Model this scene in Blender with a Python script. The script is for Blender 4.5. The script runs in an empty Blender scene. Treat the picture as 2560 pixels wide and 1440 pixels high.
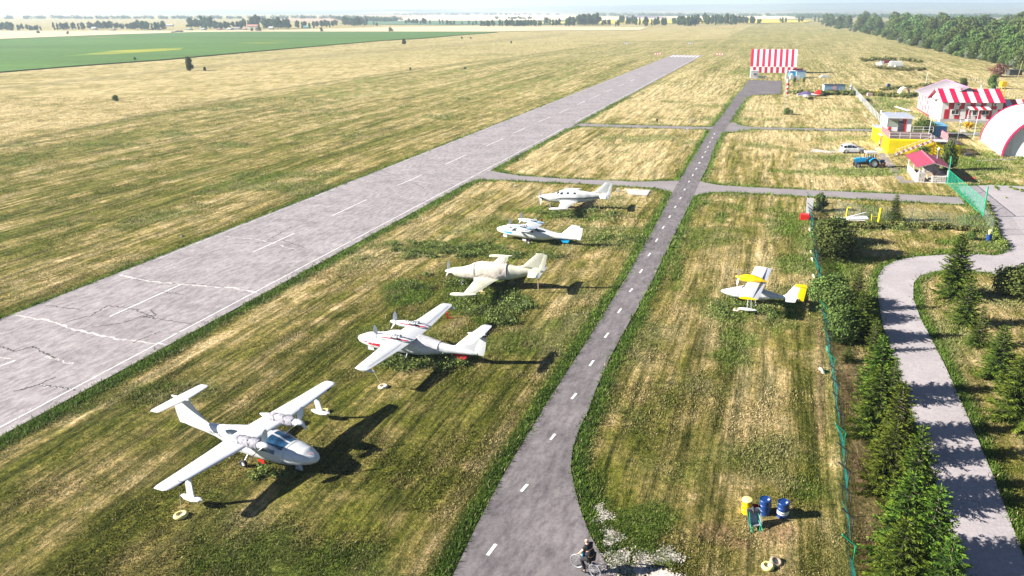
import bpy, math, random
import numpy as np
from mathutils import Vector, Matrix
from mathutils.geometry import tessellate_polygon
random.seed(7)
RNG = np.random.default_rng(11)
SC = bpy.context.scene
COL = SC.collection
R = math.radians
PI = math.pi

# ------------------------------------------------------------------ camera, world, sun
CH = 24.0                      # drone height in metres
FPX, PW, PH, U0, V0, VH = 1900.0, 2560, 1440, 1530.0, 720.0, 26.0
PIT = math.atan((V0 - VH) / FPX)
CP, SP = math.cos(PIT), math.sin(PIT)
cam_d = bpy.data.cameras.new('camera')
cam = bpy.data.objects.new('camera', cam_d)
COL.objects.link(cam)
cam.location = (0, 0, CH)
cam.rotation_euler = (PI / 2 - PIT, 0, 0)
cam_d.sensor_width = 36.0
cam_d.lens = FPX / PW * 36.0
cam_d.shift_x = (PW / 2 - U0) / PW
cam_d.clip_start = 0.5
cam_d.clip_end = 60000
SC.camera = cam

SUN_EL = R(26.0)
SH_AZ = R(5.0)                 # shadows run along +x, turned 5 degrees towards +y
world = bpy.data.worlds.new('World')
SC.world = world
world.use_nodes = True
wn = world.node_tree
bg = wn.nodes['Background']
sky = wn.nodes.new('ShaderNodeTexSky')
sky.sky_type = 'NISHITA'
sky.sun_disc = False
sky.sun_elevation = SUN_EL
sky.sun_rotation = R(270) - SH_AZ     # sun stands towards -x
sky.air_density = 0.35
sky.dust_density = 0.1
wn.links.new(sky.outputs[0], bg.inputs[0])
bg.inputs[1].default_value = 0.05
sun_d = bpy.data.lights.new('sun', 'SUN')
sun_d.energy = 5.0
sun_d.angle = R(0.5)
sun_d.color = (1.0, 0.94, 0.85)
sun = bpy.data.objects.new('sun', sun_d)
COL.objects.link(sun)
sdir = Vector((math.cos(SH_AZ) * math.cos(SUN_EL), math.sin(SH_AZ) * math.cos(SUN_EL), -math.sin(SUN_EL)))
sun.rotation_euler = sdir.to_track_quat('-Z', 'Y').to_euler()
sun.location = (-200, 0, 150)
SC.view_settings.view_transform = 'Standard'
SC.view_settings.look = 'None'
SC.view_settings.exposure = 1.95
SC.view_settings.gamma = 1.0
SC.view_settings.use_curve_mapping = False
SC.cycles.volume_bounces = 1
SC.cycles.max_bounces = 6
SC.cycles.transparent_max_bounces = 12
SC.cycles.caustics_reflective = False
SC.cycles.caustics_refractive = False
SC.cycles.sample_clamp_indirect = 4

# ------------------------------------------------------------------ helpers
def gp(u, v, z=0.0):
    """photo pixel -> point of the place at height z"""
    dx = (u - U0) / FPX; dy = (V0 - v) / FPX
    t = (CH - z) / (SP - dy * CP)
    return Vector((dx * t, (CP + dy * SP) * t, z))
def pxm(v):
    return (v - VH) * CP / CH
def proj(x, y, z=0.0):
    d = y * CP + (CH - z) * SP
    d = np.maximum(d, 1e-3)
    return U0 + FPX * x / d, V0 - FPX * (y * SP - (CH - z) * CP) / d

def tag(o, label=None, cat=None, group=None, kind=None):
    if label: o['label'] = label
    if cat: o['category'] = cat
    if group: o['group'] = group
    if kind: o['kind'] = kind
    return o
def thing(name, label, cat, loc=(0, 0, 0), rz=0.0, group=None):
    o = bpy.data.objects.new(name, None)
    COL.objects.link(o)
    o.empty_display_size = 0.2
    o.location = loc
    o.rotation_euler = (0, 0, rz)
    return tag(o, label, cat, group)
def kids(o):
    return [c for c in ALL if c.parent is o] if False else list(o.children)
def dup(root, loc, rz, label=None, scale=1.0, group=None):
    r = root.copy(); COL.objects.link(r)
    r.location = loc; r.rotation_euler = (root.rotation_euler[0], root.rotation_euler[1], rz)
    r.scale = (scale,) * 3 if not hasattr(scale, '__len__') else scale
    if label: r['label'] = label
    if group: r['group'] = group
    for ch in list(root.children):
        c = ch.copy(); COL.objects.link(c); c.parent = r
        for g in list(ch.children):
            d = g.copy(); COL.objects.link(d); d.parent = c
    return r

class MB:
    def __init__(s):
        s.v = []; s.f = []; s.mi = []; s.M = Matrix.Identity(4); s.cm = 0
    def add(s, vs, fs, mi=None):
        b = len(s.v)
        for p in vs: s.v.append(tuple(s.M @ Vector(p)))
        for f in fs:
            s.f.append(tuple(b + i for i in f)); s.mi.append(s.cm if mi is None else mi)
        return s
    def box(s, x0, x1, y0, y1, z0, z1, mi=None):
        vs = [(x0,y0,z0),(x1,y0,z0),(x1,y1,z0),(x0,y1,z0),(x0,y0,z1),(x1,y0,z1),(x1,y1,z1),(x0,y1,z1)]
        return s.add(vs, [(3,2,1,0),(4,5,6,7),(0,1,5,4),(1,2,6,5),(2,3,7,6),(3,0,4,7)], mi)
    def tube(s, pts, rad, n=8, mi=None, cap=True):
        pts = [Vector(p) for p in pts]
        if not hasattr(rad, '__len__'): rad = [rad] * len(pts)
        rings = []
        for i, p in enumerate(pts):
            a = pts[max(i - 1, 0)]; b = pts[min(i + 1, len(pts) - 1)]
            t = (b - a).normalized()
            up = Vector((0, 0, 1)) if abs(t.z) < 0.95 else Vector((1, 0, 0))
            e1 = t.cross(up).normalized(); e2 = t.cross(e1).normalized()
            rings.append([p + (e1 * math.cos(2*PI*k/n) + e2 * math.sin(2*PI*k/n)) * rad[i] for k in range(n)])
        return s.loft(rings, cap, mi)
    def loft(s, rings, cap=True, mi=None, closed=True):
        n = len(rings[0]); vs = [p for r in rings for p in r]; fs = []
        for i in range(len(rings) - 1):
            for k in range(n if closed else n - 1):
                a = i * n + k; b = i * n + (k + 1) % n
                fs.append((a, b, b + n, a + n))
        if cap:
            fs.append(tuple(range(n - 1, -1, -1)))
            fs.append(tuple((len(rings) - 1) * n + k for k in range(n)))
        return s.add(vs, fs, mi)
    def lathe(s, prof, c=(0,0,0), axis='z', n=16, mi=None, cap=True):
        """prof = [(r, h)...]"""
        rings = []
        for r, h in prof:
            ring = []
            for k in range(n):
                a = 2*PI*k/n; x, y = r*math.cos(a), r*math.sin(a)
                p = {'z': (x, y, h), 'x': (h, x, y), 'y': (x, h, y)}[axis]
                ring.append((p[0]+c[0], p[1]+c[1], p[2]+c[2]))
            rings.append(ring)
        return s.loft(rings, cap, mi)
    def grid(s, g, mi=None):
        h, w = len(g), len(g[0])
        return s.add([p for r in g for p in r], [(i*w+j, i*w+j+1, (i+1)*w+j+1, (i+1)*w+j) for i in range(h-1) for j in range(w-1)], mi)
    def prism(s, poly, z0, z1, mi=None):
        """upright prism on an xy polygon"""
        n = len(poly)
        vs = [(p[0], p[1], z0) for p in poly] + [(p[0], p[1], z1) for p in poly]
        tr = tessellate_polygon([[Vector((p[0], p[1], 0)) for p in poly]])
        fs = [(b, a, c) for a, b, c in tr] + [(a+n, b+n, c+n) for a, b, c in tr]
        fs += [(i, (i+1) % n, (i+1) % n + n, i + n) for i in range(n)]
        return s.add(vs, fs, mi)
    def slab(s, prof, y0, y1, mi=None):
        """xz profile extruded along y"""
        n = len(prof)
        vs = [(p[0], y0, p[1]) for p in prof] + [(p[0], y1, p[1]) for p in prof]
        tr = tessellate_polygon([[Vector((p[0], p[1], 0)) for p in prof]])
        fs = [tuple(t) for t in tr] + [(b+n, a+n, c+n) for a, b, c in tr]
        fs += [(i, i+n, (i+1) % n + n, (i+1) % n) for i in range(n)]
        return s.add(vs, fs, mi)
    def panel(s, p0, p1, p2, p3, th=0.02, mi=None):
        """thin slab on a quad, thickness along its normal"""
        P = [Vector(p) for p in (p0, p1, p2, p3)]
        nrm = (P[1]-P[0]).cross(P[3]-P[0]).normalized() * th
        vs = P + [p + nrm for p in P]
        return s.add(vs, [(3,2,1,0),(4,5,6,7),(0,1,5,4),(1,2,6,5),(2,3,7,6),(3,0,4,7)], mi)
    def build(s, name, mats, parent=None, smooth=False, fixn=True, auto=None):
        me = bpy.data.meshes.new(name)
        me.from_pydata(s.v, [], s.f)
        if not isinstance(mats, (list, tuple)): mats = [mats]
        for m in mats: me.materials.append(m)
        if len(mats) > 1: me.polygons.foreach_set('material_index', s.mi)
        me.update()
        if fixn:
            import bmesh
            bm = bmesh.new(); bm.from_mesh(me); bmesh.ops.recalc_face_normals(bm, faces=bm.faces); bm.to_mesh(me); bm.free()
        if smooth:
            me.shade_smooth()
            if auto is not None:
                me.set_sharp_from_angle(angle=R(auto))
        o = bpy.data.objects.new(name, me)
        COL.objects.link(o)
        if parent is not None: o.parent = parent
        return o

def npmesh(name, V, F, mats, col=None, parent=None, mi=None):
    """fast mesh from numpy arrays; F is (n,3) or (n,4)"""
    me = bpy.data.meshes.new(name)
    k = F.shape[1]
    me.vertices.add(len(V)); me.vertices.foreach_set('co', np.asarray(V, np.float32).ravel())
    me.loops.add(F.size); me.loops.foreach_set('vertex_index', F.astype(np.int32).ravel())
    me.polygons.add(len(F)); me.polygons.foreach_set('loop_start', np.arange(0, F.size, k, dtype=np.int32))
    if not isinstance(mats, (list, tuple)): mats = [mats]
    for m in mats: me.materials.append(m)
    if mi is not None: me.polygons.foreach_set('material_index', np.asarray(mi, np.int32))
    me.update(calc_edges=True)
    if col is not None:
        a = me.color_attributes.new('Col', 'FLOAT_COLOR', 'POINT')
        c4 = np.ones((len(V), 4), np.float32); c4[:, :3] = col[:, :3]
        if col.shape[1] > 3: c4[:, 3] = col[:, 3]
        a.data.foreach_set('color', c4.ravel())
    o = bpy.data.objects.new(name, me); COL.objects.link(o)
    if parent is not None: o.parent = parent
    return o

# ------------------------------------------------------------------ materials
def nodes_of(name):
    m = bpy.data.materials.new(name); m.use_nodes = True
    nt = m.node_tree
    return m, nt, nt.nodes['Principled BSDF']
def N(nt, typ, **kw):
    n = nt.nodes.new(typ)
    for k, v in kw.items(): setattr(n, k, v)
    return n
def noise_fac(nt, scale, detail=4, rough=0.55, vec=None):
    n = N(nt, 'ShaderNodeTexNoise')
    n.inputs['Scale'].default_value = scale; n.inputs['Detail'].default_value = detail; n.inputs['Roughness'].default_value = rough
    if vec is not None: nt.links.new(vec, n.inputs['Vector'])
    return n.outputs['Fac']
def ramp(nt, fac, p0, c0, p1, c1):
    r = N(nt, 'ShaderNodeValToRGB')
    r.color_ramp.elements[0].position = p0; r.color_ramp.elements[0].color = (*c0, 1)
    r.color_ramp.elements[1].position = p1; r.color_ramp.elements[1].color = (*c1, 1)
    nt.links.new(fac, r.inputs[0])
    return r.outputs[0]
def mix(nt, fac, a, b, mode='MIX'):
    n = N(nt, 'ShaderNodeMix', data_type='RGBA', blend_type=mode)
    for sock, val in ((n.inputs[0], fac), (n.inputs[6], a), (n.inputs[7], b)):
        if isinstance(val, (int, float)): sock.default_value = val
        elif isinstance(val, tuple): sock.default_value = (*val, 1) if len(val) == 3 else val
        else: nt.links.new(val, sock)
    return n.outputs[2]
def math_(nt, op, a, b=0.0, c=None):
    n = N(nt, 'ShaderNodeMath', operation=op)
    for i, val in enumerate((a, b) if c is None else (a, b, c)):
        if isinstance(val, (int, float)): n.inputs[i].default_value = val
        else: nt.links.new(val, n.inputs[i])
    return n.outputs[0]
def bump(nt, bsdf, h, strength=0.3, dist=0.05):
    b = N(nt, 'ShaderNodeBump'); b.inputs['Strength'].default_value = strength; b.inputs['Distance'].default_value = dist
    nt.links.new(h, b.inputs['Height']); nt.links.new(b.outputs[0], bsdf.inputs['Normal'])
def mat(name, rgb, rough=0.6, var=0.15, scale=3.0, metal=0.0, bmp=0.0, spec=0.5, coat=0.0, dirt=None):
    m, nt, b = nodes_of(name)
    tc = N(nt, 'ShaderNodeTexCoord').outputs['Object']
    f = noise_fac(nt, scale, 5, 0.6, tc)
    lo = tuple(c * (1 - var) for c in rgb); hi = tuple(min(1, c * (1 + var * .6)) for c in rgb)
    c = ramp(nt, f, 0.3, lo, 0.7, hi)
    if dirt:
        f2 = noise_fac(nt, scale * 0.35, 6, 0.7, tc)
        c = mix(nt, ramp(nt, f2, 0.5, (0, 0, 0), 0.78, (1, 1, 1)), c, dirt)
    nt.links.new(c, b.inputs['Base Color'])
    b.inputs['Roughness'].default_value = rough; b.inputs['Metallic'].default_value = metal
    b.inputs['Specular IOR Level'].default_value = spec
    b.inputs['Coat Weight'].default_value = coat
    if bmp: bump(nt, b, noise_fac(nt, scale * 6, 4, 0.6, tc), bmp, 0.02)
    return m
def leaf_mat(name, rgb, var=0.45, trans=0.25):
    m, nt, b = nodes_of(name)
    at = N(nt, 'ShaderNodeAttribute', attribute_name='Col').outputs['Color']
    oi = N(nt, 'ShaderNodeObjectInfo').outputs['Random']
    c = mix(nt, 1.0, at, rgb, 'MULTIPLY')
    hsv = N(nt, 'ShaderNodeHueSaturation')
    nt.links.new(c, hsv.inputs['Color'])
    nt.links.new(math_(nt, 'MULTIPLY_ADD', oi, 0.05, 0.475), hsv.inputs['Hue'])
    nt.links.new(math_(nt, 'MULTIPLY_ADD', oi, var, 1 - var / 2), hsv.inputs['Value'])
    nt.links.new(hsv.outputs[0], b.inputs['Base Color'])
    b.inputs['Roughness'].default_value = 0.75
    b.inputs['Specular IOR Level'].default_value = 0.15
    if trans:
        t = N(nt, 'ShaderNodeBsdfTranslucent'); nt.links.new(hsv.outputs[0], t.inputs['Color'])
        mx = N(nt, 'ShaderNodeMixShader'); mx.inputs[0].default_value = trans
        nt.links.new(b.outputs[0], mx.inputs[1]); nt.links.new(t.outputs[0], mx.inputs[2])
        nt.links.new(mx.outputs[0], nt.nodes['Material Output'].inputs[0])
    return m

M = {}
M['white'] = mat('white_paint', (0.62, 0.62, 0.62), 0.35, 0.05, 1.5, coat=0.2)
M['plane'] = mat('aircraft_white', (0.56, 0.575, 0.59), 0.35, 0.06, 1.2, coat=0.3, dirt=(0.47, 0.48, 0.47))
M['planegrime'] = mat('weathered_white', (0.58, 0.59, 0.58), 0.5, 0.1, 2.0, dirt=(0.42, 0.41, 0.36))
M['cream'] = mat('weathered_cream', (0.56, 0.55, 0.44), 0.5, 0.1, 2.0, dirt=(0.4, 0.38, 0.22))
M['cloth'] = mat('cream_cover_cloth', (0.54, 0.48, 0.42), 0.9, 0.12, 2.5, bmp=0.6)
M['greycloth'] = mat('grey_cover_cloth', (0.3, 0.29, 0.33), 0.85, 0.3, 4, bmp=0.9)
M['purplecloth'] = mat('purple_cover_cloth', (0.09, 0.06, 0.17), 0.9, 0.3, 3)
M['red'] = mat('crimson_paint', (0.42, 0.008, 0.03), 0.45, 0.15, 2.0)
M['redpaint'] = mat('red_paint', (0.6, 0.015, 0.015), 0.4, 0.15, 2.0)
M['magenta'] = mat('crimson_sheet_metal', (0.42, 0.006, 0.05), 0.45, 0.12, 1.2)
M['blue'] = mat('blue_stripe', (0.0, 0.26, 0.55), 0.4, 0.1, 2.0)
M['dkblue'] = mat('dark_blue_paint', (0.005, 0.035, 0.15), 0.4, 0.25, 3.0)
M['ctblue'] = mat('container_blue', (0.01, 0.1, 0.28), 0.5, 0.25, 2.0, dirt=(0.03, 0.07, 0.12))
M['ltblue'] = mat('pale_blue_paint', (0.35, 0.5, 0.62), 0.6, 0.15, 2.0)
M['tractorblue'] = mat('tractor_blue', (0.0, 0.3, 0.62), 0.4, 0.12, 2.0)
M['yellow'] = mat('yellow_paint', (0.75, 0.62, 0.0), 0.5, 0.08, 1.0, dirt=(0.6, 0.45, 0.02))
M['orange'] = mat('amber_paint', (0.85, 0.5, 0.0), 0.35, 0.06, 2.0)
M['ylid'] = mat('pale_yellow_lid', (0.75, 0.62, 0.25), 0.6, 0.1, 3.0)
M['black'] = mat('black_rubber', (0.015, 0.015, 0.016), 0.8, 0.3, 6)
M['dark'] = mat('dark_metal', (0.05, 0.05, 0.055), 0.5, 0.3, 4)
M['grey'] = mat('grey_metal', (0.35, 0.36, 0.37), 0.45, 0.15, 3, metal=0.3)
M['ltgrey'] = mat('light_grey_metal', (0.55, 0.56, 0.58), 0.45, 0.12, 2)
M['roofgrey'] = mat('grey_roofing', (0.3, 0.33, 0.4), 0.7, 0.2, 1.5)
M['green'] = mat('green_paint', (0.0, 0.28, 0.14), 0.5, 0.15, 3)
M['wood'] = mat('weathered_wood', (0.32, 0.24, 0.16), 0.8, 0.3, 5, bmp=0.3)
M['dkwood'] = mat('dark_planks', (0.12, 0.08, 0.08), 0.8, 0.35, 3, bmp=0.3)
M['brown'] = mat('brown_paint', (0.3, 0.07, 0.01), 0.55, 0.3, 3)
M['maroon'] = mat('maroon_roof', (0.27, 0.035, 0.07), 0.55, 0.12, 2.0)
M['maroonridge'] = mat('maroon_ridge', (0.45, 0.12, 0.17), 0.5, 0.12, 2.0)
M['stone'] = mat('rubble_stone', (0.5, 0.46, 0.42), 0.85, 0.45, 4.0, bmp=0.8)
M['concrete'] = mat('concrete', (0.42, 0.4, 0.39), 0.9, 0.2, 1.0, bmp=0.3)
M['plaster'] = mat('dirty_plaster', (0.6, 0.57, 0.53), 0.9, 0.2, 1.5)
M['skin'] = mat('skin', (0.6, 0.33, 0.24), 0.5, 0.1, 8)
M['shirt'] = mat('black_cotton', (0.007, 0.007, 0.01), 0.9, 0.3, 6)
M['tealbag'] = mat('teal_cloth', (0.0, 0.3, 0.42), 0.8, 0.2, 6)
M['bark'] = mat('bark', (0.13, 0.1, 0.07), 0.9, 0.4, 6, bmp=0.6)
M['tyreyellow'] = mat('yellow_painted_tyre', (0.66, 0.56, 0.22), 0.8, 0.25, 6, bmp=0.4)
M['tyrewhite'] = mat('whitewashed_tyre', (0.66, 0.56, 0.42), 0.8, 0.25, 6, bmp=0.4)
M['rope'] = mat('rope', (0.5, 0.45, 0.3), 0.9, 0.2, 8)
M['barrow'] = mat('galvanised_tray', (0.4, 0.42, 0.46), 0.4, 0.2, 4, metal=0.5)
def glass_mat(name, rgb=(0.02, 0.03, 0.04), rough=0.08):
    m, nt, b = nodes_of(name)
    f = noise_fac(nt, 2.0, 2, 0.5, N(nt, 'ShaderNodeTexCoord').outputs['Object'])
    nt.links.new(ramp(nt, f, 0.3, tuple(c*0.6 for c in rgb), 0.7, tuple(c*1.5 for c in rgb)), b.inputs['Base Color'])
    b.inputs['Roughness'].default_value = rough; b.inputs['Specular IOR Level'].default_value = 0.8
    return m
M['glass'] = glass_mat('dark_glass')
M['blueglass'] = glass_mat('blue_glass', (0.02, 0.07, 0.14))
M['spruce'] = leaf_mat('spruce_needles', (0.05, 0.088, 0.014), 0.35, 0.2)
M['leaf'] = leaf_mat('green_leaves', (0.075, 0.115, 0.03), 0.5, 0.25)
M['leaffar'] = leaf_mat('dark_green_leaves', (0.045, 0.085, 0.03), 0.4, 0.2)
M['silver'] = leaf_mat('silver_leaves', (0.17, 0.2, 0.15), 0.3, 0.2)
M['weed'] = leaf_mat('weed_leaves', (0.14, 0.19, 0.04), 0.3, 0.25)
M['yleaf'] = leaf_mat('yellow_flowers', (0.55, 0.42, 0.02), 0.1, 0.2)
M['brownleaf'] = leaf_mat('reddish_brown_leaves', (0.18, 0.1, 0.07), 0.2, 0.2)
def net_mat(name, rgb, scale, cover):
    m, nt, b = nodes_of(name)
    tc = N(nt, 'ShaderNodeTexCoord').outputs['Object']
    f = noise_fac(nt, scale, 2, 0.7, tc)
    nt.links.new(ramp(nt, f, 0.3, tuple(c*0.8 for c in rgb), 0.7, tuple(c*1.15 for c in rgb)), b.inputs['Base Color'])
    b.inputs['Roughness'].default_value = 0.7; b.inputs['Specular IOR Level'].default_value = 0.1
    t = N(nt, 'ShaderNodeBsdfTransparent'); mx = N(nt, 'ShaderNodeMixShader')
    mr = N(nt, 'ShaderNodeMapRange'); nt.links.new(f, mr.inputs[0])
    mr.inputs[1].default_value = 0.35; mr.inputs[2].default_value = 0.65
    mr.inputs[3].default_value = max(0, cover - 0.12); mr.inputs[4].default_value = min(1, cover + 0.12)
    nt.links.new(mr.outputs[0], mx.inputs[0])
    nt.links.new(t.outputs[0], mx.inputs[1]); nt.links.new(b.outputs[0], mx.inputs[2])
    nt.links.new(mx.outputs[0], nt.nodes['Material Output'].inputs[0])
    return m
M['net'] = net_mat('green_netting', (0.02, 0.26, 0.22), 3.0, 0.58)
M['gatenet'] = net_mat('green_chain_link', (0.02, 0.26, 0.18), 6.0, 0.15)
M['greynet'] = net_mat('grey_chain_link', (0.25, 0.26, 0.27), 6.0, 0.18)
M['wirenet'] = net_mat('thin_wire_mesh', (0.2, 0.22, 0.2), 6.0, 0.05)
def rgbm(name, rgb): return mat(name, rgb)

# ------------------------------------------------------------------ ground colouring (places of straw, green and bare soil)
def vnoise(x, y, seed=0):
    xi = np.floor(x).astype(np.int64); yi = np.floor(y).astype(np.int64)
    fx = x - xi; fy = y - yi
    fx = fx*fx*(3-2*fx); fy = fy*fy*(3-2*fy)
    def h(a, b):
        k = (a * 374761393 + b * 668265263 + seed * 982451653) & 0xffffffff
        k = ((k ^ (k >> 13)) * 1274126177) & 0xffffffff
        return ((k ^ (k >> 16)) & 0xffff) / 65535.0
    return (h(xi,yi)*(1-fx)+h(xi+1,yi)*fx)*(1-fy) + (h(xi,yi+1)*(1-fx)+h(xi+1,yi+1)*fx)*fy
def fbm(x, y, seed=0, o=4, g=0.55):
    t = 0; a = 1; s = 0
    for i in range(o):
        t = t + a * vnoise(x * 2**i + 13.7*i, y * 2**i - 7.1*i, seed + i); s += a; a *= g
    return t / s
def sst(a, b, x):
    t = np.clip((x - a) / (b - a), 0, 1); return t*t*(3-2*t)
def P2(lst): return [gp(u, v).to_2d() for u, v in lst]

rwR0, rwR1 = gp(0, 1093), gp(1757, 138.5)
rwL0, rwL1 = gp(0, 800), gp(1682, 137)
RW_DIR = (rwR1 - rwR0).normalized()
RW_A = math.atan2(RW_DIR.y, RW_DIR.x)
rw_b = rwR0 - RW_DIR * 90; rw_c = rwL0 - (rwL1 - rwL0).normalized() * 90
RUNWAY = [rw_b.to_2d(), rwR1.to_2d(), rwL1.to_2d(), rw_c.to_2d()]
TAXI_L = [(1100,1500),(1133,1440),(1168,1365),(1215,1270),(1262,1185),(1312,1100),(1360,1020),(1415,935),(1470,850),(1520,768),(1566,695),(1612,610),(1652,540),(1690,465),(1735,392),(1778,322),(1808,285),(1836,245),(1862,215),(1872,200)]
TAXI_R = [(1955,203),(1952,235),(1880,238),(1866,246),(1845,275),(1830,300),(1805,335),(1790,360),(1770,415),(1745,465),(1725,510),(1700,560),(1668,625),(1632,700),(1595,770),(1560,830),(1520,905),(1490,975),(1472,1025),(1448,1075),(1432,1120),(1427,1170),(1436,1220),(1452,1280),(1475,1340),(1510,1400),(1545,1460),(1570,1500)]
CROSS1W = [(1225,427),(1250,432),(1300,440),(1400,447),(1500,451),(1600,455),(1698,452),(1690,490),(1678,480),(1640,471),(1560,466),(1460,460),(1350,455),(1260,450),(1195,449),(1170,458)]
CROSS1E = [(1742,450),(1765,458),(1800,464),(1900,470),(2050,477),(2200,484),(2330,490),(2400,494),(2412,512),(2300,506),(2150,498),(2000,490),(1880,483),(1800,480),(1760,484),(1728,492)]
CROSS2 = [(1425,318),(1452,309),(1520,312),(1650,315),(1776,318),(1836,306),(1850,314),(1880,318),(2000,321),(2180,324),(2330,330),(2450,335),(2450,340),(2330,335),(2180,329),(2000,326),(1880,324),(1825,331),(1785,330),(1772,324),(1650,321),(1520,318),(1440,316),(1420,325)]
APRON = [(2392,467),(2480,463),(2575,468),(2700,475),(2900,520),(3000,700),(2760,740),(2620,716),(2560,702),(2508,690),(2470,682),(2430,678),(2385,676),(2335,680),(2300,690),(2284,708),(2283,745),(2300,795),(2332,855),(2362,915),(2400,1000),(2440,1090),(2480,1185),(2520,1290),(2562,1400),(2600,1500),(2420,1500),(2402,1440),(2372,1330),(2342,1225),(2312,1125),(2280,1035),(2250,950),(2228,880),(2205,805),(2195,745),(2194,695),(2210,668),(2240,652),(2290,643),(2370,637),(2450,637),(2490,640),(2512,634),(2522,622),(2512,600),(2492,580),(2482,560),(2468,548)]
ROADS = [RUNWAY, P2(TAXI_L + TAXI_R), P2(CROSS1W), P2(CROSS1E), P2(CROSS2), P2(APRON)]

def inpoly(x, y, poly):
    ins = np.zeros(x.shape, bool); n = len(poly)
    for i in range(n):
        x1, y1 = poly[i]; x2, y2 = poly[(i+1) % n]
        if y1 == y2: continue
        c = ((y1 > y) != (y2 > y)) & (x < (x2-x1)*(y-y1)/(y2-y1)+x1)
        ins ^= c
    return ins
def dpoly(x, y, poly, closed=True):
    d = np.full(x.shape, 1e9); n = len(poly)
    for i in range(n if closed else n-1):
        x1, y1 = poly[i]; x2, y2 = poly[(i+1) % n]
        dx, dy = x2-x1, y2-y1; L = dx*dx+dy*dy + 1e-9
        t = np.clip(((x-x1)*dx+(y-y1)*dy)/L, 0, 1)
        d = np.minimum(d, (x-x1-t*dx)**2+(y-y1-t*dy)**2)
    return np.sqrt(d)
def roaddist(x, y):
    """(distance to nearest road edge, positive outside), plus distance to runway / taxiway alone"""
    ds = []
    for p in ROADS:
        d = dpoly(x, y, p); d = np.where(inpoly(x, y, p), -d, d); ds.append(d)
    return np.min(ds, axis=0), ds

GREEN_BLOBS = [(1050,900,100,22),(1000,868,60,16),(1230,760,80,30),(1180,715,70,26),(1440,538,120,16),(1500,600,220,18),(1130,622,170,24),(1290,640,120,16),(1330,590,60,14),(1010,735,50,30),
    (1240,800,60,30),(1840,770,90,45),(1950,790,60,30),(1830,880,50,40),(1690,640,20,60),(2060,620,90,60),(2480,560,60,70),(2440,620,80,22),(2080,395,60,12),
    (2200,430,200,10),(2450,420,110,35),(2440,300,0,0),(2170,560,120,30),(2120,640,70,30),(1480,1250,40,70),(1560,1330,60,50),(1640,1290,50,60),(1620,1390,60,40),(1800,545,22,18),(1740,505,60,14),
    (2110,690,60,60),(1905,180,70,8),(1900,215,20,6),(2260,700,40,50),(2380,860,60,120),(1960,560,60,40),(90,1020,180,40),(2200,250,40,10),(2230,270,50,25)]
STRAW_BLOBS = [(650,1300,200,60),(380,1180,160,50),(2050,1300,60,60),(1960,1340,90,60),(1900,1040,110,120),(1600,900,60,90),(1750,820,110,70),(1800,660,120,60),(1960,690,40,30),(950,650,80,30),(1310,475,90,14),
    (2440,840,60,60),(2500,740,90,22),(2350,860,30,80),(2150,880,30,70),(2140,1180,18,180),(1900,330,180,14),(1950,345,140,8),(1960,280,180,30),(2160,440,160,22),(1650,220,110,40),(1560,265,160,30),(1500,390,180,40),
    (2130,350,40,8),(2108,850,28,90),(2140,1000,30,80),(2150,1180,30,120),(2170,1350,40,110),(2165,700,40,40),(1450,500,200,14)]
SOIL_BLOBS = [(2118,950,14,60),(2150,1200,22,70),(2170,1380,26,50),(1960,1330,70,30),(1790,1330,60,22),(1850,1360,40,20),(2050,950,12,200)]

STRAW_HI = np.array([0.52, 0.43, 0.245]); STRAW = np.array([0.315, 0.262, 0.105]); OLIVE = np.array([0.135, 0.15, 0.026])
GREENC = np.array([0.11, 0.185, 0.028]); DKGREEN = np.array([0.06, 0.115, 0.016]); SOILC = np.array([0.36, 0.24, 0.15])
def lerp(a, b, t): return a * (1 - t[:, None]) + b * t[:, None]

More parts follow.
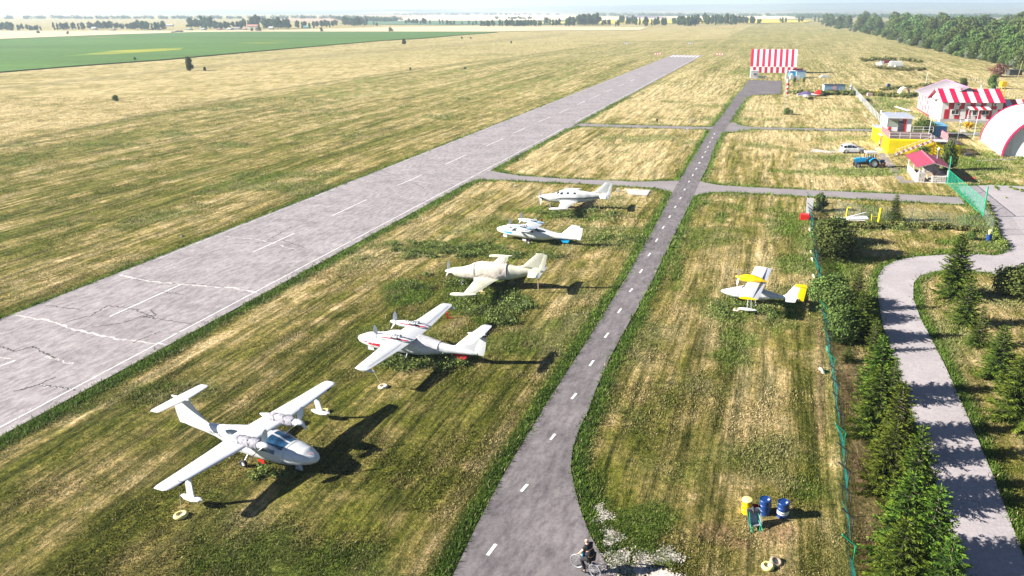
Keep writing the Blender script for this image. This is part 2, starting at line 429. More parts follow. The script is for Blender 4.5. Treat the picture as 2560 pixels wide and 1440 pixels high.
def ground_color(x, y):
    u, v = proj(x, y)
    v = np.where(y < -CH * SP / CP + 8, 3000, v)
    ca, sa = math.cos(RW_A), math.sin(RW_A)
    w = (fbm(x/11, y/11, 5, 3) - 0.5) * 3
    al = x*ca + y*sa; ac = -x*sa + y*ca
    s1 = fbm((ac + w*0.5)/0.75, al/16, 1, 3)
    s2 = fbm((ac + w)/2.6, al/55, 2, 3)
    s3 = fbm((ac + w)/8, al/120, 21, 3)
    n0 = fbm(x/60, y/60, 3, 4); n1 = fbm(x/9, y/9, 4, 4); n2 = fbm(x/1.6, y/1.6, 6, 4)
    nh = fbm(x/22, y/5, 9, 4)
    rd, ds = roaddist(x, y)
    side = (x - rwL0.x)*(-RW_DIR.y) + (y - rwL0.y)*RW_DIR.x       # >0 left of the runway
    left = side > -8
    vl = np.interp(u, [-2000, 0, 300, 700, 1050, 1300, 1560, 3000], [690, 366, 300, 222, 171, 140, 104, 60])
    rough = left & (v < vl)
    # straw amount
    st = np.full(x.shape, 0.5)
    a1 = np.where(rough, 0.15, 0.55) * np.where(left, 1.0, np.interp(v, [150, 220, 460, 600], [1, 1.9, 1.9, 1.0]))
    st = st + a1 * (s1 - 0.5) * 1.3 + (s2 - 0.5) * np.where(rough, 0.2, 1.2) + (s3 - 0.5) * 0.5 + (n1 - 0.5) * 0.6 + (n2 - 0.5) * 1.15
    mid = (~left)
    st = st + np.where(rough, 0.33 + (nh - 0.5) * 0.9, 0)
    st = st + np.where(left & ~rough, np.interp(v, [100, 300, 500, 800], [0.05, 0.05, -0.02, -0.16]), 0)
    taxi_side = ds[1]
    st = st + np.where(mid, np.interp(v, [100, 160, 240, 450, 520, 700, 900, 1200, 1440], [-0.05, 0.12, 0.42, 0.32, 0.12, 0.0, -0.08, -0.17, -0.16]), 0)
    east = mid & (u > np.interp(v, [200, 330, 470, 800, 1100, 1440], [1850, 1800, 1740, 1560, 1440, 1480]))
    st = st + np.where(east, np.interp(v, [200, 460, 500, 900, 1440], [0.0, -0.05, 0.08, 0.2, 0.08]), 0)
    fence_u = np.interp(v, [330, 480, 510, 660, 800, 960, 1200, 1440], [2200, 2250, 2024, 2042, 2060, 2083, 2108, 2130])
    park = mid & (u > fence_u) & (v > 330)
    st = st + np.where(park, -0.12 + (n1 - 0.5) * 0.9 - (s2 - 0.5) * 1.2, 0)
    near_end = mid & (v < 150)
    st = st + np.where(v < 140, 0.0 + (nh - 0.5) * 0.5, 0)
    jit = (n1 - 0.5) * 2.0 + (n2 - 0.5) * 1.5
    g = np.zeros(x.shape)
    for bu, bv, ru, rv in GREEN_BLOBS:
        if ru: g = np.maximum(g, sst(1.35, 0.5, np.sqrt(((u-bu)/ru)**2 + ((v-bv)/rv)**2) + jit))
    for bu, bv, ru, rv in STRAW_BLOBS:
        st = st + 0.3 * sst(1.3, 0.3, np.sqrt(((u-bu)/ru)**2 + ((v-bv)/rv)**2) + jit)
    # verges
    jit2 = (n1 - 0.5) * 0.8 + (n2 - 0.5) * 0.6
    vw = np.where(ds[1] < 4, 1.35, 1.0) + jit2 * 1.6
    vw = np.where(left, 0.7 + jit2, vw)
    vw = np.where((ds[0] < 4) & ~left, 2.0 + jit2 * 2.2, vw)
    ver = sst(1.0, 0.45, rd / np.maximum(vw, 0.15)) * (rd > -1)
    ver = ver * np.interp(v, [110, 170, 260, 2000], [0.0, 0.3, 1, 1])
    ver = ver * np.where(rough, 0, 1)
    tline = np.abs((v - vl)) / np.maximum(v - VH, 5)
    g = np.maximum(g * 0.75, ver)
    g = np.maximum(g, 0.55 * sst(0.58, 0.72, n1) * (~rough))
    c = lerp(OLIVE[None, :] + 0 * x[:, None], STRAW, np.clip(st * 1.5 - 0.1, 0, 1))
    c = lerp(c, STRAW_HI, np.clip(st * 1.6 - 0.85, 0, 1))
    gc = lerp(GREENC[None, :] + 0 * x[:, None], DKGREEN, np.clip(sst(0.35, 0.75, n2) * 0.8, 0, 1))
    c = lerp(c, gc, np.clip(g, 0, 1))
    so = np.zeros(x.shape)
    for bu, bv, ru, rv in SOIL_BLOBS:
        so = np.maximum(so, sst(1.2, 0.5, np.sqrt(((u-bu)/ru)**2 + ((v-bv)/rv)**2) + jit))
    c = lerp(c, SOILC, so * 0.55)
    # green-gold grass past the runway end, unmown edge, track beside the rough field
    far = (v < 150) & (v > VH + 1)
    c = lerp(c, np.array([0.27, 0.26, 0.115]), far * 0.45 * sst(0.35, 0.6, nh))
    dk = sst(0.014, 0.004, tline) * (u < 1570) * left * (v < 420) * 0.6
    c = lerp(c, np.array([0.11, 0.11, 0.04]), dk)
    v2 = np.interp(u, [0, 300, 600, 900, 1100, 1300, 1420], [222, 190, 157, 132, 116, 98, 84])
    dk2 = sst(5.5, 1.5, np.abs(v - v2 + (n1 - .5) * 5)) * (u < 1420) * left * 0.5
    c = lerp(c, np.array([0.16, 0.15, 0.07]), dk2)
    for (va, ua, vb, ub, wd) in ((104, 1430, 103, 1800, 1.4), (105, 1800, 101, 2120, 1.6), (171, 1690, 178, 1870, 1.8), (190, 2230, 205, 2500, 3), (228, 2000, 214, 2260, 3)):
        vv = np.interp(u, [ua, ub], [va, vb])
        c = lerp(c, np.array([0.12, 0.13, 0.05]), sst(wd, 0.3, np.abs(v - vv + (n1-.5)*2)) * (u > ua) * (u < ub) * 0.6)
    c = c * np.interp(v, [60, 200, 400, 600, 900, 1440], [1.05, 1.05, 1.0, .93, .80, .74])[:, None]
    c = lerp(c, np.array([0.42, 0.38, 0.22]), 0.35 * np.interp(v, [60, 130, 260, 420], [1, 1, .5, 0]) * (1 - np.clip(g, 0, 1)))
    return c, g, rd

# ------------------------------------------------------------------ ground sheet
def make_ground():
    m, nt, b = nodes_of('grassland')
    at = N(nt, 'ShaderNodeAttribute', attribute_name='Col').outputs['Color']
    tc = N(nt, 'ShaderNodeNewGeometry').outputs['Position']
    rot = N(nt, 'ShaderNodeVectorRotate'); rot.rotation_type = 'Z_AXIS'; rot.inputs['Angle'].default_value = -RW_A
    nt.links.new(tc, rot.inputs['Vector'])
    mp = N(nt, 'ShaderNodeMapping'); mp.inputs['Scale'].default_value = (0.16, 1.5, 1); nt.links.new(rot.outputs[0], mp.inputs['Vector'])
    stk = noise_fac(nt, 1.0, 5, 0.65, mp.outputs[0])
    fine = noise_fac(nt, 2.6, 6, 0.75, tc)
    fin2 = noise_fac(nt, 11.0, 4, 0.7, tc)
    c = mix(nt, 1.0, at, ramp(nt, stk, 0.36, (0.45, 0.52, 0.4), 0.64, (1.5, 1.42, 1.42)), 'MULTIPLY')
    mp3 = N(nt, 'ShaderNodeMapping'); mp3.inputs['Scale'].default_value = (0.011, 0.33, 1); nt.links.new(rot.outputs[0], mp3.inputs['Vector'])
    ln = noise_fac(nt, 1.0, 5, 0.62, mp3.outputs[0])
    lnr = ramp(nt, math_(nt, 'ABSOLUTE', math_(nt, 'SUBTRACT', ln, 0.5)), 0.0, (0.34, 0.4, 0.3), 0.04, (1.06, 1.05, 1.05))
    lmask = N(nt, 'ShaderNodeAttribute', attribute_name='Col').outputs['Alpha']
    c = mix(nt, lmask, c, mix(nt, 1.0, c, lnr, 'MULTIPLY'))
    c = mix(nt, 1.0, c, ramp(nt, fine, 0.34, (0.36, 0.46, 0.3), 0.66, (1.62, 1.46, 1.55)), 'MULTIPLY')  # hay and green flecks; grass shade painted in as dark specks, two sizes
    c = mix(nt, 1.0, c, ramp(nt, fin2, 0.33, (0.42, 0.5, 0.38), 0.67, (1.58, 1.46, 1.6)), 'MULTIPLY')
    nt.links.new(c, b.inputs['Base Color'])
    b.inputs['Roughness'].default_value = 0.95; b.inputs['Specular IOR Level'].default_value = 0.05
    h = math_(nt, 'ADD', math_(nt, 'MULTIPLY', stk, 1.0), math_(nt, 'MULTIPLY', fine, 0.9))
    h = math_(nt, 'ADD', h, math_(nt, 'MULTIPLY', fin2, 0.3))
    bump(nt, b, h, 1.0, 0.42)
    ny, nx = 620, 860
    ys = np.concatenate([np.linspace(-150, 14, 12), 14 + (np.geomspace(14, 30000, ny) - 14)[1:]])
    t = np.linspace(-1, 1, nx)
    ts = np.sign(t) * (0.7 * np.abs(t) + 0.3 * np.abs(t) ** 4)
    hw = 90 + 1.15 * np.maximum(ys, 0) + np.maximum(-ys, 0) * 0.5
    X = ts[None, :] * hw[:, None] + 0.1 * np.maximum(ys, 0)[:, None] * 0
    Y = np.repeat(ys[:, None], nx, 1)
    x, y = X.ravel(), Y.ravel()
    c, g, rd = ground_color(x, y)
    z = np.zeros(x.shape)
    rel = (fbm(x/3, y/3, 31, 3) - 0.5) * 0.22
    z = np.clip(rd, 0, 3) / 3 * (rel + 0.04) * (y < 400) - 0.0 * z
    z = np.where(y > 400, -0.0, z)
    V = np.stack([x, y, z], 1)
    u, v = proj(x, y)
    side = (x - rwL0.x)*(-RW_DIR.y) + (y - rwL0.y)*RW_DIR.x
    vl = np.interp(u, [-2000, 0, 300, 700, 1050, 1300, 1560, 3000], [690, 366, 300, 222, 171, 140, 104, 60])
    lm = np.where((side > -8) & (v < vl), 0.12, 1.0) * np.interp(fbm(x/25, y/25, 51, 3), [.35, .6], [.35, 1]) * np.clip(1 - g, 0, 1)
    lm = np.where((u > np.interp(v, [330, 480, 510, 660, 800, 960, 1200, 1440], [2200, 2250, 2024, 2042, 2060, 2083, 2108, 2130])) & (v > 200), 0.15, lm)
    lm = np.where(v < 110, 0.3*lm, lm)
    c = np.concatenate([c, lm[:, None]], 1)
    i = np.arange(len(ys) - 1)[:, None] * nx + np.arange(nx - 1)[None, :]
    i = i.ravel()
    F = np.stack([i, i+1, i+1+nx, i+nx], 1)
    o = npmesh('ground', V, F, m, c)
    tag(o, kind='structure')
make_ground()

# ------------------------------------------------------------------ paved surfaces
def sheet(name, poly, z, m, label=None):
    th = 0.03
    mb = MB(); n = len(poly)
    tr = tessellate_polygon([[Vector((p[0], p[1], 0)) for p in poly]])
    vs = [(p[0], p[1], z) for p in poly] + [(p[0], p[1], z - th) for p in poly]
    fs = []
    for a, b_, c in tr:
        nz = (Vector(poly[b_]) - Vector(poly[a])).cross(Vector(poly[c]) - Vector(poly[a]))
        fs.append((a, b_, c) if nz > 0 else (a, c, b_))
    area = sum(poly[i][0]*poly[(i+1) % n][1]-poly[(i+1) % n][0]*poly[i][1] for i in range(n))
    for i in range(n):
        j = (i+1) % n
        fs.append((i, i+n, j+n, j) if area > 0 else (i, j, j+n, i+n))
    mb.add(vs, fs)
    o = mb.build(name, m, fixn=False)
    return tag(o, kind='structure')
def asphalt(name, rgb, patch=0.2, crack=True, streak_a=None, warm=None, grain=30):
    m, nt, b = nodes_of(name)
    pos = N(nt, 'ShaderNodeNewGeometry').outputs['Position']
    big = noise_fac(nt, 0.22, 6, 0.68, pos)
    gr = noise_fac(nt, grain, 3, 0.7, pos)
    gr2 = noise_fac(nt, 5.0, 5, 0.75, pos)
    lo = tuple(c * (1 - patch * 1.3) for c in rgb); hi = tuple(c * (1 + patch) for c in rgb)
    c = ramp(nt, big, 0.32, lo, 0.68, hi)
    if streak_a is not None:
        rot = N(nt, 'ShaderNodeVectorRotate'); rot.rotation_type = 'Z_AXIS'; rot.inputs['Angle'].default_value = -streak_a
        nt.links.new(pos, rot.inputs['Vector'])
        mp = N(nt, 'ShaderNodeMapping'); mp.inputs['Scale'].default_value = (0.6, 1.5, 1); nt.links.new(rot.outputs[0], mp.inputs['Vector'])
        st = noise_fac(nt, 1.3, 7, 0.75, mp.outputs[0])
        c = mix(nt, 1.0, c, ramp(nt, st, 0.34, (0.6, 0.58, 0.6), 0.62, (1.16, 1.16, 1.15)), 'MULTIPLY')
    c = mix(nt, 1.0, c, ramp(nt, gr, 0.25, (0.72, 0.72, 0.72), 0.75, (1.25, 1.25, 1.25)), 'MULTIPLY')
    c = mix(nt, 1.0, c, ramp(nt, gr2, 0.3, (0.82, 0.8, 0.82), 0.7, (1.15, 1.15, 1.13)), 'MULTIPLY')
    nt.links.new(c, b.inputs['Base Color'])
    b.inputs['Roughness'].default_value = 0.9; b.inputs['Specular IOR Level'].default_value = 0.2
    bump(nt, b, gr, 0.25, 0.01)
    return m
M['runway'] = asphalt('runway_concrete', (0.27, 0.25, 0.257), 0.16, streak_a=RW_A)
M['taxi'] = asphalt('taxiway_asphalt', (0.15, 0.137, 0.143), 0.2, streak_a=RW_A - 0.03)
M['cross'] = asphalt('side_taxiway_asphalt', (0.225, 0.205, 0.21), 0.12)
M['parkpath'] = asphalt('grey_path_asphalt', (0.32, 0.295, 0.305), 0.1)
M['paint'] = mat('worn_road_paint', (0.66, 0.66, 0.64), 0.7, 0.3, 2.5, dirt=(0.32, 0.3, 0.3))
M['crackfill'] = mat('pale_crack_edge', (0.46, 0.44, 0.43), 0.9, 0.3, 2.0)
M['crack'] = mat('dark_crack', (0.045, 0.04, 0.04), 0.95, 0.3, 2.0)
sheet('runway', RUNWAY, 0.062, M['runway'])
sheet('taxiway', P2(TAXI_L + TAXI_R), 0.062, M['taxi'])
sheet('side_taxiway', P2(CROSS1W), 0.056, M['cross'])
sheet('side_taxiway', P2(CROSS1E), 0.056, M['cross'])
sheet('service_track', P2(CROSS2), 0.056, asphalt('track_asphalt', (0.2, 0.18, 0.185), 0.15))
sheet('park_path', P2(APRON), 0.06, M['parkpath'])
sheet('concrete_slab', P2([(1563,474),(1626,477),(1617,491),(1572,487)]), 0.12, M['concrete'])
sheet('footpath', P2([(2193,385),(2207,383),(2243,420),(2262,452),(2300,454),(2300,458),(2252,458),(2240,445)]), 0.06, M['cross'])
sheet('doorstep', P2([(2186,370),(2205,371),(2207,377),(2188,375)]), 0.08, M['concrete'])
sheet('footpath', P2([(2353,331),(2560,333),(2700,335),(2700,340),(2560,338),(2352,336)]), 0.064, M['cross'])
sheet('footpath', P2([(2400,322),(2412,322),(2415,331),(2400,331)]), 0.058, M['concrete'])

# painted markings, world strips along the runway
def strip(mb, p, q, w, z):
    p = Vector(p); q = Vector(q); d = (q - p).normalized(); n = Vector((-d.y, d.x)) * w / 2
    a, b_, c, e = p - n, q - n, q + n, p + n
    mb.add([(a.x, a.y, z), (b_.x, b_.y, z), (c.x, c.y, z), (e.x, e.y, z)], [(0, 1, 2, 3)])
mb = MB()
rb, re_ = rw_b.to_2d(), rwR1.to_2d(); lb, le = rw_c.to_2d(), rwL1.to_2d()
def rwp(s, t):      # s along in metres from right edge start, t across 0=right 1=left
    L = (re_ - rb).length; k = s / L
    return (rb.lerp(re_, k)).lerp(lb.lerp(le, k), t)
LR = (re_ - rb).length
LW = (re_ - le).length
random.seed(5)
s = 30.0
while s < LR - 3:          # edge line, broken by wear
    ln = random.uniform(6, 22)
    if random.random() < 0.93: strip(mb, rwp(s, 0.055), rwp(min(s + ln, LR - 1), 0.055), 0.11, 0.07)
    s += ln + random.uniform(0.05, 0.5)
s = 30.0
while s < LR - 3:
    ln = random.uniform(5, 14)
    if random.random() < 0.8: strip(mb, rwp(s, 0.975), rwp(min(s + ln, LR - 1), 0.975), 0.08, 0.07)
    s += ln + random.uniform(0.1, 1.0)
CENTS = [((0,918),(38,903)),((275,793),(452,713)),((632,632),(735,585)),((832,540),(917,500)),((993,465),(1055,438)),((1113,412),(1165,388)),((1215,366),(1258,347)),((1285,333),(1315,320)),((1345,306),(1375,293)),((1398,283),(1422,272)),((1443,262),(1463,253)),((1480,245),(1500,237)),((1515,230),(1530,224)),((1545,217),(1560,210)),((1575,203),(1588,198))]
for a, b_ in CENTS:
    strip(mb, gp(*a).to_2d(), gp(*b_).to_2d(), 0.15, 0.07)
for k in range(8):          # threshold bars at the far end
    t = 0.1 + k * 0.115
    for s0, s1 in ((LR - 22, LR - 4),):
        strip(mb, rwp(s0, t), rwp(s1, t), 0.9, 0.07)
tag(mb.build('runway_marking', M['paint'], fixn=False), kind='structure')

mb = MB()
TC = [((1240,1363),(1219,1391)),((1319,1213),(1303,1231)),((1388,1087),(1376,1102)),((1441,985),(1429,1000)),((1484,903),(1474,917)),((1521,834),(1512,846)),((1553,773),(1545,784)),((1581,723),(1574,731)),((1606,675),(1599,684)),((1626,634),(1620,642)),((1644,598),(1639,606)),((1660,567),(1656,573)),((1676,540),(1672,546)),((1690,516),(1686,521)),((1703,494),(1699,499)),((1713,473),(1710,477)),((1724,453),(1721,457)),((1733,437),(1731,441)),((1742,421),(1739,425)),((1750,406),(1747,410)),((1757,392),(1755,396)),((1765,379),(1762,382)),((1771,366),(1769,370)),((1776,355),(1774,358)),((1782,344),(1780,347)),((1787,334),(1785,337))]
for a, b_ in TC:
    strip(mb, gp(*a).to_2d(), gp(*b_).to_2d(), 0.17, 0.07)
tag(mb.build('taxiway_marking', M['paint'], fixn=False), kind='structure')

# cracks in the runway
def crackline(mb, pts, w, z, seed, n=14, amp=0.35):
    rr = random.Random(seed); P = [gp(*p).to_2d() for p in pts]
    out = []
    for i in range(len(P) - 1):
        for k in range(n): out.append(P[i].lerp(P[i+1], k / n) + Vector((rr.uniform(-amp, amp), rr.uniform(-amp, amp))) * (0.6 if k else 0.2))
    out.append(P[-1])
    for i in range(len(out) - 1):
        ww = w * rr.uniform(0.3, 1.5)
        d = (out[i+1] - out[i])
        strip(mb, out[i], out[i+1] + d * 0.12, ww, z + 0.0008 * (i % 3))
mbp = MB(); mbd = MB()
PALE = [[(40,790),(130,805),(180,825),(300,850),(415,863)],[(295,688),(350,700),(400,708),(500,716),(590,722),(650,735)],[(30,900),(0,895)],[(115,892),(140,900),(180,912)],[(100,965),(185,975)],[(560,592),(640,600),(740,625)],[(915,455),(1000,448),(1080,460)],[(1115,395),(1190,400)]]
DARK = [[(155,810),(230,790),(270,765),(340,775),(385,795)],[(115,765),(200,775)],[(0,868),(40,880),(80,868),(110,882),(140,898)],[(35,980),(95,965),(140,945)],[(100,965),(150,970),(188,978)],[(230,820),(310,808),(355,792),(420,803),(480,812)],[(375,775),(390,790),(355,795)],[(400,712),(480,710),(560,720)],[(585,610),(660,608),(700,600),(760,620)],[(400,730),(460,738)],[(670,602),(700,585),(730,568)],[(905,430),(960,440),(1010,438)],[(800,530),(860,528),(900,520)],[(675,550),(740,552),(800,560)],[(950,425),(1060,470)],[(1200,370),(1260,376),(1300,372)],[(330,860),(400,830)]]
for k, p in enumerate(PALE): crackline(mbp, p, 0.2 if k < 2 else 0.1, 0.0665, 100 + k, amp=0.22)
for k, p in enumerate(DARK): crackline(mbd, p, 0.09, 0.069, 200 + k, amp=0.18)
tag(mbp.build('runway_patching', M['crackfill'], fixn=False), kind='structure')
tag(mbd.build('runway_crack', M['crack'], fixn=False), kind='structure')

# white gravel patches
def gravel(name, blobs, seed, zz=0.05, n=1500):
    rg = np.random.default_rng(seed)
    m = mat('white_gravel_' + name, (0.5, 0.45, 0.42), 0.95, 0.3, 8, bmp=0.5)
    Vs = []; Fs = []; k = 0
    for (u, v, ru, rv, cnt) in blobs:
        c0 = gp(u, v); c1 = gp(u + ru, v); c2 = gp(u, v - rv)
        rx = (c1 - c0).length; ry = (c2 - c0).length
        cnt = int(cnt * 1.3); a = rg.uniform(0, 2*PI, cnt); r = np.abs(rg.normal(0, .55, cnt)) * (0.85 + 0.3*np.sin(a*3 + u))
        X = c0.x + rx*r*np.cos(a); Y = c0.y + ry*r*np.sin(a)
        s = rg.uniform(0.015, 0.055, cnt) * max(1, c0.y/45)
        for i in range(cnt):
            t = rg.uniform(0, PI); ss = s[i]
            p = [(X[i] + ss*math.cos(t + q*PI/2), Y[i] + ss*math.sin(t + q*PI/2)*0.8, zz) for q in range(4)]
            Vs += p + [(X[i], Y[i], zz + ss*0.5)]
            Fs += [(k, k+1, k+4), (k+1, k+2, k+4), (k+2, k+3, k+4), (k+3, k, k+4)]; k += 5
    o = npmesh('gravel', np.array(Vs), np.array(Fs), m)
    return tag(o, kind='stuff', label=None)
gravel('edge', [(1510,1290,22,18,900),(1528,1345,26,24,1500),(1545,1400,40,30,1800),(1610,1400,32,22,1500),(1668,1392,34,18,1600),(1655,1440,50,18,1300),(1540,1425,50,20,1300),(1500,1270,12,10,220),(1590,1430,40,16,1000)], 3)
gravel('park', [(2045,378,18,4,500),(2075,381,22,3,400),(2098,377,14,2.5,250)], 4, 0.08)

# ------------------------------------------------------------------ grass blades standing on the ground
def make_grass():
    m, nt, b = nodes_of('grass_blades')
    at = N(nt, 'ShaderNodeAttribute', attribute_name='Col').outputs['Color']
    nt.links.new(at, b.inputs['Base Color']); b.inputs['Roughness'].default_value = 0.8; b.inputs['Specular IOR Level'].default_value = 0.1
    t = N(nt, 'ShaderNodeBsdfTranslucent'); nt.links.new(at, t.inputs['Color'])
    mx = N(nt, 'ShaderNodeMixShader'); mx.inputs[0].default_value = 0.25
    nt.links.new(b.outputs[0], mx.inputs[1]); nt.links.new(t.outputs[0], mx.inputs[2]); nt.links.new(mx.outputs[0], nt.nodes['Material Output'].inputs[0])
    n = 250000
    y = 26.5 * (230 / 26.5) ** RNG.uniform(0, 1, n)
    x = (RNG.uniform(-0.93, 0.68, n)) * (y * CP + CH * SP)
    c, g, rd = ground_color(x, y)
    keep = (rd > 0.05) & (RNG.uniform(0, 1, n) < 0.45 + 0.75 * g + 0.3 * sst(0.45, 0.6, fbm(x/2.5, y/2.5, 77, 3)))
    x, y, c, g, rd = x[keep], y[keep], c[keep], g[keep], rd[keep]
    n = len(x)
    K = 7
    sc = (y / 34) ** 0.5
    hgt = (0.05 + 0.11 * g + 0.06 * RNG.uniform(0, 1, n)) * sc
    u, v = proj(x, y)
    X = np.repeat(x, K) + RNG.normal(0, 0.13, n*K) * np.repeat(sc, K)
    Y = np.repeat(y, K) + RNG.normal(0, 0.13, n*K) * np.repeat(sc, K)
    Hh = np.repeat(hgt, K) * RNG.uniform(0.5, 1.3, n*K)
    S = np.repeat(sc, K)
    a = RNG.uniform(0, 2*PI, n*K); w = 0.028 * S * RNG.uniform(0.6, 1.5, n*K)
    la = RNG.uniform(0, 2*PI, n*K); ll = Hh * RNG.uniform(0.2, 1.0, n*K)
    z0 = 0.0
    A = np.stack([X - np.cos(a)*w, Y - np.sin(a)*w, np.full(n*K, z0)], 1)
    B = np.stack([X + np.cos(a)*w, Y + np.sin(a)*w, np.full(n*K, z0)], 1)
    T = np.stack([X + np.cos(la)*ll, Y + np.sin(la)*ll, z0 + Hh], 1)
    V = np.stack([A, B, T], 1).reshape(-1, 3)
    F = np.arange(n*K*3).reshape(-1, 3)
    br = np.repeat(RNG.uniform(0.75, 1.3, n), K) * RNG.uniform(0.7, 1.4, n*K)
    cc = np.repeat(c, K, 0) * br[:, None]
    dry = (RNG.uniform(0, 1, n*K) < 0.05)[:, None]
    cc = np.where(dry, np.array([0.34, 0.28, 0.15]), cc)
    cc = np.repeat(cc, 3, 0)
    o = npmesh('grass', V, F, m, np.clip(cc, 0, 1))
    tag(o, kind='stuff')
make_grass()

# broad leaved weeds round the aircraft and verges
def make_weeds():
    pts = []
    blobs = [(1050,905,115,26,420),(1000,880,50,12,120),(1235,765,90,30,420),(1180,712,60,16,160),(1450,537,110,9,200),(1500,600,200,9,380),(1110,620,160,14,300),(1280,640,120,10,200),(1050,705,40,20,70),
             (690,1188,70,14,48),(1245,800,50,18,120),(1840,772,60,26,160),(1950,785,50,22,100),(1100,640,100,10,140),(2460,560,50,30,200),(2500,620,26,12,120),(2060,580,14,30,60),(2250,570,180,6,220),(2480,530,20,16,80)]
    V = []; F = []; C = []
    rg = np.random.default_rng(21)
    for (u, v, ru, rv, n) in blobs:
        for i in range(n):
            if i % 12 == 0:
                a = rg.uniform(0, 2*PI); r = math.sqrt(rg.uniform(0, 1)); cu_, cv_ = u + ru*r*math.cos(a), v + rv*r*math.sin(a); sp_ = rg.uniform(.3, 1.2)
            p = gp(cu_ + rg.normal(0, .16)*ru*sp_*min(1, 60/ru), cv_ + rg.normal(0, .16)*rv*sp_)
            if p.y > 200: continue
            h = rg.uniform(0.2, 0.5); s = rg.uniform(0.12, 0.3)
            pts.append((p.x, p.y, h, s))
    P = np.array(pts)
    rd, _ = roaddist(P[:, 0], P[:, 1])
    P = P[rd > 0.2]
    P = P[rg.uniform(0, 1, len(P)) < .62]
    L = 26; n = len(P) * L
    base = np.repeat(P, L, 0)
    c = np.stack([base[:,0] + rg.normal(0, 1, n)*base[:,3], base[:,1] + rg.normal(0, 1, n)*base[:,3], np.abs(rg.normal(0, 0.6, n))*base[:,2]*0.9+0.05], 1)
    s = rg.uniform(0.04, 0.10, n)
    d1 = rg.normal(0, 1, (n, 3)); d1 /= np.linalg.norm(d1, axis=1)[:, None]
    d2 = np.cross(d1, rg.normal(0, 1, (n, 3))); d2 /= np.linalg.norm(d2, axis=1)[:, None]
    V = np.stack([c - d1*s[:,None], c + d2*s[:,None]*.7, c + d1*s[:,None], c - d2*s[:,None]*.7], 1).reshape(-1, 3)
    V[:, 2] = np.maximum(V[:, 2], 0.01)
    F = np.arange(n*4).reshape(-1, 4)
    tone = np.repeat(rg.uniform(0.6, 1.5, len(P)), L) * rg.uniform(0.6, 1.4, n)
    col = np.stack([tone, tone, tone*rg.uniform(0.7, 1.9, n)], 1)
    o = npmesh('weeds', V, F, M['weed'], np.repeat(col, 4, 0))
    tag(o, kind='stuff')
make_weeds()

# ------------------------------------------------------------------ trees
def leaf_cloud(centers, radii, n, size, seed, flat=0.8, shell=0.55):
    rg = np.random.default_rng(seed)
    centers = np.array(centers, float); radii = np.array(radii, float)
    wt = radii[:, 0]**2; idx = rg.choice(len(centers), n, p=wt/wt.sum())
    d = rg.normal(0, 1, (n, 3)); d /= np.linalg.norm(d, axis=1)[:, None]
    r = (shell + (1-shell)*rg.uniform(0, 1, n)) * rg.uniform(0.85, 1.12, n)
    c = centers[idx] + d * r[:, None] * radii[idx]
    s = size * rg.uniform(0.6, 1.5, n)
    e1 = rg.normal(0, 1, (n, 3)); e1 /= np.linalg.norm(e1, axis=1)[:, None]
    nn = d + rg.normal(0, 0.6, (n, 3)); e1 = np.cross(nn, e1); e1 /= np.linalg.norm(e1, axis=1)[:, None]
    e2 = np.cross(e1, nn); e2 /= np.linalg.norm(e2, axis=1)[:, None]
    V = np.stack([c - e1*s[:,None], c - e2*s[:,None]*flat, c + e1*s[:,None], c + e2*s[:,None]*flat], 1).reshape(-1, 3)
    tone = rg.uniform(0.65, 1.35, len(centers))[idx] * rg.uniform(0.7, 1.35, n)
    col = np.repeat(np.stack([tone*rg.uniform(.9,1.15,n), tone, tone*0.9], 1), 4, 0)
    return V, np.arange(n*4).reshape(-1, 4), col

def tree_mesh_parts(seed, h, w, n, size, lobes=9, trunk=True, low=0.18, elong=1.0):
    """crown arrays and a trunk builder"""
    rr = random.Random(seed)
    cs = []; rs = []
    for i in range(lobes):
        t = i / max(1, lobes - 1)
        zz = h * (low + (0.86 - low) * t)
        prof = math.sin(PI * min(1, 0.22 + t * 0.72)) ** 0.7
        a = rr.uniform(0, 2*PI); rad = w * 0.5 * prof * rr.uniform(0.15, 0.72)
        cs.append((math.cos(a)*rad, math.sin(a)*rad, zz))
        r = w * rr.uniform(0.2, 0.36) * (0.55 + 0.5 * prof)
        rs.append((r, r, r * rr.uniform(0.8, 1.2) * elong))
    V, F, C = leaf_cloud(cs, rs, n, size, seed)
    V[:, 2] = np.maximum(V[:, 2], 0.02)
    mb = MB()
    tr = max(0.05, h * 0.018)
    mb.tube([(0,0,0), (rr.uniform(-.1,.1)*w*.3, 0, h*0.3), (rr.uniform(-.1,.1)*w*.4, rr.uniform(-.1,.1)*w*.4, h*0.7)], [tr*1.3, tr, tr*0.3], 6)
    for c in cs[::2]:
        mb.tube([(0, 0, max(h*0.1, c[2]*0.55)), c], [tr*0.5, tr*0.12], 5)
    return V, F, C, mb
def make_tree(name, label, cat, seed, h, w, n, size, m, loc, group=None, lobes=9, low=0.18, elong=1.0, trunk=True, one=False):
    V, F, C, mb = tree_mesh_parts(seed, h, w, n, size, lobes, True, low, elong)
    if one:
        tv = np.array(mb.v); 
        fs = [f if len(f) == 4 else None for f in mb.f]; fs = np.array([f for f in fs if f is not None]) + len(V)
        VV = np.concatenate([V, tv]); FF = np.concatenate([F, fs]); CC = np.concatenate([C, np.full((len(tv), 3), 0.9)])
        mi = np.concatenate([np.zeros(len(F)), np.ones(len(fs))])
        o = npmesh(name, VV, FF, [m, M['bark']], CC, mi=mi)
        o.location = loc
        return tag(o, label, cat, group)
    t = thing(name, label, cat, loc, 0, group)
    npmesh('crown', V, F, m, C, t)
    if trunk: mb.build('trunk', M['bark'], t, fixn=False)
    return t

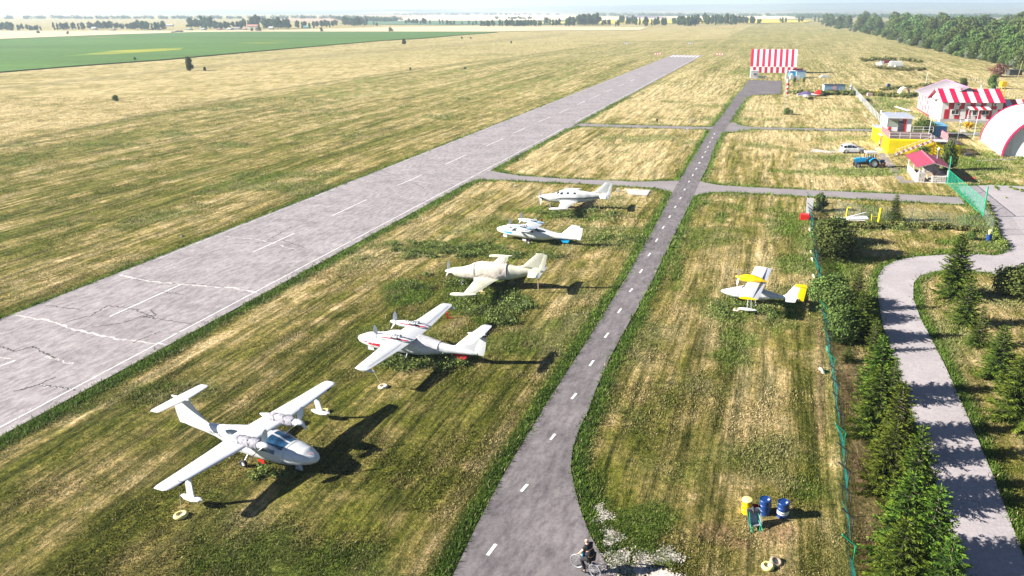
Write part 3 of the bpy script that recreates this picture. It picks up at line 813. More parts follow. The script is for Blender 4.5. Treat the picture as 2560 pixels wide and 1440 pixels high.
def make_spruce(seed, h, w, m, n_wh=24, dens=1.0, label='', loc=(0,0,0)):
    rr = random.Random(seed); rg = np.random.default_rng(seed)
    V = []; C = []
    def quadleaf(p, d, ln, wd, tone):
        d = d.normalized(); s = Vector((rr.uniform(-1,1), rr.uniform(-1,1), rr.uniform(-1,1))).cross(d)
        if s.length < 1e-3: return
        s = s.normalized() * wd
        a = p - s*0.5; b = p + s*0.5; c = p + d*ln + s*0.28; e = p + d*ln - s*0.28
        V.extend([tuple(a), tuple(b), tuple(c), tuple(e)]); C.extend([tone]*4)
    lean = (rr.uniform(-.03,.03), rr.uniform(-.03,.03))
    mb = MB(); mb.tube([(0,0,0), (lean[0]*h*.5, lean[1]*h*.5, h*0.5), (lean[0]*h, lean[1]*h, h*0.97)], [h*0.022, h*0.014, 0.012], 6)
    for i in range(n_wh):
        t = (i + rr.uniform(0, .5)) / n_wh
        z = h * (0.04 + 0.92 * t ** 0.92)
        rad = w * 0.5 * (1 - t) ** 0.82 * rr.uniform(0.82, 1.1) + 0.1
        nb = max(4, int((9 - 4*t) * dens))
        a0 = rr.uniform(0, 2*PI)
        for k in range(nb):
            a = a0 + 2*PI*k/nb + rr.uniform(-.25, .25)
            L = rad * rr.uniform(0.72, 1.18)
            up = 0.42 * t + rr.uniform(-.1, .12) - 0.12 * (1 - t)
            base = Vector((lean[0]*z, lean[1]*z, z)); dirv = Vector((math.cos(a), math.sin(a), up))
            side = Vector((-math.sin(a), math.cos(a), 0))
            mb.tube([base, base + dirv * L * 0.9 + Vector((0,0,-0.05*L))], [0.018, 0.005], 3, cap=False) if L > 0.5 else None
            ns = max(3, int(L * 13 * dens))
            bt = rr.uniform(0.7, 1.3)
            for j in range(ns):
                q = (j + 0.6) / ns
                p = base + dirv * L * q + Vector((0, 0, -0.16*L*q*(1-q) + 0.06*L*q*q))
                tl = 0.26 * (1.15 - q) * L**0.6 + 0.07
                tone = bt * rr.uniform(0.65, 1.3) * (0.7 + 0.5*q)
                tc = (tone * (0.9 + 0.95*q*q), tone * (0.95 + 0.5*q*q), tone * 0.8)  # sunlit tips painted in: needles lighter and yellower towards the branch end
                for sgn in (-1, 1):
                    dd = dirv * 0.75 + side * sgn * rr.uniform(0.6, 1.1) + Vector((0, 0, rr.uniform(-.35, .15)))
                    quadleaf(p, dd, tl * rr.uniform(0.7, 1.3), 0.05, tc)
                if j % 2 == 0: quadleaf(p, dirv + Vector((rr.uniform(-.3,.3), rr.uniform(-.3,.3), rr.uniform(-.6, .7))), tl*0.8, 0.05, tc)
            quadleaf(base + dirv*L*0.95, dirv, 0.16, 0.05, (2.2, 1.8, 0.9))  # end tuft in the same painted sunlit tone
    for k in range(14):
        quadleaf(Vector((lean[0]*h, lean[1]*h, h*(0.86 + 0.14*k/14))), Vector((rr.uniform(-1,1), rr.uniform(-1,1), 0.9)), 0.2*(1-k/16), 0.04, (1.7, 1.45, 1.0))
    t = thing('spruce_tree', label, 'spruce tree', loc, 0, 'young spruces along the park path')
    V = np.array(V); npmesh('crown', V, np.arange(len(V)).reshape(-1, 4), m, np.array(C), t)
    mb.build('trunk', M['bark'], t, fixn=False)
    return t
# spruces: (photo u, photo v of the foot, height, width, label)
SPR = [
 # base row left of path, from far to near: top v and foot v read from the photograph
 (2138,775,4.0,2.6,'yellow-green young spruce at the far end of the row by the green netting fence'),
 (2152,850,4.4,3.2,'dense spruce left of the path, just behind the big round bush by the fence'),
 (2182,880,3.0,1.6,'thin sparse spruce with a bare top beside the edge of the path'),
 (2195,985,4.6,3.6,'wide dark spruce left of the path with its foot beside the second broad tree shadow'),
 (2222,1010,3.6,2.2,'small bright spruce standing close to the path below a bare-topped one'),
 (2182,1090,5.0,3.8,'tall bushy spruce near the fence, middle of the thick left row'),
 (2235,1150,5.4,3.4,'large spruce with a bare pale leader touching the path edge'),
 (2215,1230,4.4,3.6,'broad dark spruce leaning to the fence side of the row'),
 (2280,1270,5.2,3.2,'bright yellow-green spruce with long leader at the path edge'),
 (2250,1400,5.2,3.8,'dense spruce in the lower part of the left row'),
 (2310,1440,5.2,3.6,'big light green spruce in the foreground beside the path'),
 (2240,1500,4.6,3.6,'dark spruce cut by the lower edge of the photo, fence side'),
 (2345,1560,4.8,3.6,'spruce cut by the lower edge of the photo, path side'),
 # right of path
 (2385,742,6.4,4.2,'tall pointed spruce standing inside the bend of the path'),
 (2410,812,4.4,3.4,'bluish green spruce in front of the tallest one'),
 (2446,868,3.6,2.2,'slim bright yellow-green spruce right of the path'),
 (2492,950,4.4,3.6,'broad olive spruce right of the path below the slim one'),
 (2545,1050,5.6,4.6,'large dark spruce at the right edge of the photo'),
 (2430,865,1.4,1.8,'low spreading spruce seedling at the foot of the slim spruce'),
 (2120,905,1.3,1.5,'tiny dark spruce seedling between fence and row'),
 (2234,553,3.6,2.5,'lone spruce beside the thin wire fence and the side taxiway'),
]
sp_proto = [make_spruce(3, 4.0, 2.8, M['spruce'], 24, 1.0), make_spruce(14, 4.0, 2.8, M['spruce'], 26, 1.15), make_spruce(25, 4.0, 2.4, M['spruce'], 20, 0.8)]
for i, (u, v, h, w, lab) in enumerate(SPR):
    k = (2 if w < 2.3 else i % 2)
    p = gp(u, v)
    o = sp_proto[k]
    wx = {0: 2.8, 1: 2.8, 2: 2.4}[k]
    w *= .9; h *= .95
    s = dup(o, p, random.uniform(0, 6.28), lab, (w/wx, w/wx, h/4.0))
    s.name = 'spruce_tree'
for o in sp_proto:
    for c in list(o.children): bpy.data.objects.remove(c)
    bpy.data.objects.remove(o)

# ------------------------------------------------------------------ aircraft helpers (nose towards +x, left +y)
def sring(x, hw, zl, zh, p=2.3, n=24, vee=0.0):
    mid = (zl + zh) / 2; hh = (zh - zl) / 2; out = []
    for k in range(n):
        a = 2*PI*k/n; c, s = math.cos(a), math.sin(a)
        y = hw * math.copysign(abs(c) ** (2/p), c); z = mid + hh * math.copysign(abs(s) ** (2/p), s)
        if vee and s < 0:
            z = mid - hh * (abs(s) ** (2/p)) ; y *= 1 - vee * (abs(s) ** 3)
            z += 0
        out.append((x, y, z))
    return out
class Body:
    """lofted body from stations (x, halfwidth, zlow, zhigh, power)"""
    def __init__(s, st, vee=0.0): s.st = sorted(st, key=lambda q: q[0]); s.vee = vee
    def at(s, x):
        st = s.st
        if x <= st[0][0]: return st[0]
        for a, b in zip(st, st[1:]):
            if x <= b[0]:
                t = (x - a[0]) / (b[0] - a[0]); t2 = t*t*(3-2*t) * .35 + t * .65
                return tuple(p + (q - p) * t2 for p, q in zip(a, b))
        return st[-1]
    def pt(s, x, deg, off=0.0):
        _, hw, zl, zh, p = s.at(x); a = R(deg); c, n_ = math.cos(a), math.sin(a)
        mid = (zl+zh)/2; hh = (zh-zl)/2 + off; hw += off
        y = hw * math.copysign(abs(c)**(2/p), c); z = mid + hh * math.copysign(abs(n_)**(2/p), n_)
        if s.vee and n_ < 0: y *= 1 - s.vee * abs(n_)**3
        return (x, y, z)
    def mesh(s, mb, n=28, m=40):
        x0, x1 = s.st[0][0], s.st[-1][0]; rings = []
        xs = sorted(set([x0 + (x1-x0)*i/m for i in range(m+1)] + [q[0] for q in s.st]))
        for x in xs: rings.append([s.pt(x, 360*k/n) for k in range(n)])
        mb.loft(rings)
    def patch(s, mb, x0, x1, a0, a1, off=0.012, nx=8, na=8, shape=None, wr=0.0, seed=0, mi=None):
        """skin patch following the body; shape(tx)->(a0,a1) optional; wr = wrinkle height"""
        rr = random.Random(seed); g = []
        for i in range(nx + 1):
            tx = i / nx; x = x0 + (x1-x0)*tx; b0, b1 = (a0, a1) if shape is None else shape(tx)
            row = []
            for j in range(na + 1):
                w = wr * (rr.uniform(-1, 1)) if wr else 0
                row.append(s.pt(x, b0 + (b1-b0)*j/na, off + w))
            g.append(row)
        mb.grid(g, mi)
def foil(le, ch, th, z, y, n=9, cam=0.02, vert=False):
    """closed airfoil ring at span position y (or height z when vert)"""
    up = []; lo = []
    for i in range(n + 1):
        t = 0.5 * (1 - math.cos(PI * i / n))
        h = th / 0.2 * (0.2969*math.sqrt(t) - 0.126*t - 0.3516*t*t + 0.2843*t**3 - 0.1036*t**4) * ch
        c = cam * ch * 4 * t * (1 - t)
        up.append((t, c + h + 0.002)); lo.append((t, c - h - 0.002))
    pts = up[::-1] + lo[1:]
    if vert: return [(le - t*ch, y + h, z) for t, h in pts]
    return [(le - t*ch, y, z + h) for t, h in pts]
def wing(mb, secs, mi=None, vert=False, cam=0.02):
    """secs = [(y, xLE, chord, z, thick)...] from one tip to the other"""
    mb.loft([foil(x, c, t, z, y, cam=(0 if vert else cam), vert=vert) for y, x, c, z, t in secs], True, mi)
def both(secs): return [(-y, x, c, z, t) for y, x, c, z, t in secs[::-1] if y > 0.001] + secs
def propeller(parent, loc, r, nb, a0, mblade, mspin, spin_r=0.16, spin_l=0.42, tip=None):
    p = thing('propeller', None, None, loc); 
    for k in ('label', 'category'): 
        if k in p: del p[k]
    p.parent = parent
    mb = MB(); mb.lathe([(0.001, spin_l), (spin_r*.45, spin_l*.82), (spin_r*.82, spin_l*.45), (spin_r, 0.0), (spin_r, -0.04)], axis='x', n=14)
    mb.build('spinner', mspin, p, True)
    for k in range(nb):
        a = a0 + 2*PI*k/nb; e = Vector((0, math.cos(a), math.sin(a))); s = Vector((0, -math.sin(a), math.cos(a)))
        rings = []
        for q in range(7):
            t = q / 6; rad = spin_r*0.6 + (r - spin_r*0.6)*t
            w = (0.06 + 0.085*math.sin(PI*min(1, t*0.85 + 0.1))) * r / 0.95 * (0.55 if t > .98 else 1); tw = R(60 - 42*t)
            ax = s * math.cos(PI/2 - tw + PI/2) + Vector((1, 0, 0)) * math.sin(PI/2 - tw + PI/2)
            nm = e.cross(ax)
            c = e * rad + Vector((0.06, 0, 0))
            rings.append([c + ax*w, c + nm*0.012, c - ax*w, c - nm*0.012])
        mb = MB(); mb.loft(rings); mb.build('blade', mblade, p, False)
    return p
def wheel(parent, loc, r, w, rot=0.0, name='wheel', rim=None):
    e = bpy.data.objects.new(name, None); COL.objects.link(e); e.parent = parent; e.location = loc; e.rotation_euler = (0, 0, rot); e.empty_display_size = .1
    mb = MB(); mb.lathe([(r*.55, -w*.5), (r*.86, -w*.5), (r, -w*.28), (r, w*.28), (r*.86, w*.5), (r*.55, w*.5), (r*.55, -w*.5)], axis='y', n=20, cap=False); mb.build('tyre', M['black'], e, True, auto=40)
    mb = MB(); mb.lathe([(0.001, -w*.34), (r*.2, -w*.42), (r*.3, -w*.3), (r*.56, -w*.36), (r*.56, w*.36), (r*.3, w*.3), (r*.2, w*.42), (0.001, w*.34)], axis='y', n=16); mb.build('rim', rim or M['ltgrey'], e, True, auto=40)
    return e
def letters(parent, txt, loc, rot, size, m, name='lettering', ext=0.002):
    cu = bpy.data.curves.new(name, 'FONT'); cu.body = txt; cu.size = size; cu.extrude = ext; cu.align_x = 'CENTER'; cu.align_y = 'CENTER'
    cu.resolution_u = 2
    cu.materials.append(m)
    tmp = bpy.data.objects.new(name, cu); COL.objects.link(tmp)
    me = bpy.data.meshes.new_from_object(tmp.evaluated_get(bpy.context.evaluated_depsgraph_get()))
    bpy.data.objects.remove(tmp)
    o = bpy.data.objects.new(name, me); COL.objects.link(o); o.parent = parent; o.location = loc; o.rotation_euler = rot
    return o

def amphibian(label, loc, rz, outer=True, stab=True, stripe=None, covered=True, windows=True, backcover=False, hatch=None, floats=True, pitch=0.0, zs=0.87, grp='twin engined amphibious aircraft parked on the grass'):
    t = thing('amphibious_aircraft', label, 'aircraft', loc, rz, grp)
    t.rotation_euler = (0, R(-pitch), rz); t.scale = (1, 1, zs)
    pm = M['plane']
    B = Body([(q[0], q[1]*1.14, q[2], q[3]+(.09 if 1.5 < q[0] < 3.6 else 0), q[4]) for q in [(4.2, .03, .96, 1.06, 2.1), (4.1, .2, .8, 1.2, 2.1), (3.85, .38, .64, 1.34, 2.2), (3.4, .54, .5, 1.47, 2.3), (2.7, .69, .40, 1.6, 2.4), (2.1, .76, .35, 1.7, 2.5),
              (1.6, .78, .33, 1.95, 2.6), (1.1, .78, .33, 2.16, 2.6), (0.3, .77, .33, 2.2, 2.6), (-0.7, .72, .36, 2.14, 2.5), (-1.5, .58, .46, 2.02, 2.4), (-2.2, .42, .66, 1.9, 2.3),
              (-3.0, .29, .88, 1.8, 2.2), (-4.0, .2, 1.04, 1.72, 2.1), (-5.0, .12, 1.16, 1.62, 2.0), (-5.45, .05, 1.26, 1.5, 2.0)]], 0.55)
    mb = MB(); B.mesh(mb, 30, 46)
    mb.build('fuselage', pm, t, True, auto=60)
    # hull keel and chine strip
    mb = MB(); 
    g = [[B.pt(3.9 - 6.0*i/20, a, 0.015) for a in (196, 204)] for i in range(21)]; mb.grid(g)
    g = [[B.pt(3.9 - 6.0*i/20, a, 0.015) for a in (336, 344)] for i in range(21)]; mb.grid(g)
    mb.build('spray_rail', M['planegrime'], t, True)
    for q in (2.5, -2.35, -0.45):
        mb = MB(); B.patch(mb, q, q-.03, 0, 360, .008, 1, 30); mb.build('panel_seam', M['grey'], t, True)
    gm = M['blueglass'] if covered else M['glass']
    if windows:
        for (x0, x1, a0, a1, nm) in ((1.2, 2.3, 92, 134, 'windscreen'), (1.2, 2.3, 46, 88, 'windscreen')):
            mb = MB(); B.patch(mb, x0, x1, a0, a1, 0.012, shape=lambda q, a0=a0, a1=a1: (a0 + (3 if a0 > 90 else 7)*q*0, a1)); mb.build(nm, gm, t, True)
        for sg in (0, 1):
            mb = MB()
            f = lambda q, sg=sg: ((8 + 6*q, 46 - 14*q) if not sg else (172 - 6*q, 134 + 14*q))
            B.patch(mb, 0.95, 1.95, 0, 0, 0.012, shape=f); mb.build('side_window', gm, t, True)
            mb = MB(); f = lambda q, sg=sg: ((100, 118) if sg else (62, 80))
            B.patch(mb, 0.55, 0.95, 0, 0, 0.012, 4, 4, shape=f); mb.build('roof_window', gm, t, True)
    if windows and not backcover:
        for sg in (0, 1):
            def f(q, sg=sg):
                h = math.sin(PI * min(1, q*0.9 + 0.08)) ** 0.6
                c = 52; w = 17 * h
                return (c - w, c + w) if not sg else (180 - c + w, 180 - c - w)
            mb = MB(); B.patch(mb, -0.75, -2.0, 0, 0, 0.012, 12, 6, shape=f); mb.build('rear_window', M['glass'], t, True)
            mb = MB(); B.patch(mb, -0.2, -0.7, 0, 0, 0.012, 5, 4, shape=lambda q, sg=sg: ((18 , 24 + 14*(1-abs(2*q-1))) if not sg else (162, 156 - 14*(1-abs(2*q-1))))); mb.build('side_window', M['glass'], t, True)
    if backcover:
        mb = MB(); B.patch(mb, -0.75, -2.5, 12, 168, 0.03, 16, 22, wr=0.012, seed=4); mb.build('fabric_cover', M['cloth'] if stripe is None else M['planegrimecloth'], t, True)
    # wing
    zw = 2.08
    if outer:
        secs = both([(0, .88, 1.75, zw+.03, .13), (0.8, .86, 1.72, zw+.02, .13), (2.2, .78, 1.55, zw, .13), (4.2, .62, 1.22, zw+.05, .12), (5.9, .5, .98, zw+.1, .11), (6.13, .36, .78, zw+.11, .07), (6.2, .16, .5, zw+.11, .03)])
    else:
        secs = both([(0, .88, 1.75, zw+.03, .13), (0.8, .86, 1.72, zw+.02, .13), (2.05, .8, 1.55, zw, .13)])
    mb = MB(); wing(mb, secs); w = mb.build('wing', pm, t, True, auto=50)
    # flap and aileron seams
    ymax = 5.7 if outer else 2.0
    for sg in (-1, 1):
        mb = MB()
        for a, b_ in ((0.9, ymax),):
            for i in range(10):
                y0 = a + (b_-a)*i/10; y1 = a + (b_-a)*(i+1)/10
                def zx(y):
                    k = min(1, max(0, (y-2.2)/3.5)); ch = 1.55 - 0.57*k; le = .78 - .28*k
                    return le - ch*0.74, zw + .1*k + 0.052*ch + 0.012
                xa, za = zx(y0); xb, zb = zx(y1)
                mb.add([(xa, sg*y0, za), (xa-.035, sg*y0, za-.002), (xb-.035, sg*y1, zb-.002), (xb, sg*y1, zb)], [(0, 1, 2, 3)])
        mb.build('aileron_seam', M['grey'], t)
    if outer and not floats:
        for sg in (-1, 1):
            mb = MB(); mb.M = Matrix.Translation((-.1, sg*5.85, 0)); Body([(.75, .02, 1.98, 2.02, 2), (.4, .09, 1.86, 2.12, 2), (-.3, .1, 1.84, 2.12, 2), (-.8, .02, 1.95, 2.05, 2)]).mesh(mb, 12, 10); mb.build('tip_fairing', pm, t, True)
    if outer and floats:
        for sg in (-1, 1):
            mb = MB(); zf = 0.62
            F = Body([(.75, .03, zf-.05, zf+.05, 2), (.6, .15, zf-.13, zf+.1, 2.2), (.2, .22, zf-.2, zf+.1, 2.4), (-.25, .2, zf-.16, zf+.09, 2.4), (-.62, .1, zf-.05, zf+.08, 2.4)], 0.4)
            F.mesh(mb, 16, 14)
            mb.M = Matrix.Translation((0.15, sg*4.75, 0)); v0 = list(mb.v); mb.v = [tuple(mb.M @ Vector(p)) for p in v0]
            fl = mb.build('wing_float', pm, t, True, auto=50)
            mb = MB(); mb.M = Matrix.Translation((0.15, sg*4.75, 0))
            mb.loft([[(.22 - q*0.0, .03, .4), (-.0, .045, .4), (-.26, .02, .4), (-.26, -.02, .4), (0, -.045, .4), (.22, -.03, .4)],
                     [(.22, .03-sg*0.1, zw), (0, .045-sg*.1, zw), (-.2, .02-sg*.1, zw), (-.2, -.02-sg*.1, zw), (0, -.045-sg*.1, zw), (.22, -.03-sg*.1, zw)]] if False else
                    [[(.22, .03, .66), (0, .045, .66), (-.26, .02, .66), (-.26, -.02, .66), (0, -.045, .66), (.22, -.03, .66)],
                     [(.1, .03-sg*.12, zw), (-.1, .045-sg*.12, zw), (-.32, .02-sg*.12, zw), (-.32, -.02-sg*.12, zw), (-.1, -.045-sg*.12, zw), (.1, -.03-sg*.12, zw)]])
            mb.build('float_strut', pm, fl, True, auto=40)
        for sg in (-1, 1):
            mb = MB(); mb.box(.44, .56, sg*5.35-.18, sg*5.35+.18, zw+.03, zw+.12); mb.build('landing_light', M['glass'], t)
    # engines
    for sg in (-1, 1):
        Nc = Body([(1.75, .12, 2.04, 2.28, 2), (1.68, .2, 1.93, 2.35, 2.4), (1.2, .26, 1.86, 2.42, 2.5), (.6, .28, 1.9, 2.42, 2.5), (0, .26, 1.98, 2.38, 2.4), (-.6, .18, 2.08, 2.3, 2.2), (-.95, .05, 2.15, 2.24, 2)])
        mb = MB(); mb.M = Matrix.Translation((0, sg*1.3, .12)); Nc.mesh(mb, 20, 24)
        na = mb.build('engine_nacelle', M['greycloth'] if False else pm, t, True, auto=60)
        if covered:
            mb = MB(); mb.M = Matrix.Translation((0, sg*1.3, .12)); Nc.patch(mb, -0.25, 1.5, -60, 240, 0.03, 22, 26, wr=0.024, seed=8+sg)
            cv = mb.build('engine_cover', M['greycloth'], na, True)
            mb = MB(); mb.M = Matrix.Translation((0, sg*1.3, .12))
            for q in (0.25, 0.95): mb.tube([Nc.pt(q + 0.1*math.sin(k), 360*k/16, .065) for k in range(17)], 0.014, 4)
            mb.build('tie_strap', M['dark'], na)
        elif stripe:
            for s2 in (0, 1):
                mb = MB(); mb.M = Matrix.Translation((0, sg*1.3, .12))
                Nc.patch(mb, 1.55, -0.75, 0, 0, 0.012, 14, 3, shape=lambda q, s2=s2: ((12 - 2*q, 24 + 30*q) if not s2 else (168 + 2*q, 156 - 30*q)))
                mb.build('colour_stripe', stripe, na, True)
            mb = MB(); mb.M = Matrix.Translation((0, sg*1.3, .12))
            for s3 in (.19, -.33):
                mb = MB(); mb.M = Matrix.Translation((0, sg*1.3, .12)); mb.box(-.02, .5, s3, s3+.14, 2.3, 2.43); mb.build('exhaust_box', M['dark'], na)
                mb = MB(); mb.M = Matrix.Translation((0, sg*1.3, .12)); mb.box(.06, .42, s3+.01, s3+.13, 2.432, 2.45); mb.build('exhaust_grille', M['ltgrey'], na)
            mb = MB(); mb.M = Matrix.Translation((0, sg*1.3, .12))
            for q in range(6): mb.box(.95 - q*.2, 1.05 - q*.2, -.03 - .05*(q % 2), .07, 2.41, 2.47)
            mb.build('cooling_vent', M['ltgrey'], na)
        propeller(t, (1.78, sg*1.3, 2.28), 1.02, 3, {-1: 1.3, 1: 1.15}[sg] + (0.25 if stripe else 0), M['white'] if not stripe else M['ltgrey'], M['white'] if covered else pm, .21, .5)
    # fin, rudder, tailplane
    mb = MB(); wing(mb, [(0, -2.9, 2.5, 1.62, .05), (0, -3.75, 1.65, 1.85, .09), (0, -4.75, 1.05, 3.0, .1), (0, -4.9, .95, 3.2, .09)], vert=True)
    mb.build('tail_fin', pm, t, True, auto=50)
    mb = MB(); wing(mb, [(0, -5.2, .75, 1.3, .06), (0, -5.28, .78, 1.85, .07), (0, -5.68, .5, 3.0, .06)], vert=True)
    mb.build('rudder', pm, t, True, auto=50)
    if stab:
        mb = MB(); wing(mb, both([(0, -4.95, .98, 3.2, .09), (1.55, -5.12, .74, 3.22, .09), (1.72, -5.2, .6, 3.22, .05), (1.76, -5.36, .4, 3.22, .02)]), cam=0); mb.build('tailplane', pm, t, True, auto=50)
        mb = MB(); Body([(-4.72, .03, 3.16, 3.22, 2), (-5.0, .1, 3.1, 3.3, 2), (-5.6, .12, 3.1, 3.34, 2), (-6.15, .04, 3.2, 3.32, 2)]).mesh(mb, 12, 10); mb.build('tail_fairing', pm, t, True)
    # gear
    for sg in (-1, 1):
        wheel(t, (-.25, sg*1.02, .25), .25, .16)
        mb = MB(); mb.tube([(-.25, sg*1.0, .27), (-.2, sg*.6, .75)], [.035, .045], 6); mb.build('gear_leg', M['ltgrey'], t)
        mb = MB(); mb.box(.3, .75, sg*.5-.02, sg*.5+.02, .13, .36); mb.build('gear_door', M['redpaint'] if sg < 0 and covered else pm, t)
        mb = MB(); mb.box(2.75, 3.25, sg*.3-.015, sg*.3+.015, .15, .52); mb.build('gear_door', pm, t)
    wheel(t, (2.9 if covered else 3.0, 0, .19), .19, .11)
    mb = MB(); mb.tube([(2.9 if covered else 3.0, .09, .2), (2.95, .07, .5)], .025, 6); mb.tube([(2.9 if covered else 3.0, -.09, .2), (2.95, -.07, .5)], .025, 6); mb.build('gear_leg', M['grey'], t)
    if covered:
        letters(t, 'LA-8', (1.0, -.805, 1.42), (R(88), 0, 0), .2, M['dark'])
        letters(t, 'RA-1175G', (-2.75, -.41, 1.42), (R(84), 0, R(-7)), .26, M['dark'])
        letters(t, 'T', (3.75, -.12, 1.385), (R(20), 0, R(-70)), .34, M['red'])
        mb = MB(); B.patch(mb, 2.95, 4.05, 46, 49, 0.012, 10, 2); B.patch(mb, 2.95, 4.05, 131, 134, 0.012, 10, 2); mb.build('nose_seam', M['ltgrey'], t)
    if stripe:
        mb = MB()
        for s2 in (0, 1):
            B.patch(mb, 4.05, 3.0, 0, 0, 0.012, 8, 2, shape=lambda q, s2=s2: ((2 , 3 + 9*q) if not s2 else (178, 177 - 9*q)))
            B.patch(mb, 2.9, 1.9, 0, 0, 0.012, 8, 2, shape=lambda q, s2=s2: ((-4, 8) if not s2 else (184, 172)))
        mb.build('colour_stripe', stripe, t, True)
        mb = MB(); B.patch(mb, -3.4, -4.6, 225, 315, 0.014, 6, 6, shape=lambda q: (215, 325)); mb.build('belly_panel', stripe, t, True)
        mb = MB(); mb.add([(-3.5, 0.02, 1.0), (-3.9, .02, .62), (-4.5, .02, .66), (-4.7, .02, 1.12), (-3.5, -0.02, 1.0), (-3.9, -.02, .62), (-4.5, -.02, .66), (-4.7, -.02, 1.12)], [(0,1,2,3), (7,6,5,4), (0,4,5,1), (1,5,6,2), (2,6,7,3)]); mb.build('water_rudder', stripe, t)
    if hatch:
        mb = MB(); mb.M = Matrix.Translation((0.2, 0, 0)); 
        for k in range(4): mb.tube([(1.2-k*.2, .5, 1.95+.0*k), (.9-k*.2, .7, 2.12), (.7-k*.2, .82, 1.7)], .03, 5)
        mb.build('engine_cowl_ribs', M['brown'], t)
    return t
M['planegrimecloth'] = mat('pale_fabric_cover', (0.55, 0.53, 0.54), 0.85, 0.15, 3.0, bmp=0.5)
amphibian('white twin engined T-tailed amphibious aircraft with grey cloth over its engines, nearest the camera', (-20.0, 37.4, 0), R(-21))
amphibian('white twin engined amphibious aircraft with red stripes on its engines and both wings fitted', (-14.95, 51.0, 0), R(164.5), stripe=M['red'], covered=False, windows=False, backcover=True, floats=False, pitch=3.2, zs=.85)
amphibian('white amphibious aircraft with blue stripes, its outer wings and tailplane taken off', (-9.0, 80.75, 0), R(159), outer=False, stab=False, stripe=M['blue'], covered=False, windows=True, hatch=True, pitch=3.2, zs=.83)

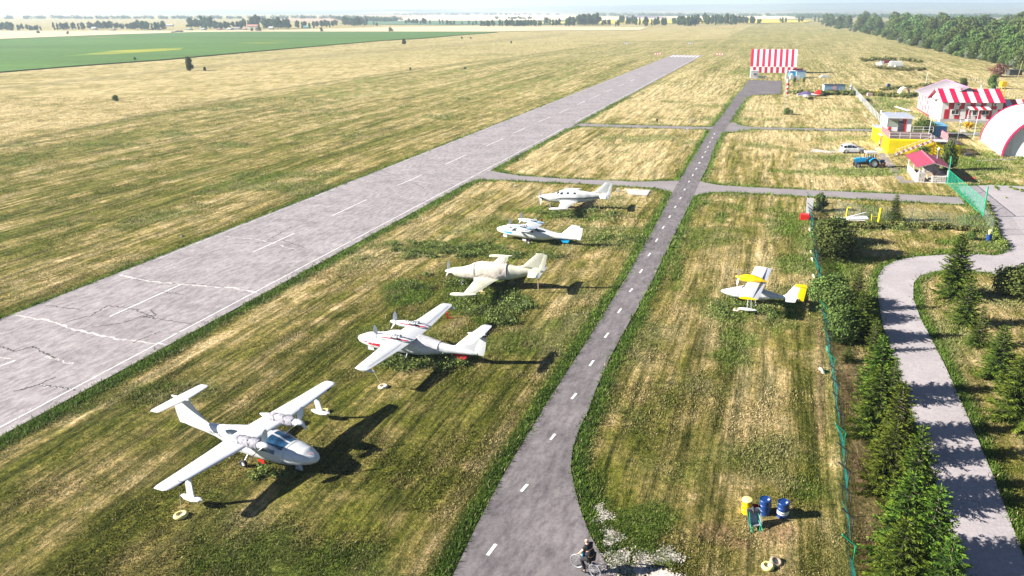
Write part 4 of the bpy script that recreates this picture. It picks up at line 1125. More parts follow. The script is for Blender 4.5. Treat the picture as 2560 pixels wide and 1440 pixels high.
def single(label, loc, rz, m, cover, windows):
    t = thing('propeller_aircraft', label, 'aircraft', loc, rz, 'single engined low wing aircraft parked on the grass')
    B = Body([(3.3, .2, 1.18, 1.55, 2), (3.22, .34, 1.0, 1.66, 2.2), (2.6, .45, .86, 1.78, 2.3), (1.9, .52, .78, 1.86, 2.4), (1.35, .57, .74, 2.0, 2.4), (.75, .64, .72, 2.32, 2.4), (0.2, .66, .72, 2.42, 2.4), (-1.4, .66, .74, 2.4, 2.4),
              (-2.4, .56, .88, 2.28, 2.3), (-3.4, .4, 1.12, 2.14, 2.2), (-4.6, .2, 1.42, 1.98, 2.1), (-5.35, .08, 1.62, 1.86, 2)])
    mb = MB(); B.mesh(mb, 28, 40); mb.build('fuselage', m, t, True, auto=60)
    if cover:
        mb = MB(); B.patch(mb, 1.9, -2.3, -28, 208, 0.03, 40, 36, wr=0.012, seed=6)
        c = mb.build('fabric_cover', M['cloth'], t, True)
        mb = MB()
        for q in (0.75, -2.25): mb.tube([B.pt(q, -20 + 220*k/20, .05) for k in range(21)], 0.018, 4)
        mb.tube([B.pt(.75, 200, .05), B.pt(1.4, 178, .05), B.pt(1.9, 168, .04)], .014, 4); mb.tube([B.pt(.72, -20, .05), B.pt(1.4, 2, .05), B.pt(1.9, 12, .04)], .014, 4)
        mb.tube([B.pt(.75, -18, .05), B.pt(0, -2, .05), B.pt(-.8, -14, .05)], .014, 4)
        mb.build('tie_strap', M['greycloth'], c)
    if windows:
        for sg in (0, 1):
            for (x0, x1, a0, a1) in ((.35, .72, 24, 48), (-.42, -.12, 26, 46), (-1.3, -1.0, 26, 46)):
                mb = MB(); f = (lambda q, a0=a0, a1=a1, sg=sg: (a0, a1) if not sg else (180-a0, 180-a1)); B.patch(mb, x0, x1, 0, 0, .012, 4, 4, shape=f); mb.build('cabin_window', M['glass'], t, True)
            mb = MB(); f = lambda q, sg=sg: ((42, 80) if not sg else (138, 100)); B.patch(mb, 1.22, .86, 0, 0, .012, 5, 5, shape=f); mb.build('windscreen', M['glass'], t, True)
            mb = MB()
            for k in range(3): B.patch(mb, 1.8 - k*.5, -4.4, 0, 0, .012, 26, 1, shape=lambda q, sg=sg, k=k: ((-3 - 5*k + 4*q, -5.5 - 5*k + 3*q) if not sg else (183 + 5*k - 4*q, 185.5 + 5*k - 3*q)))
            mb.build('pinstripe', M['dark'], t, True)
    # wing
    mb = MB(); secs = both([(0, .85, 2.5, .98, .12), (.6, .8, 2.35, .98, .13), (1.3, .55, 1.85, 1.02, .13), (5.15, .2, .98, 1.22, .11), (5.4, .12, .9, 1.23, .08)]); wing(mb, secs); mb.build('wing', m, t, True, auto=50)
    for sg in (-1, 1):
        mb = MB()
        mb.add([(-.95, sg*1.3, 1.16), (-.98, sg*1.3, 1.16), (-.53, sg*5.1, 1.30), (-.50, sg*5.1, 1.30)], [(0,1,2,3)])
        mb.build('flap_seam', M['grey'], t)
    for sg in (-1, 1):
        mb = MB(); mb.M = Matrix.Translation((0, sg*5.45, 0)); Body([(1.25, .03, 1.2, 1.26, 2), (1.1, .13, 1.1, 1.37, 2), (.6, .2, 1.04, 1.42, 2), (0, .2, 1.06, 1.42, 2), (-.6, .13, 1.16, 1.4, 2), (-1.2, .04, 1.3, 1.4, 2)]).mesh(mb, 16, 16)
        mb.build('tip_tank', m, t, True)
        wheel(t, (-.3, sg*1.9, .24), .24, .15)
        mb = MB(); mb.tube([(-.3, sg*1.9, .26), (-.25, sg*1.85, 1.0)], [.04, .05], 6); mb.build('gear_leg', M['ltgrey'], t)
        mb = MB(); mb.box(-.5, -.05, sg*2.05-.015, sg*2.05+.015, .3, .95); mb.build('gear_door', m, t)
    wheel(t, (2.15, 0, .2), .2, .12)
    mb = MB(); mb.tube([(2.15, .1, .22), (2.2, .06, .85)], .03, 6); mb.tube([(2.15, -.1, .22), (2.2, -.06, .85)], .03, 6); mb.build('gear_leg', M['ltgrey'], t)
    mb = MB(); wing(mb, [(0, -2.9, 2.3, 2.12, .03), (0, -3.75, 1.5, 2.28, .08), (0, -4.95, .82, 3.35, .09), (0, -4.98, .76, 3.5, .07)], vert=True); mb.build('tail_fin', m, t, True, auto=50)
    mb = MB(); wing(mb, [(0, -5.2, .5, 1.9, .06), (0, -5.72, .3, 3.4, .06)], vert=True); mb.build('rudder', M['planegrime'] if not cover else m, t, True, auto=50)
    mb = MB(); wing(mb, both([(0, -4.2, 1.1, 1.76, .08), (1.75, -4.6, .68, 1.8, .09), (1.85, -4.65, .6, 1.8, .03)]), cam=0); mb.build('tailplane', m, t, True, auto=50)
    mb = MB()
    for sg in (-1, 1):
        mb.add([(-5.18, sg*.15, 1.80), (-5.3, sg*1.8, 1.82), (-5.55, sg*1.75, 1.70), (-5.6, sg*.15, 1.68), (-5.18, sg*.15, 1.78), (-5.3, sg*1.8, 1.80), (-5.55, sg*1.75, 1.68), (-5.6, sg*.15, 1.66)], [(0,1,2,3), (7,6,5,4), (0,4,5,1), (1,5,6,2), (2,6,7,3)])
    mb.build('elevator', M['planegrime'], t)
    mb = MB(); mb.box(3.0, 3.2, -.46, -.3, 1.16, 1.34); mb.box(3.0, 3.2, .3, .46, 1.16, 1.34); mb.tube([(2.9, -.46, 1.1), (3.15, -.56, 1.2), (3.0, -.56, 1.15)], .05, 6); mb.build('exhaust_stub', M['dark'], t)
    propeller(t, (3.34, 0, 1.38), 1.02, 4 if not cover else 3, 1.7, M['white'] if True else M['dark'], M['white'], .17, .42)
    return t
single('cream coloured low wing aircraft with a pale cloth cover tied round its cabin', (-11.75, 66.0, 0), R(171), M['cream'], True, False)
single('white low wing aircraft with dark pinstripes and square cabin windows, farthest in the row', (-5.85, 95.8, 0), R(173.5), M['planegrime'], False, True)
for (u, v, uu, vv, l, z0) in ((1346, 745, 1338, 716, 'wooden prop under the tail of the cream aircraft', 1.6), (1498, 528, 1500, 505, 'thin pole propping the tail of the white low wing aircraft', 1.6)):
    p = gp(u, v - (10 if u < 1400 else 0)); mb = MB(); mb.tube([(0, 0, 0), (0.03, 0, z0)], .05, 6)
    o = mb.build('support_post', M['wood'], None); o.location = p; tag(o, l, 'post')

def parasol():
    t = thing('amphibious_aircraft', 'small white amphibious aircraft with yellow engine pod and yellow rudder by the netting fence', 'aircraft', (12.5, 61.6, 0), R(161))
    m = M['plane']
    B = Body([(3.1, .04, .86, .94, 2), (2.95, .16, .74, 1.02, 2.1), (2.5, .36, .56, 1.16, 2.2), (1.8, .52, .42, 1.36, 2.3), (1.1, .58, .34, 1.6, 2.3), (.4, .56, .32, 1.68, 2.3), (-.3, .48, .38, 1.55, 2.2), (-.9, .38, .52, 1.3, 2.1), (-1.8, .24, .7, 1.12, 2), (-2.8, .14, .8, 1.04, 2), (-3.6, .07, .84, 1.0, 2)], .5)
    mb = MB(); B.mesh(mb, 24, 34); mb.build('fuselage', m, t, True, auto=60)
    mb = MB(); B.patch(mb, -.55, -1.9, 0, 180, .03, 14, 16, wr=.018, seed=3); mb.build('fabric_cover', M['planegrimecloth'], t, True)
    mb = MB(); wing(mb, both([(0, .85, 1.55, 1.92, .13), (4.1, .85, 1.55, 2.0, .13)])); w = mb.build('wing', M['plane'], t, True, auto=50)
    mb = MB(); wing(mb, [(4.11, .84, 1.52, 2.0, .14), (4.26, .74, 1.3, 2.0, .09)]); wing(mb, [(-4.26, .74, 1.3, 2.0, .09), (-4.11, .84, 1.52, 2.0, .14)]); mb.build('wing_tip', M['orange'], t, True, auto=50)
    for sg in (-1, 1): mb = MB(); mb.box(-.3, -.27, min(sg*.1, sg*4.1), max(sg*.1, sg*4.1), 1.98, 2.085); mb.build('aileron_seam', M['dark'], t)
    Nc = Body([(1.55, .1, 2.2, 2.45, 2), (1.48, .24, 2.05, 2.58, 2.3), (1.0, .3, 1.98, 2.66, 2.4), (.4, .28, 2.0, 2.66, 2.3), (-.3, .16, 2.05, 2.45, 2.2), (-.85, .04, 2.1, 2.18, 2)])
    mb = MB(); Nc.mesh(mb, 18, 22); na = mb.build('engine_pod', M['orange'], t, True, auto=60)
    mb = MB(); Nc.patch(mb, 1.5, -.7, 86, 94, .012, 12, 2); mb.build('pod_seam', M['dark'], na)
    propeller(t, (1.58, 0, 2.34), .85, 3, 1.2, M['white'], M['orange'], .14, .36)
    for sg in (-1, 1):
        mb = MB(); mb.M = Matrix.Translation((.3, sg*2.6, 0)); Body([(.8, .02, .44, .5, 2), (.5, .13, .34, .56, 2), (0, .17, .3, .58, 2), (-.5, .12, .36, .54, 2), (-.85, .03, .44, .5, 2)]).mesh(mb, 12, 12)
        f = mb.build('wing_float', m, t, True)
        mb = MB(); mb.tube([(.35, sg*2.6, .5), (.3, sg*2.5, 1.95)], .03, 6); mb.tube([(0, sg*2.6, .5), (.1, sg*2.5, 1.95)], .025, 6); mb.build('float_strut', M['ltgrey'], f)
        mb = MB(); mb.tube([(.2, sg*.5, 1.0), (.2, sg*2.0, 1.93)], .03, 6); mb.build('wing_strut', M['ltgrey'], t)
        wheel(t, (-.1, sg*.8, .2), .2, .12)
        mb = MB(); mb.tube([(-.1, sg*.8, .22), (0, sg*.5, .7)], .03, 6); mb.build('gear_leg', M['grey'], t)
    mb = MB(); wing(mb, [(0, -1.9, 1.6, .98, .03), (0, -2.5, 1.05, 1.2, .08), (0, -3.05, .62, 2.0, .09)], vert=True); mb.build('tail_fin', m, t, True, auto=50)
    mb = MB(); wing(mb, [(0, -3.5, .5, .75, .06), (0, -3.45, .62, 1.2, .06), (0, -3.62, .55, 1.95, .06)], vert=True); wing(mb, [(0, -3.05, 1.15, 2.01, .08), (0, -3.3, .85, 2.25, .05)], vert=True); mb.build('rudder', M['orange'], t, True, auto=50)
    mb = MB(); wing(mb, both([(0, -2.5, .95, 1.0, .08), (1.25, -2.62, .8, 1.04, .08)]), cam=0); mb.build('tailplane', m, t, True, auto=50)
    letters(t, 'RA-0595A', (1.25, .62, 1.05), (R(80), 0, R(180)), .28, M['ltgrey'])
    letters(t, 'RA-0595A', (1.25, -.62, 1.05), (R(80), 0, 0), .28, M['ltgrey'])
parasol()

def lowwing_far():
    p = gp(2015, 246)
    t = thing('light_aircraft', 'small white light aircraft with purple cover and bright red tail fin far off', 'aircraft', (p.x, p.y, 0), R(163))
    B = Body([(2.6, .15, .9, 1.2, 2), (2.4, .36, .72, 1.3, 2.2), (1.6, .5, .6, 1.45, 2.3), (.8, .55, .6, 1.9, 2.3), (-.2, .55, .62, 1.95, 2.3), (-1.2, .42, .75, 1.6, 2.2), (-2.6, .22, .9, 1.3, 2), (-3.6, .08, .98, 1.2, 2)])
    mb = MB(); B.mesh(mb, 20, 26); mb.build('fuselage', M['plane'], t, True)
    mb = MB(); B.patch(mb, 2.3, -1.3, -5, 185, .03, 18, 16, wr=.015, seed=2); mb.build('fabric_cover', M['purplecloth'], t, True)
    mb = MB(); wing(mb, both([(0, .8, 1.5, .72, .13), (4.2, .7, 1.3, .95, .12)])); mb.build('wing', M['plane'], t, True, auto=50)
    mb = MB(); wing(mb, [(0, -1.9, 2.0, 1.3, .04), (0, -3.0, 1.1, 2.45, .08)], vert=True); mb.build('tail_fin', M['redpaint'], t, True, auto=50)
    mb = MB(); wing(mb, both([(0, -2.9, .9, 1.15, .08), (1.4, -3.0, .7, 1.15, .08)]), cam=0); mb.build('tailplane', M['redpaint'], t, True, auto=50)
    for q in ((1.9, 0), (.0, -1.2), (.0, 1.2)): wheel(t, (q[0], q[1], .2), .2, .14)
    mb = MB(); mb.tube([(1.9, 0, .2), (1.95, 0, .8)], .03, 5); mb.tube([(0, -1.2, .2), (0, -1.1, .8)], .03, 5); mb.tube([(0, 1.2, .2), (0, 1.1, .8)], .03, 5); mb.build('gear_leg', M['ltgrey'], t)
    propeller(t, (2.62, 0, 1.05), .85, 2, .4, M['white'], M['white'], .14, .3)
lowwing_far()

# ------------------------------------------------------------------ tie-down tyres and ropes
def tyre(label, p, m, r=.33, tilt=(0, 0, 0), ctr=None, w=.2):
    t = thing('painted_tyre', label, 'tyre', p, 0); t.rotation_euler = tilt
    mb = MB(); mb.lathe([(r*.5, .02), (r*.82, 0), (r, w*.35), (r, w*.65), (r*.82, w), (r*.5, w*.95), (r*.46, w*.5), (r*.5, .02)], n=24, cap=False); mb.build('tyre', m, t, True)
    if ctr: mb = MB(); mb.lathe([(.001, w*.6), (r*.3, w*.62), (r*.5, w*.55), (r*.5, .02), (.001, .02)], n=16); mb.build('filling', ctr, t)
    return t
tyre('yellow painted tyre weighing down the near wing of the closest aircraft', gp(453, 1292), M['tyreyellow'], .34, ctr=M['plaster'])
tyre('pale tyre roped to the wing tip of the red striped aircraft', gp(958, 970), M['tyrewhite'], .33, ctr=M['plaster'])
tyre('yellow tyre under the far wing float of the closest aircraft', gp(812, 1032), M['tyreyellow'], .3)
tyre('pale tyre beside the float of the yellow podded aircraft', gp(1842, 778), M['tyrewhite'], .33, ctr=M['plaster'])
tyre('yellow tyre lying flat at the bottom edge near the netting fence', gp(1919, 1420), M['tyreyellow'], .3, ctr=M['plaster'])
tyre('brown concrete filled tyre leaning beside the yellow one', gp(1938, 1408), M['wood'], .3, (R(18), R(12), 0), M['plaster'])
for i, (u, v) in enumerate([(2025,577),(2028,633),(2030,652),(2033,694),(2052,930)]):
    tyre(['pale half tyre against the netting fence, farthest of the row','pale half tyre against the netting fence, second from the far end','pale half tyre at the netting fence, third from the far end','pale half tyre at the netting fence, level with the yellow rudder','pale tyre by the netting fence beside the mown plot'][i], gp(u, v), M['tyrewhite'], .33, (R(60), 0, R(60+10*i)))
for lab, a, b_ in (('thin rope tying the near wing tip to a yellow tyre', gp(453, 1290, .2), Vector((-21.6, 32.3, 2.05))), ('thin rope tying the red striped aircraft to a pale tyre', gp(958, 968, .2), Vector((-16.4, 46.2, 2.05)))):
    mb = MB(); mb.tube([a, a.lerp(b_, .5) - Vector((0, 0, .12)), b_], .018, 5); tag(mb.build('tie_rope', M['rope'], None), lab, 'rope')

# ------------------------------------------------------------------ buildings
def rails(parent, pts, h=1.0, posts=1.0, m=None, m2=None, name='railing', stripe=False):
    """posts and rails along a 3d polyline; one mesh per rail run"""
    mb = MB()
    for a, b_ in zip(pts, pts[1:]):
        a = Vector(a); b_ = Vector(b_); n = max(1, int((b_-a).length / posts))
        for k in range(n + 1):
            q = a.lerp(b_, k/n)
            if stripe:
                for j in range(4): mb.box(q.x-.05, q.x+.05, q.y-.05, q.y+.05, q.z+h*j/4, q.z+h*(j+1)/4-.001, (j + k) % 2)
            else: mb.box(q.x-.03, q.x+.03, q.y-.03, q.y+.03, q.z, q.z+h, 0)
        for hh in (h, h*.5): mb.tube([a+Vector((0,0,hh)), b_+Vector((0,0,hh))], .03, 5, (1 if stripe else 0))
    return mb.build(name, [m or M['white'], m2 or M['red']], parent)
def window(parent, x0, x1, z0, z1, y, sash=2, fm=None, gm=None, name='window'):
    """window in a wall lying in the local xz plane, facing -y"""
    w = MB(); f = .07
    w.box(x0, x1, y-.05, y, z0, z0+f); w.box(x0, x1, y-.05, y, z1-f, z1); w.box(x0, x0+f, y-.05, y, z0+f, z1-f); w.box(x1-f, x1, y-.05, y, z0+f, z1-f)
    for k in range(1, sash): c = x0+(x1-x0)*k/sash; w.box(c-f/2, c+f/2, y-.05, y, z0+f, z1-f)
    w.box(x0-.06, x1+.06, y-.12, y-.052, z0-.06, z0)
    o = w.build(name, fm or M['white'], parent)
    g = MB(); g.box(x0+f, x1-f, y-.02, y-.003, z0+f, z1-f); g.build('pane', gm or M['glass'], o)
    return o

# control tower on yellow containers
T = thing('control_tower', 'white control cabin with grey flat roof standing on yellow containers, with an outside stair', 'building', (49.0, 135.4, 0), R(-9))
mb = MB(); W, D, Z = 8.8, 17.5, 2.6
mb.box(0, W, 0, D, 0.05, Z)
for k in range(44): x = .1 + k*(W-.2)/44; mb.box(x, x+.1, -.035, -.001, .2, Z-.15)
for k in range(86): y = .1 + k*(D-.2)/86; mb.box(-.035, -.001, y, y+.1, .2, Z-.15)
mb.build('yellow_container', M['yellow'], T)
mb = MB(); mb.box(-.1, 1.6, D-3.6, D+.1, Z+.002, Z+.12); mb.build('rear_roof', M['roofgrey'], T)
mb = MB()
for k in range(16): mb.box(.15, W+.0, .6+k*.53, .6+k*.53+.49, Z+.02, Z+.08)
mb.build('deck', M['dkwood'], T)
mb = MB(); mb.box(-.06, -.001, 5.6, 8.0, .1, 2.3); dd = mb.build('side_door', M['brown'], T)
mb = MB(); 
for k in range(8): mb.box(-.09, -.061, 5.8+.25*(k % 3)+.3*(k//3), 5.98+.25*(k % 3)+.3*(k//3), .3+.24*k, .42+.24*k)
mb.build('door_marking', M['white'], dd)
mb = MB(); mb.box(-.5, 0, 5.4, 8.2, 2.35, 2.45); mb.build('door_canopy', M['white'], T)
# cabin
cx0, cx1, cy0, cy1, cz0, cz1 = 1.1, 5.5, 9.2, 15.8, Z+.08, 5.15
mb = MB(); t_ = .1
mb.box(cx0+2.1, cx1, cy0, cy0+t_, cz0, cz1); mb.box(cx0, cx0+2.1, cy0, cy0+t_, cz0, cz0+.8)
mb.box(cx0, cx0+2.1, cy0, cy0+t_, cz1-.25, cz1); mb.box(cx0, cx0+.12, cy0, cy0+t_, cz0+.8, cz1-.25)
mb.box(cx0, cx0+t_, cy0+t_+.001, cy1, cz0, cz0+.8); mb.box(cx0, cx0+t_, cy0+t_+.001, cy1, cz1-.25, cz1)
for k in range(5): y = cy0+t_+.001+k*(cy1-cy0-.25)/4; mb.box(cx0, cx0+t_, y, y+.12, cz0+.8, cz1-.25)
mb.box(cx1-t_, cx1, cy0+t_+.001, cy1, cz0, cz1); mb.box(cx0+t_, cx1-t_, cy1-t_, cy1, cz0, cz1)
mb.build('cabin_wall', M['white'], T)
mb = MB(); mb.box(cx0+.12, cx0+2.1, cy0+.03, cy0+.05, cz0+.8, cz1-.25); mb.build('front_window', net_mat('clear_glazing', (.25,.33,.33), 2, .35), T)
mb = MB(); mb.box(cx0+.03, cx0+.05, cy0+.2, cy1-.1, cz0+.8, cz1-.25); mb.build('side_glazing', net_mat('clear_glazing_side', (.25,.33,.33), 2, .4), T)
mb = MB(); mb.box(cx0+.4, cx0+1.9, cy0+.9, cy0+1.6, cz0+.0, cz0+.75); mb.build('desk', M['dark'], T)
mb = MB(); mb.box(cx0+2.75, cx0+3.45, cy0-.04, cy0-.002, cz0, cz1-.15); mb.build('red_panel', M['redpaint'], T)
mb = MB(); mb.box(cx0+.3, cx0+.8, cy0-.03, cy0-.002, cz0+.3, cz0+.8); mb.build('red_marking', M['redpaint'], T)
mb = MB(); mb.box(cx0+2.0, cx0+3.0, cy0-.09, cy0-.042, cz0, cz0+1.95); d = mb.build('door', M['dark'], T)
mb = MB(); mb.box(cx0+2.1, cx0+2.2, cy0-.14, cy0-.092, cz0+.95, cz0+1.0); mb.build('handle', M['ltgrey'], d)
mb = MB(); mb.box(cx0-.25, cx1+.35, cy0-.55, cy1+.2, cz1+.002, cz1+.2); mb.build('roof_edge', M['white'], T)
mb = MB(); mb.box(cx0-.2, cx1+.3, cy0-.5, cy1+.15, cz1+.202, cz1+.24); mb.build('roof', M['roofgrey'], T)
mb = MB(); mb.lathe([(.001, .36), (.12, .3), (.17, .15), (.12, 0)], (cx0-.1, cy1, cz1+.24), n=10); mb.build('dome_lamp', M['white'], T, True)
mb = MB(); mb.tube([(3.2, 13.5, cz1+.24), (3.3, 13.5, cz1+2.0)], .025, 5); mb.build('antenna', M['orange'], T)
rails(T, [(.2, .8, Z+.08), (.2, 8.8, Z+.08)], 1.1, .55, M['white'], M['red'], 'left_railing', True)
rails(T, [(.2, .7, Z+.08), (W-1.6, .7, Z+.08)], .95, 1.5, M['white'], M['white'], 'front_railing')
rails(T, [(W+.7, -1.4, Z+.08), (W+.7, 3.2, Z+.08)], 1.25, .45, M['white'], M['red'], 'right_railing', True)
rails(T, [(5.8, 8.8, Z+.08), (W+.6, 8.8, Z+.08)], 1.0, 1.2, M['white'], M['white'], 'rear_railing')
mb = MB(); mb.box(W-1.5, W+.75, -1.45, .5, Z-.05, Z+.07); mb.build('landing', M['ltgrey'], T)
for q in (-1.35,):
    for x in (W-1.4, W+.65):
        mb = MB(); mb.box(x-.05, x+.05, q-.05, q+.05, 0, Z-.052); mb.build('landing_post', M['brown'], T)
st = MB(); n = 12; sx0, sx1 = 1.2, W-1.5
for k in range(n): x = sx0+(sx1-sx0)*k/n; st.box(x, x+.42, -1.3, -.4, Z*(k+.7)/n-.03, Z*(k+.7)/n+.02)
stt = st.build('stair_tread', M['dkwood'], T)
for y, nm in ((-1.36, 'stringer'), (-.36, 'stringer')):
    mb = MB()
    for k in range(16):
        a = k/16; b_ = (k+1)/16
        p0 = Vector((sx0+(sx1-sx0)*a, y, Z*a)); p1 = Vector((sx0+(sx1-sx0)*b_, y, Z*b_))
        mb.add([(p0.x, y-.03, p0.z-.05), (p1.x, y-.03, p1.z-.05), (p1.x, y-.03, p1.z+.2), (p0.x, y-.03, p0.z+.2), (p0.x, y+.03, p0.z-.05), (p1.x, y+.03, p1.z-.05), (p1.x, y+.03, p1.z+.2), (p0.x, y+.03, p0.z+.2)], [(0,1,2,3), (7,6,5,4), (3,2,6,7), (0,4,5,1)], k % 2)
    mb.build(nm, [M['white'], M['brown']], T)
mb = MB(); a = Vector((sx0, -1.36, 0)); b_ = Vector((sx1, -1.36, Z))
for k in range(13): q = a.lerp(b_, k/12); mb.box(q.x-.02, q.x+.02, q.y-.02, q.y+.02, q.z+.15, q.z+1.0)
mb.tube([a+Vector((0,0,1)), b_+Vector((0,0,1))], .025, 5); mb.build('stair_handrail', M['ltgrey'], T)
mb = MB(); mb.box(5.0, 5.12, -1.42, -1.3, 0, 1.45); mb.build('stair_post', M['brown'], T)
p = gp(2303, 376); mb = MB(); mb.tube([(0,0,0), (.3, 0, 6.6)], .05, 6); o = mb.build('flag_pole', M['ltgrey'], None); o.location = (57.9, 140.5, 0); tag(o, 'thin pale pole standing behind the deck of the control tower', 'pole')

# red and white house with the striped roof
HX, HY, HRZ = 74.9, 176.2, R(-4)
Hs = thing('striped_house', 'two storey house with crimson and white checkered front and broadly striped roof', 'house', (HX, HY, 0), HRZ)
L = 13.4; wz0, wz1 = .75, 4.7
mb = MB(); mb.box(0.02, L-.02, .02, 7.5, 0, .74); mb.build('plinth', M['concrete'], Hs)
mb = MB(); mb.box(.0, L, .0, 7.8, wz0, wz1); nst = 11
mb.build('wall', M['white'], Hs)
mb = MB(); cw = L/ (nst+.4)
for k in range(nst):
    x0 = .35 + k*cw
    for (a, b_, ph) in ((wz0+.02, 2.9, 0), (2.92, wz1-.05, 0)):
        if (k + (0 if a < 2 else 1)) % 2 == 0:
            mb.box(x0 + (.35 if a < 2 else 0), x0+cw-.02 + (.35 if a < 2 and k < nst-1 else 0), -.02, -.003, a, b_)
mb.build('checker_panel', M['red'], Hs)
# roof: front and rear slopes with stripes
def striped_slope(parent, x0, x1, ya, za, yb, zb, n, m0, m1, name, th=.08):
    for idx, (m, nm) in enumerate(((m0, name+'_red'), (m1, name+'_white'))):
        mb = MB()
        for k in range(n):
            if k % 2 != idx: continue
            a = x0+(x1-x0)*k/n; b_ = x0+(x1-x0)*(k+1)/n
            mb.panel((a, ya, za), (b_, ya, za), (b_, yb, zb), (a, yb, zb), th)
        mb.build(name, m, parent)
mb = MB(); mb.panel((-.75, -.7, wz1-.25), (-.28, -.7, wz1-.25), (-.28, 3.9, 7.05), (-.75, 3.9, 7.05), .08); mb.build('roof', M['white'], Hs)
striped_slope(Hs, -.28, L+.3, -.7, wz1-.25, 3.9, 7.05, 11, M['magenta'], M['white'], 'roof')
mb = MB(); mb.panel((-.75, 3.9, 7.05), (L+.3, 3.9, 7.05), (L+.3, 8.5, wz1-.25), (-.75, 8.5, wz1-.25), .08); mb.build('roof', M['magenta'], Hs)
mb = MB(); mb.slab([(0,0),(1,1)], 0, 0) if False else None
mb.add([(.0, .0, wz1), (0, 7.8, wz1), (0, 3.9, 6.85), (.1, .0, wz1), (.1, 7.8, wz1), (.1, 3.9, 6.85)], [(0,1,2), (5,4,3), (0,3,4,1), (1,4,5,2), (2,5,3,0)]); mb.build('gable', M['plaster'], Hs)
mb = MB(); mb.box(9.9, 10.15, 5.0, 5.25, 6.2, 7.9); mb.build('chimney', M['ltgrey'], Hs)
for x0 in (2.25,): window(Hs, x0, x0+1.75, 1.75, 2.75, -.024, 2)
window(Hs, 6.9, 8.0, 1.6, 2.7, -.024, 1); window(Hs, 8.9, 10.6, 1.75, 2.75, -.024, 2)
mb = MB(); mb.box(4.35, 5.45, -.06, -.022, .76, 3.0); mb.build('door', M['white'], Hs)
for x0 in (2.3, 9.6, 12.0)[:3]:
    if x0 == 9.6: continue
    x0 = 3.2 if x0 < 3 else 11.2
    mb = MB(); mb.box(x0, x0+.85, -.35, -.022, 3.75, 4.3); ac = mb.build('air_conditioner', M['white'], Hs)
    mb = MB(); mb.lathe([(.001, -.36), (.2, -.365), (.22, -.351)], (x0+.3, 0, 4.03), 'y', 14); mb.build('fan_grille', M['dark'], ac)
mb = MB()
for k in range(5):
    pass
# porch awning
for idx, m in ((0, M['white']), (1, M['red'])):
    mb = MB()
    for k in range(5):
        if k % 2 != idx: continue
        a = 5.35 + k*.92; mb.panel((a+.55, -1.5, 2.95), (a+.92+.55, -1.5, 2.95), (a+.92, -.03, 3.75), (a, -.03, 3.75), .05)
    mb.build('awning', m, Hs)
mb = MB(); mb.box(5.6, 5.7, -1.4, -1.3, 0.0, 2.95); mb.build('awning_post', M['white'], Hs)
rails(Hs, [(5.9, -1.35, .75), (5.9, -.1, .75)], .9, .5)
mb = MB(); mb.box(5.5, 10.6, -1.6, -.03, 0, .72); mb.build('porch', M['concrete'], Hs)
mb = MB()
for k in range(3): mb.box(4.4, 5.45, -1.2+k*.35, -.85+k*.35, 0, .2+.2*k)
mb.build('step', M['concrete'], Hs)
# barn behind
Bn = thing('barn', 'long barn with white corrugated roof and thin crimson stripes on its sunlit side wall', 'barn', (75.0, 178.0, 0), R(-9.5))
BL, BW = 22.3, 12.5
mb = MB(); mb.box(0, .15, .3, BL, .35, 4.7); mb.box(.15, BW, BL-.15, BL, .35, 4.7); mb.box(BW-.15, BW, 8, BL-.15, .35, 4.7); mb.build('wall', mat('dull_white_cladding', (.3, .3, .31), .7), Bn)
mb = MB()
for k in range(14):
    y = .6 + k*(BL-.9)/14
    z0_, z1_ = ((.5, 2.4), (2.4, 4.6))[k % 2]
    mb.box(-.03, -.003, y, y+.66, z0_ + (k % 5)*.05, z1_-(k % 3)*.1)
mb.build('wall_stripe', M['red'], Bn)
mb = MB(); mb.box(-.08, .2, .3, BL, 0, .34); mb.build('plinth', M['red'], Bn)
def corr(parent, xa, za, xb, zb, y0, y1, n, m, name='roof'):
    mb = MB(); dx, dz = xb-xa, zb-za; L_ = math.hypot(dx, dz); nx_, nz_ = -dz/L_, dx/L_
    g = []
    for k in range(n*4+1):
        y = y0+(y1-y0)*k/(n*4); h = .06*math.sin(PI*k/2) + .03
        g.append([(xa+nx_*h, y, za+nz_*h), (xb+nx_*h, y, zb+nz_*h)])
    mb.grid(g)
    g2 = [[(p[0]-nx_*.12, p[1], p[2]-nz_*.12) for p in r] for r in (g[0], g[-1])]; mb.grid(g2)
    return mb.build(name, m, parent)
M['corrwhite'] = mat('white_corrugated', (.34, .33, .35), .5, .08, 1.0)
# pinkish seams between the sheets
corr(Bn, -.9, 4.55, BW/2, 7.4, 1.4, BL+1, 30, M['corrwhite'])
corr(Bn, BW+.9, 4.55, BW/2, 7.4, 1.4, BL+1, 30, M['corrwhite'])
mb = MB()
for k in range(14): y = 2.0 + k*1.52; mb.panel((-.88, y, 4.66), (BW/2, y, 7.51), (BW/2, y+.45, 7.51), (-.88, y+.45, 4.66), -.015)
mb.build('roof_seam', mat('dusky_pink_sheet', (.13, .08, .11), .6, .2, 2), Bn)
mb = MB(); mb.tube([(BW/2, 1.4, 7.5), (BW/2, BL+1, 7.5)], .1, 6); mb.tube([(-.9, BL+1, 4.6), (BW/2, BL+1, 7.5), (BW+.9, BL+1, 4.6)], .08, 6); mb.build('ridge_cap', mat('mauve_ridge', (.38, .16, .34), .5), Bn)
mb = MB(); 
for k in range(4): mb.tube([(0.3+k*1.2, 1.6, 4.6), (0.3+k*1.5, 1.6, 4.9+k*.6)], .07, 4)
mb.tube([(0, 1.6, 4.65), (5.5, 1.6, 4.65)], .08, 4); mb.build('roof_truss', M['wood'], Bn)
p = gp(2313, 214); 
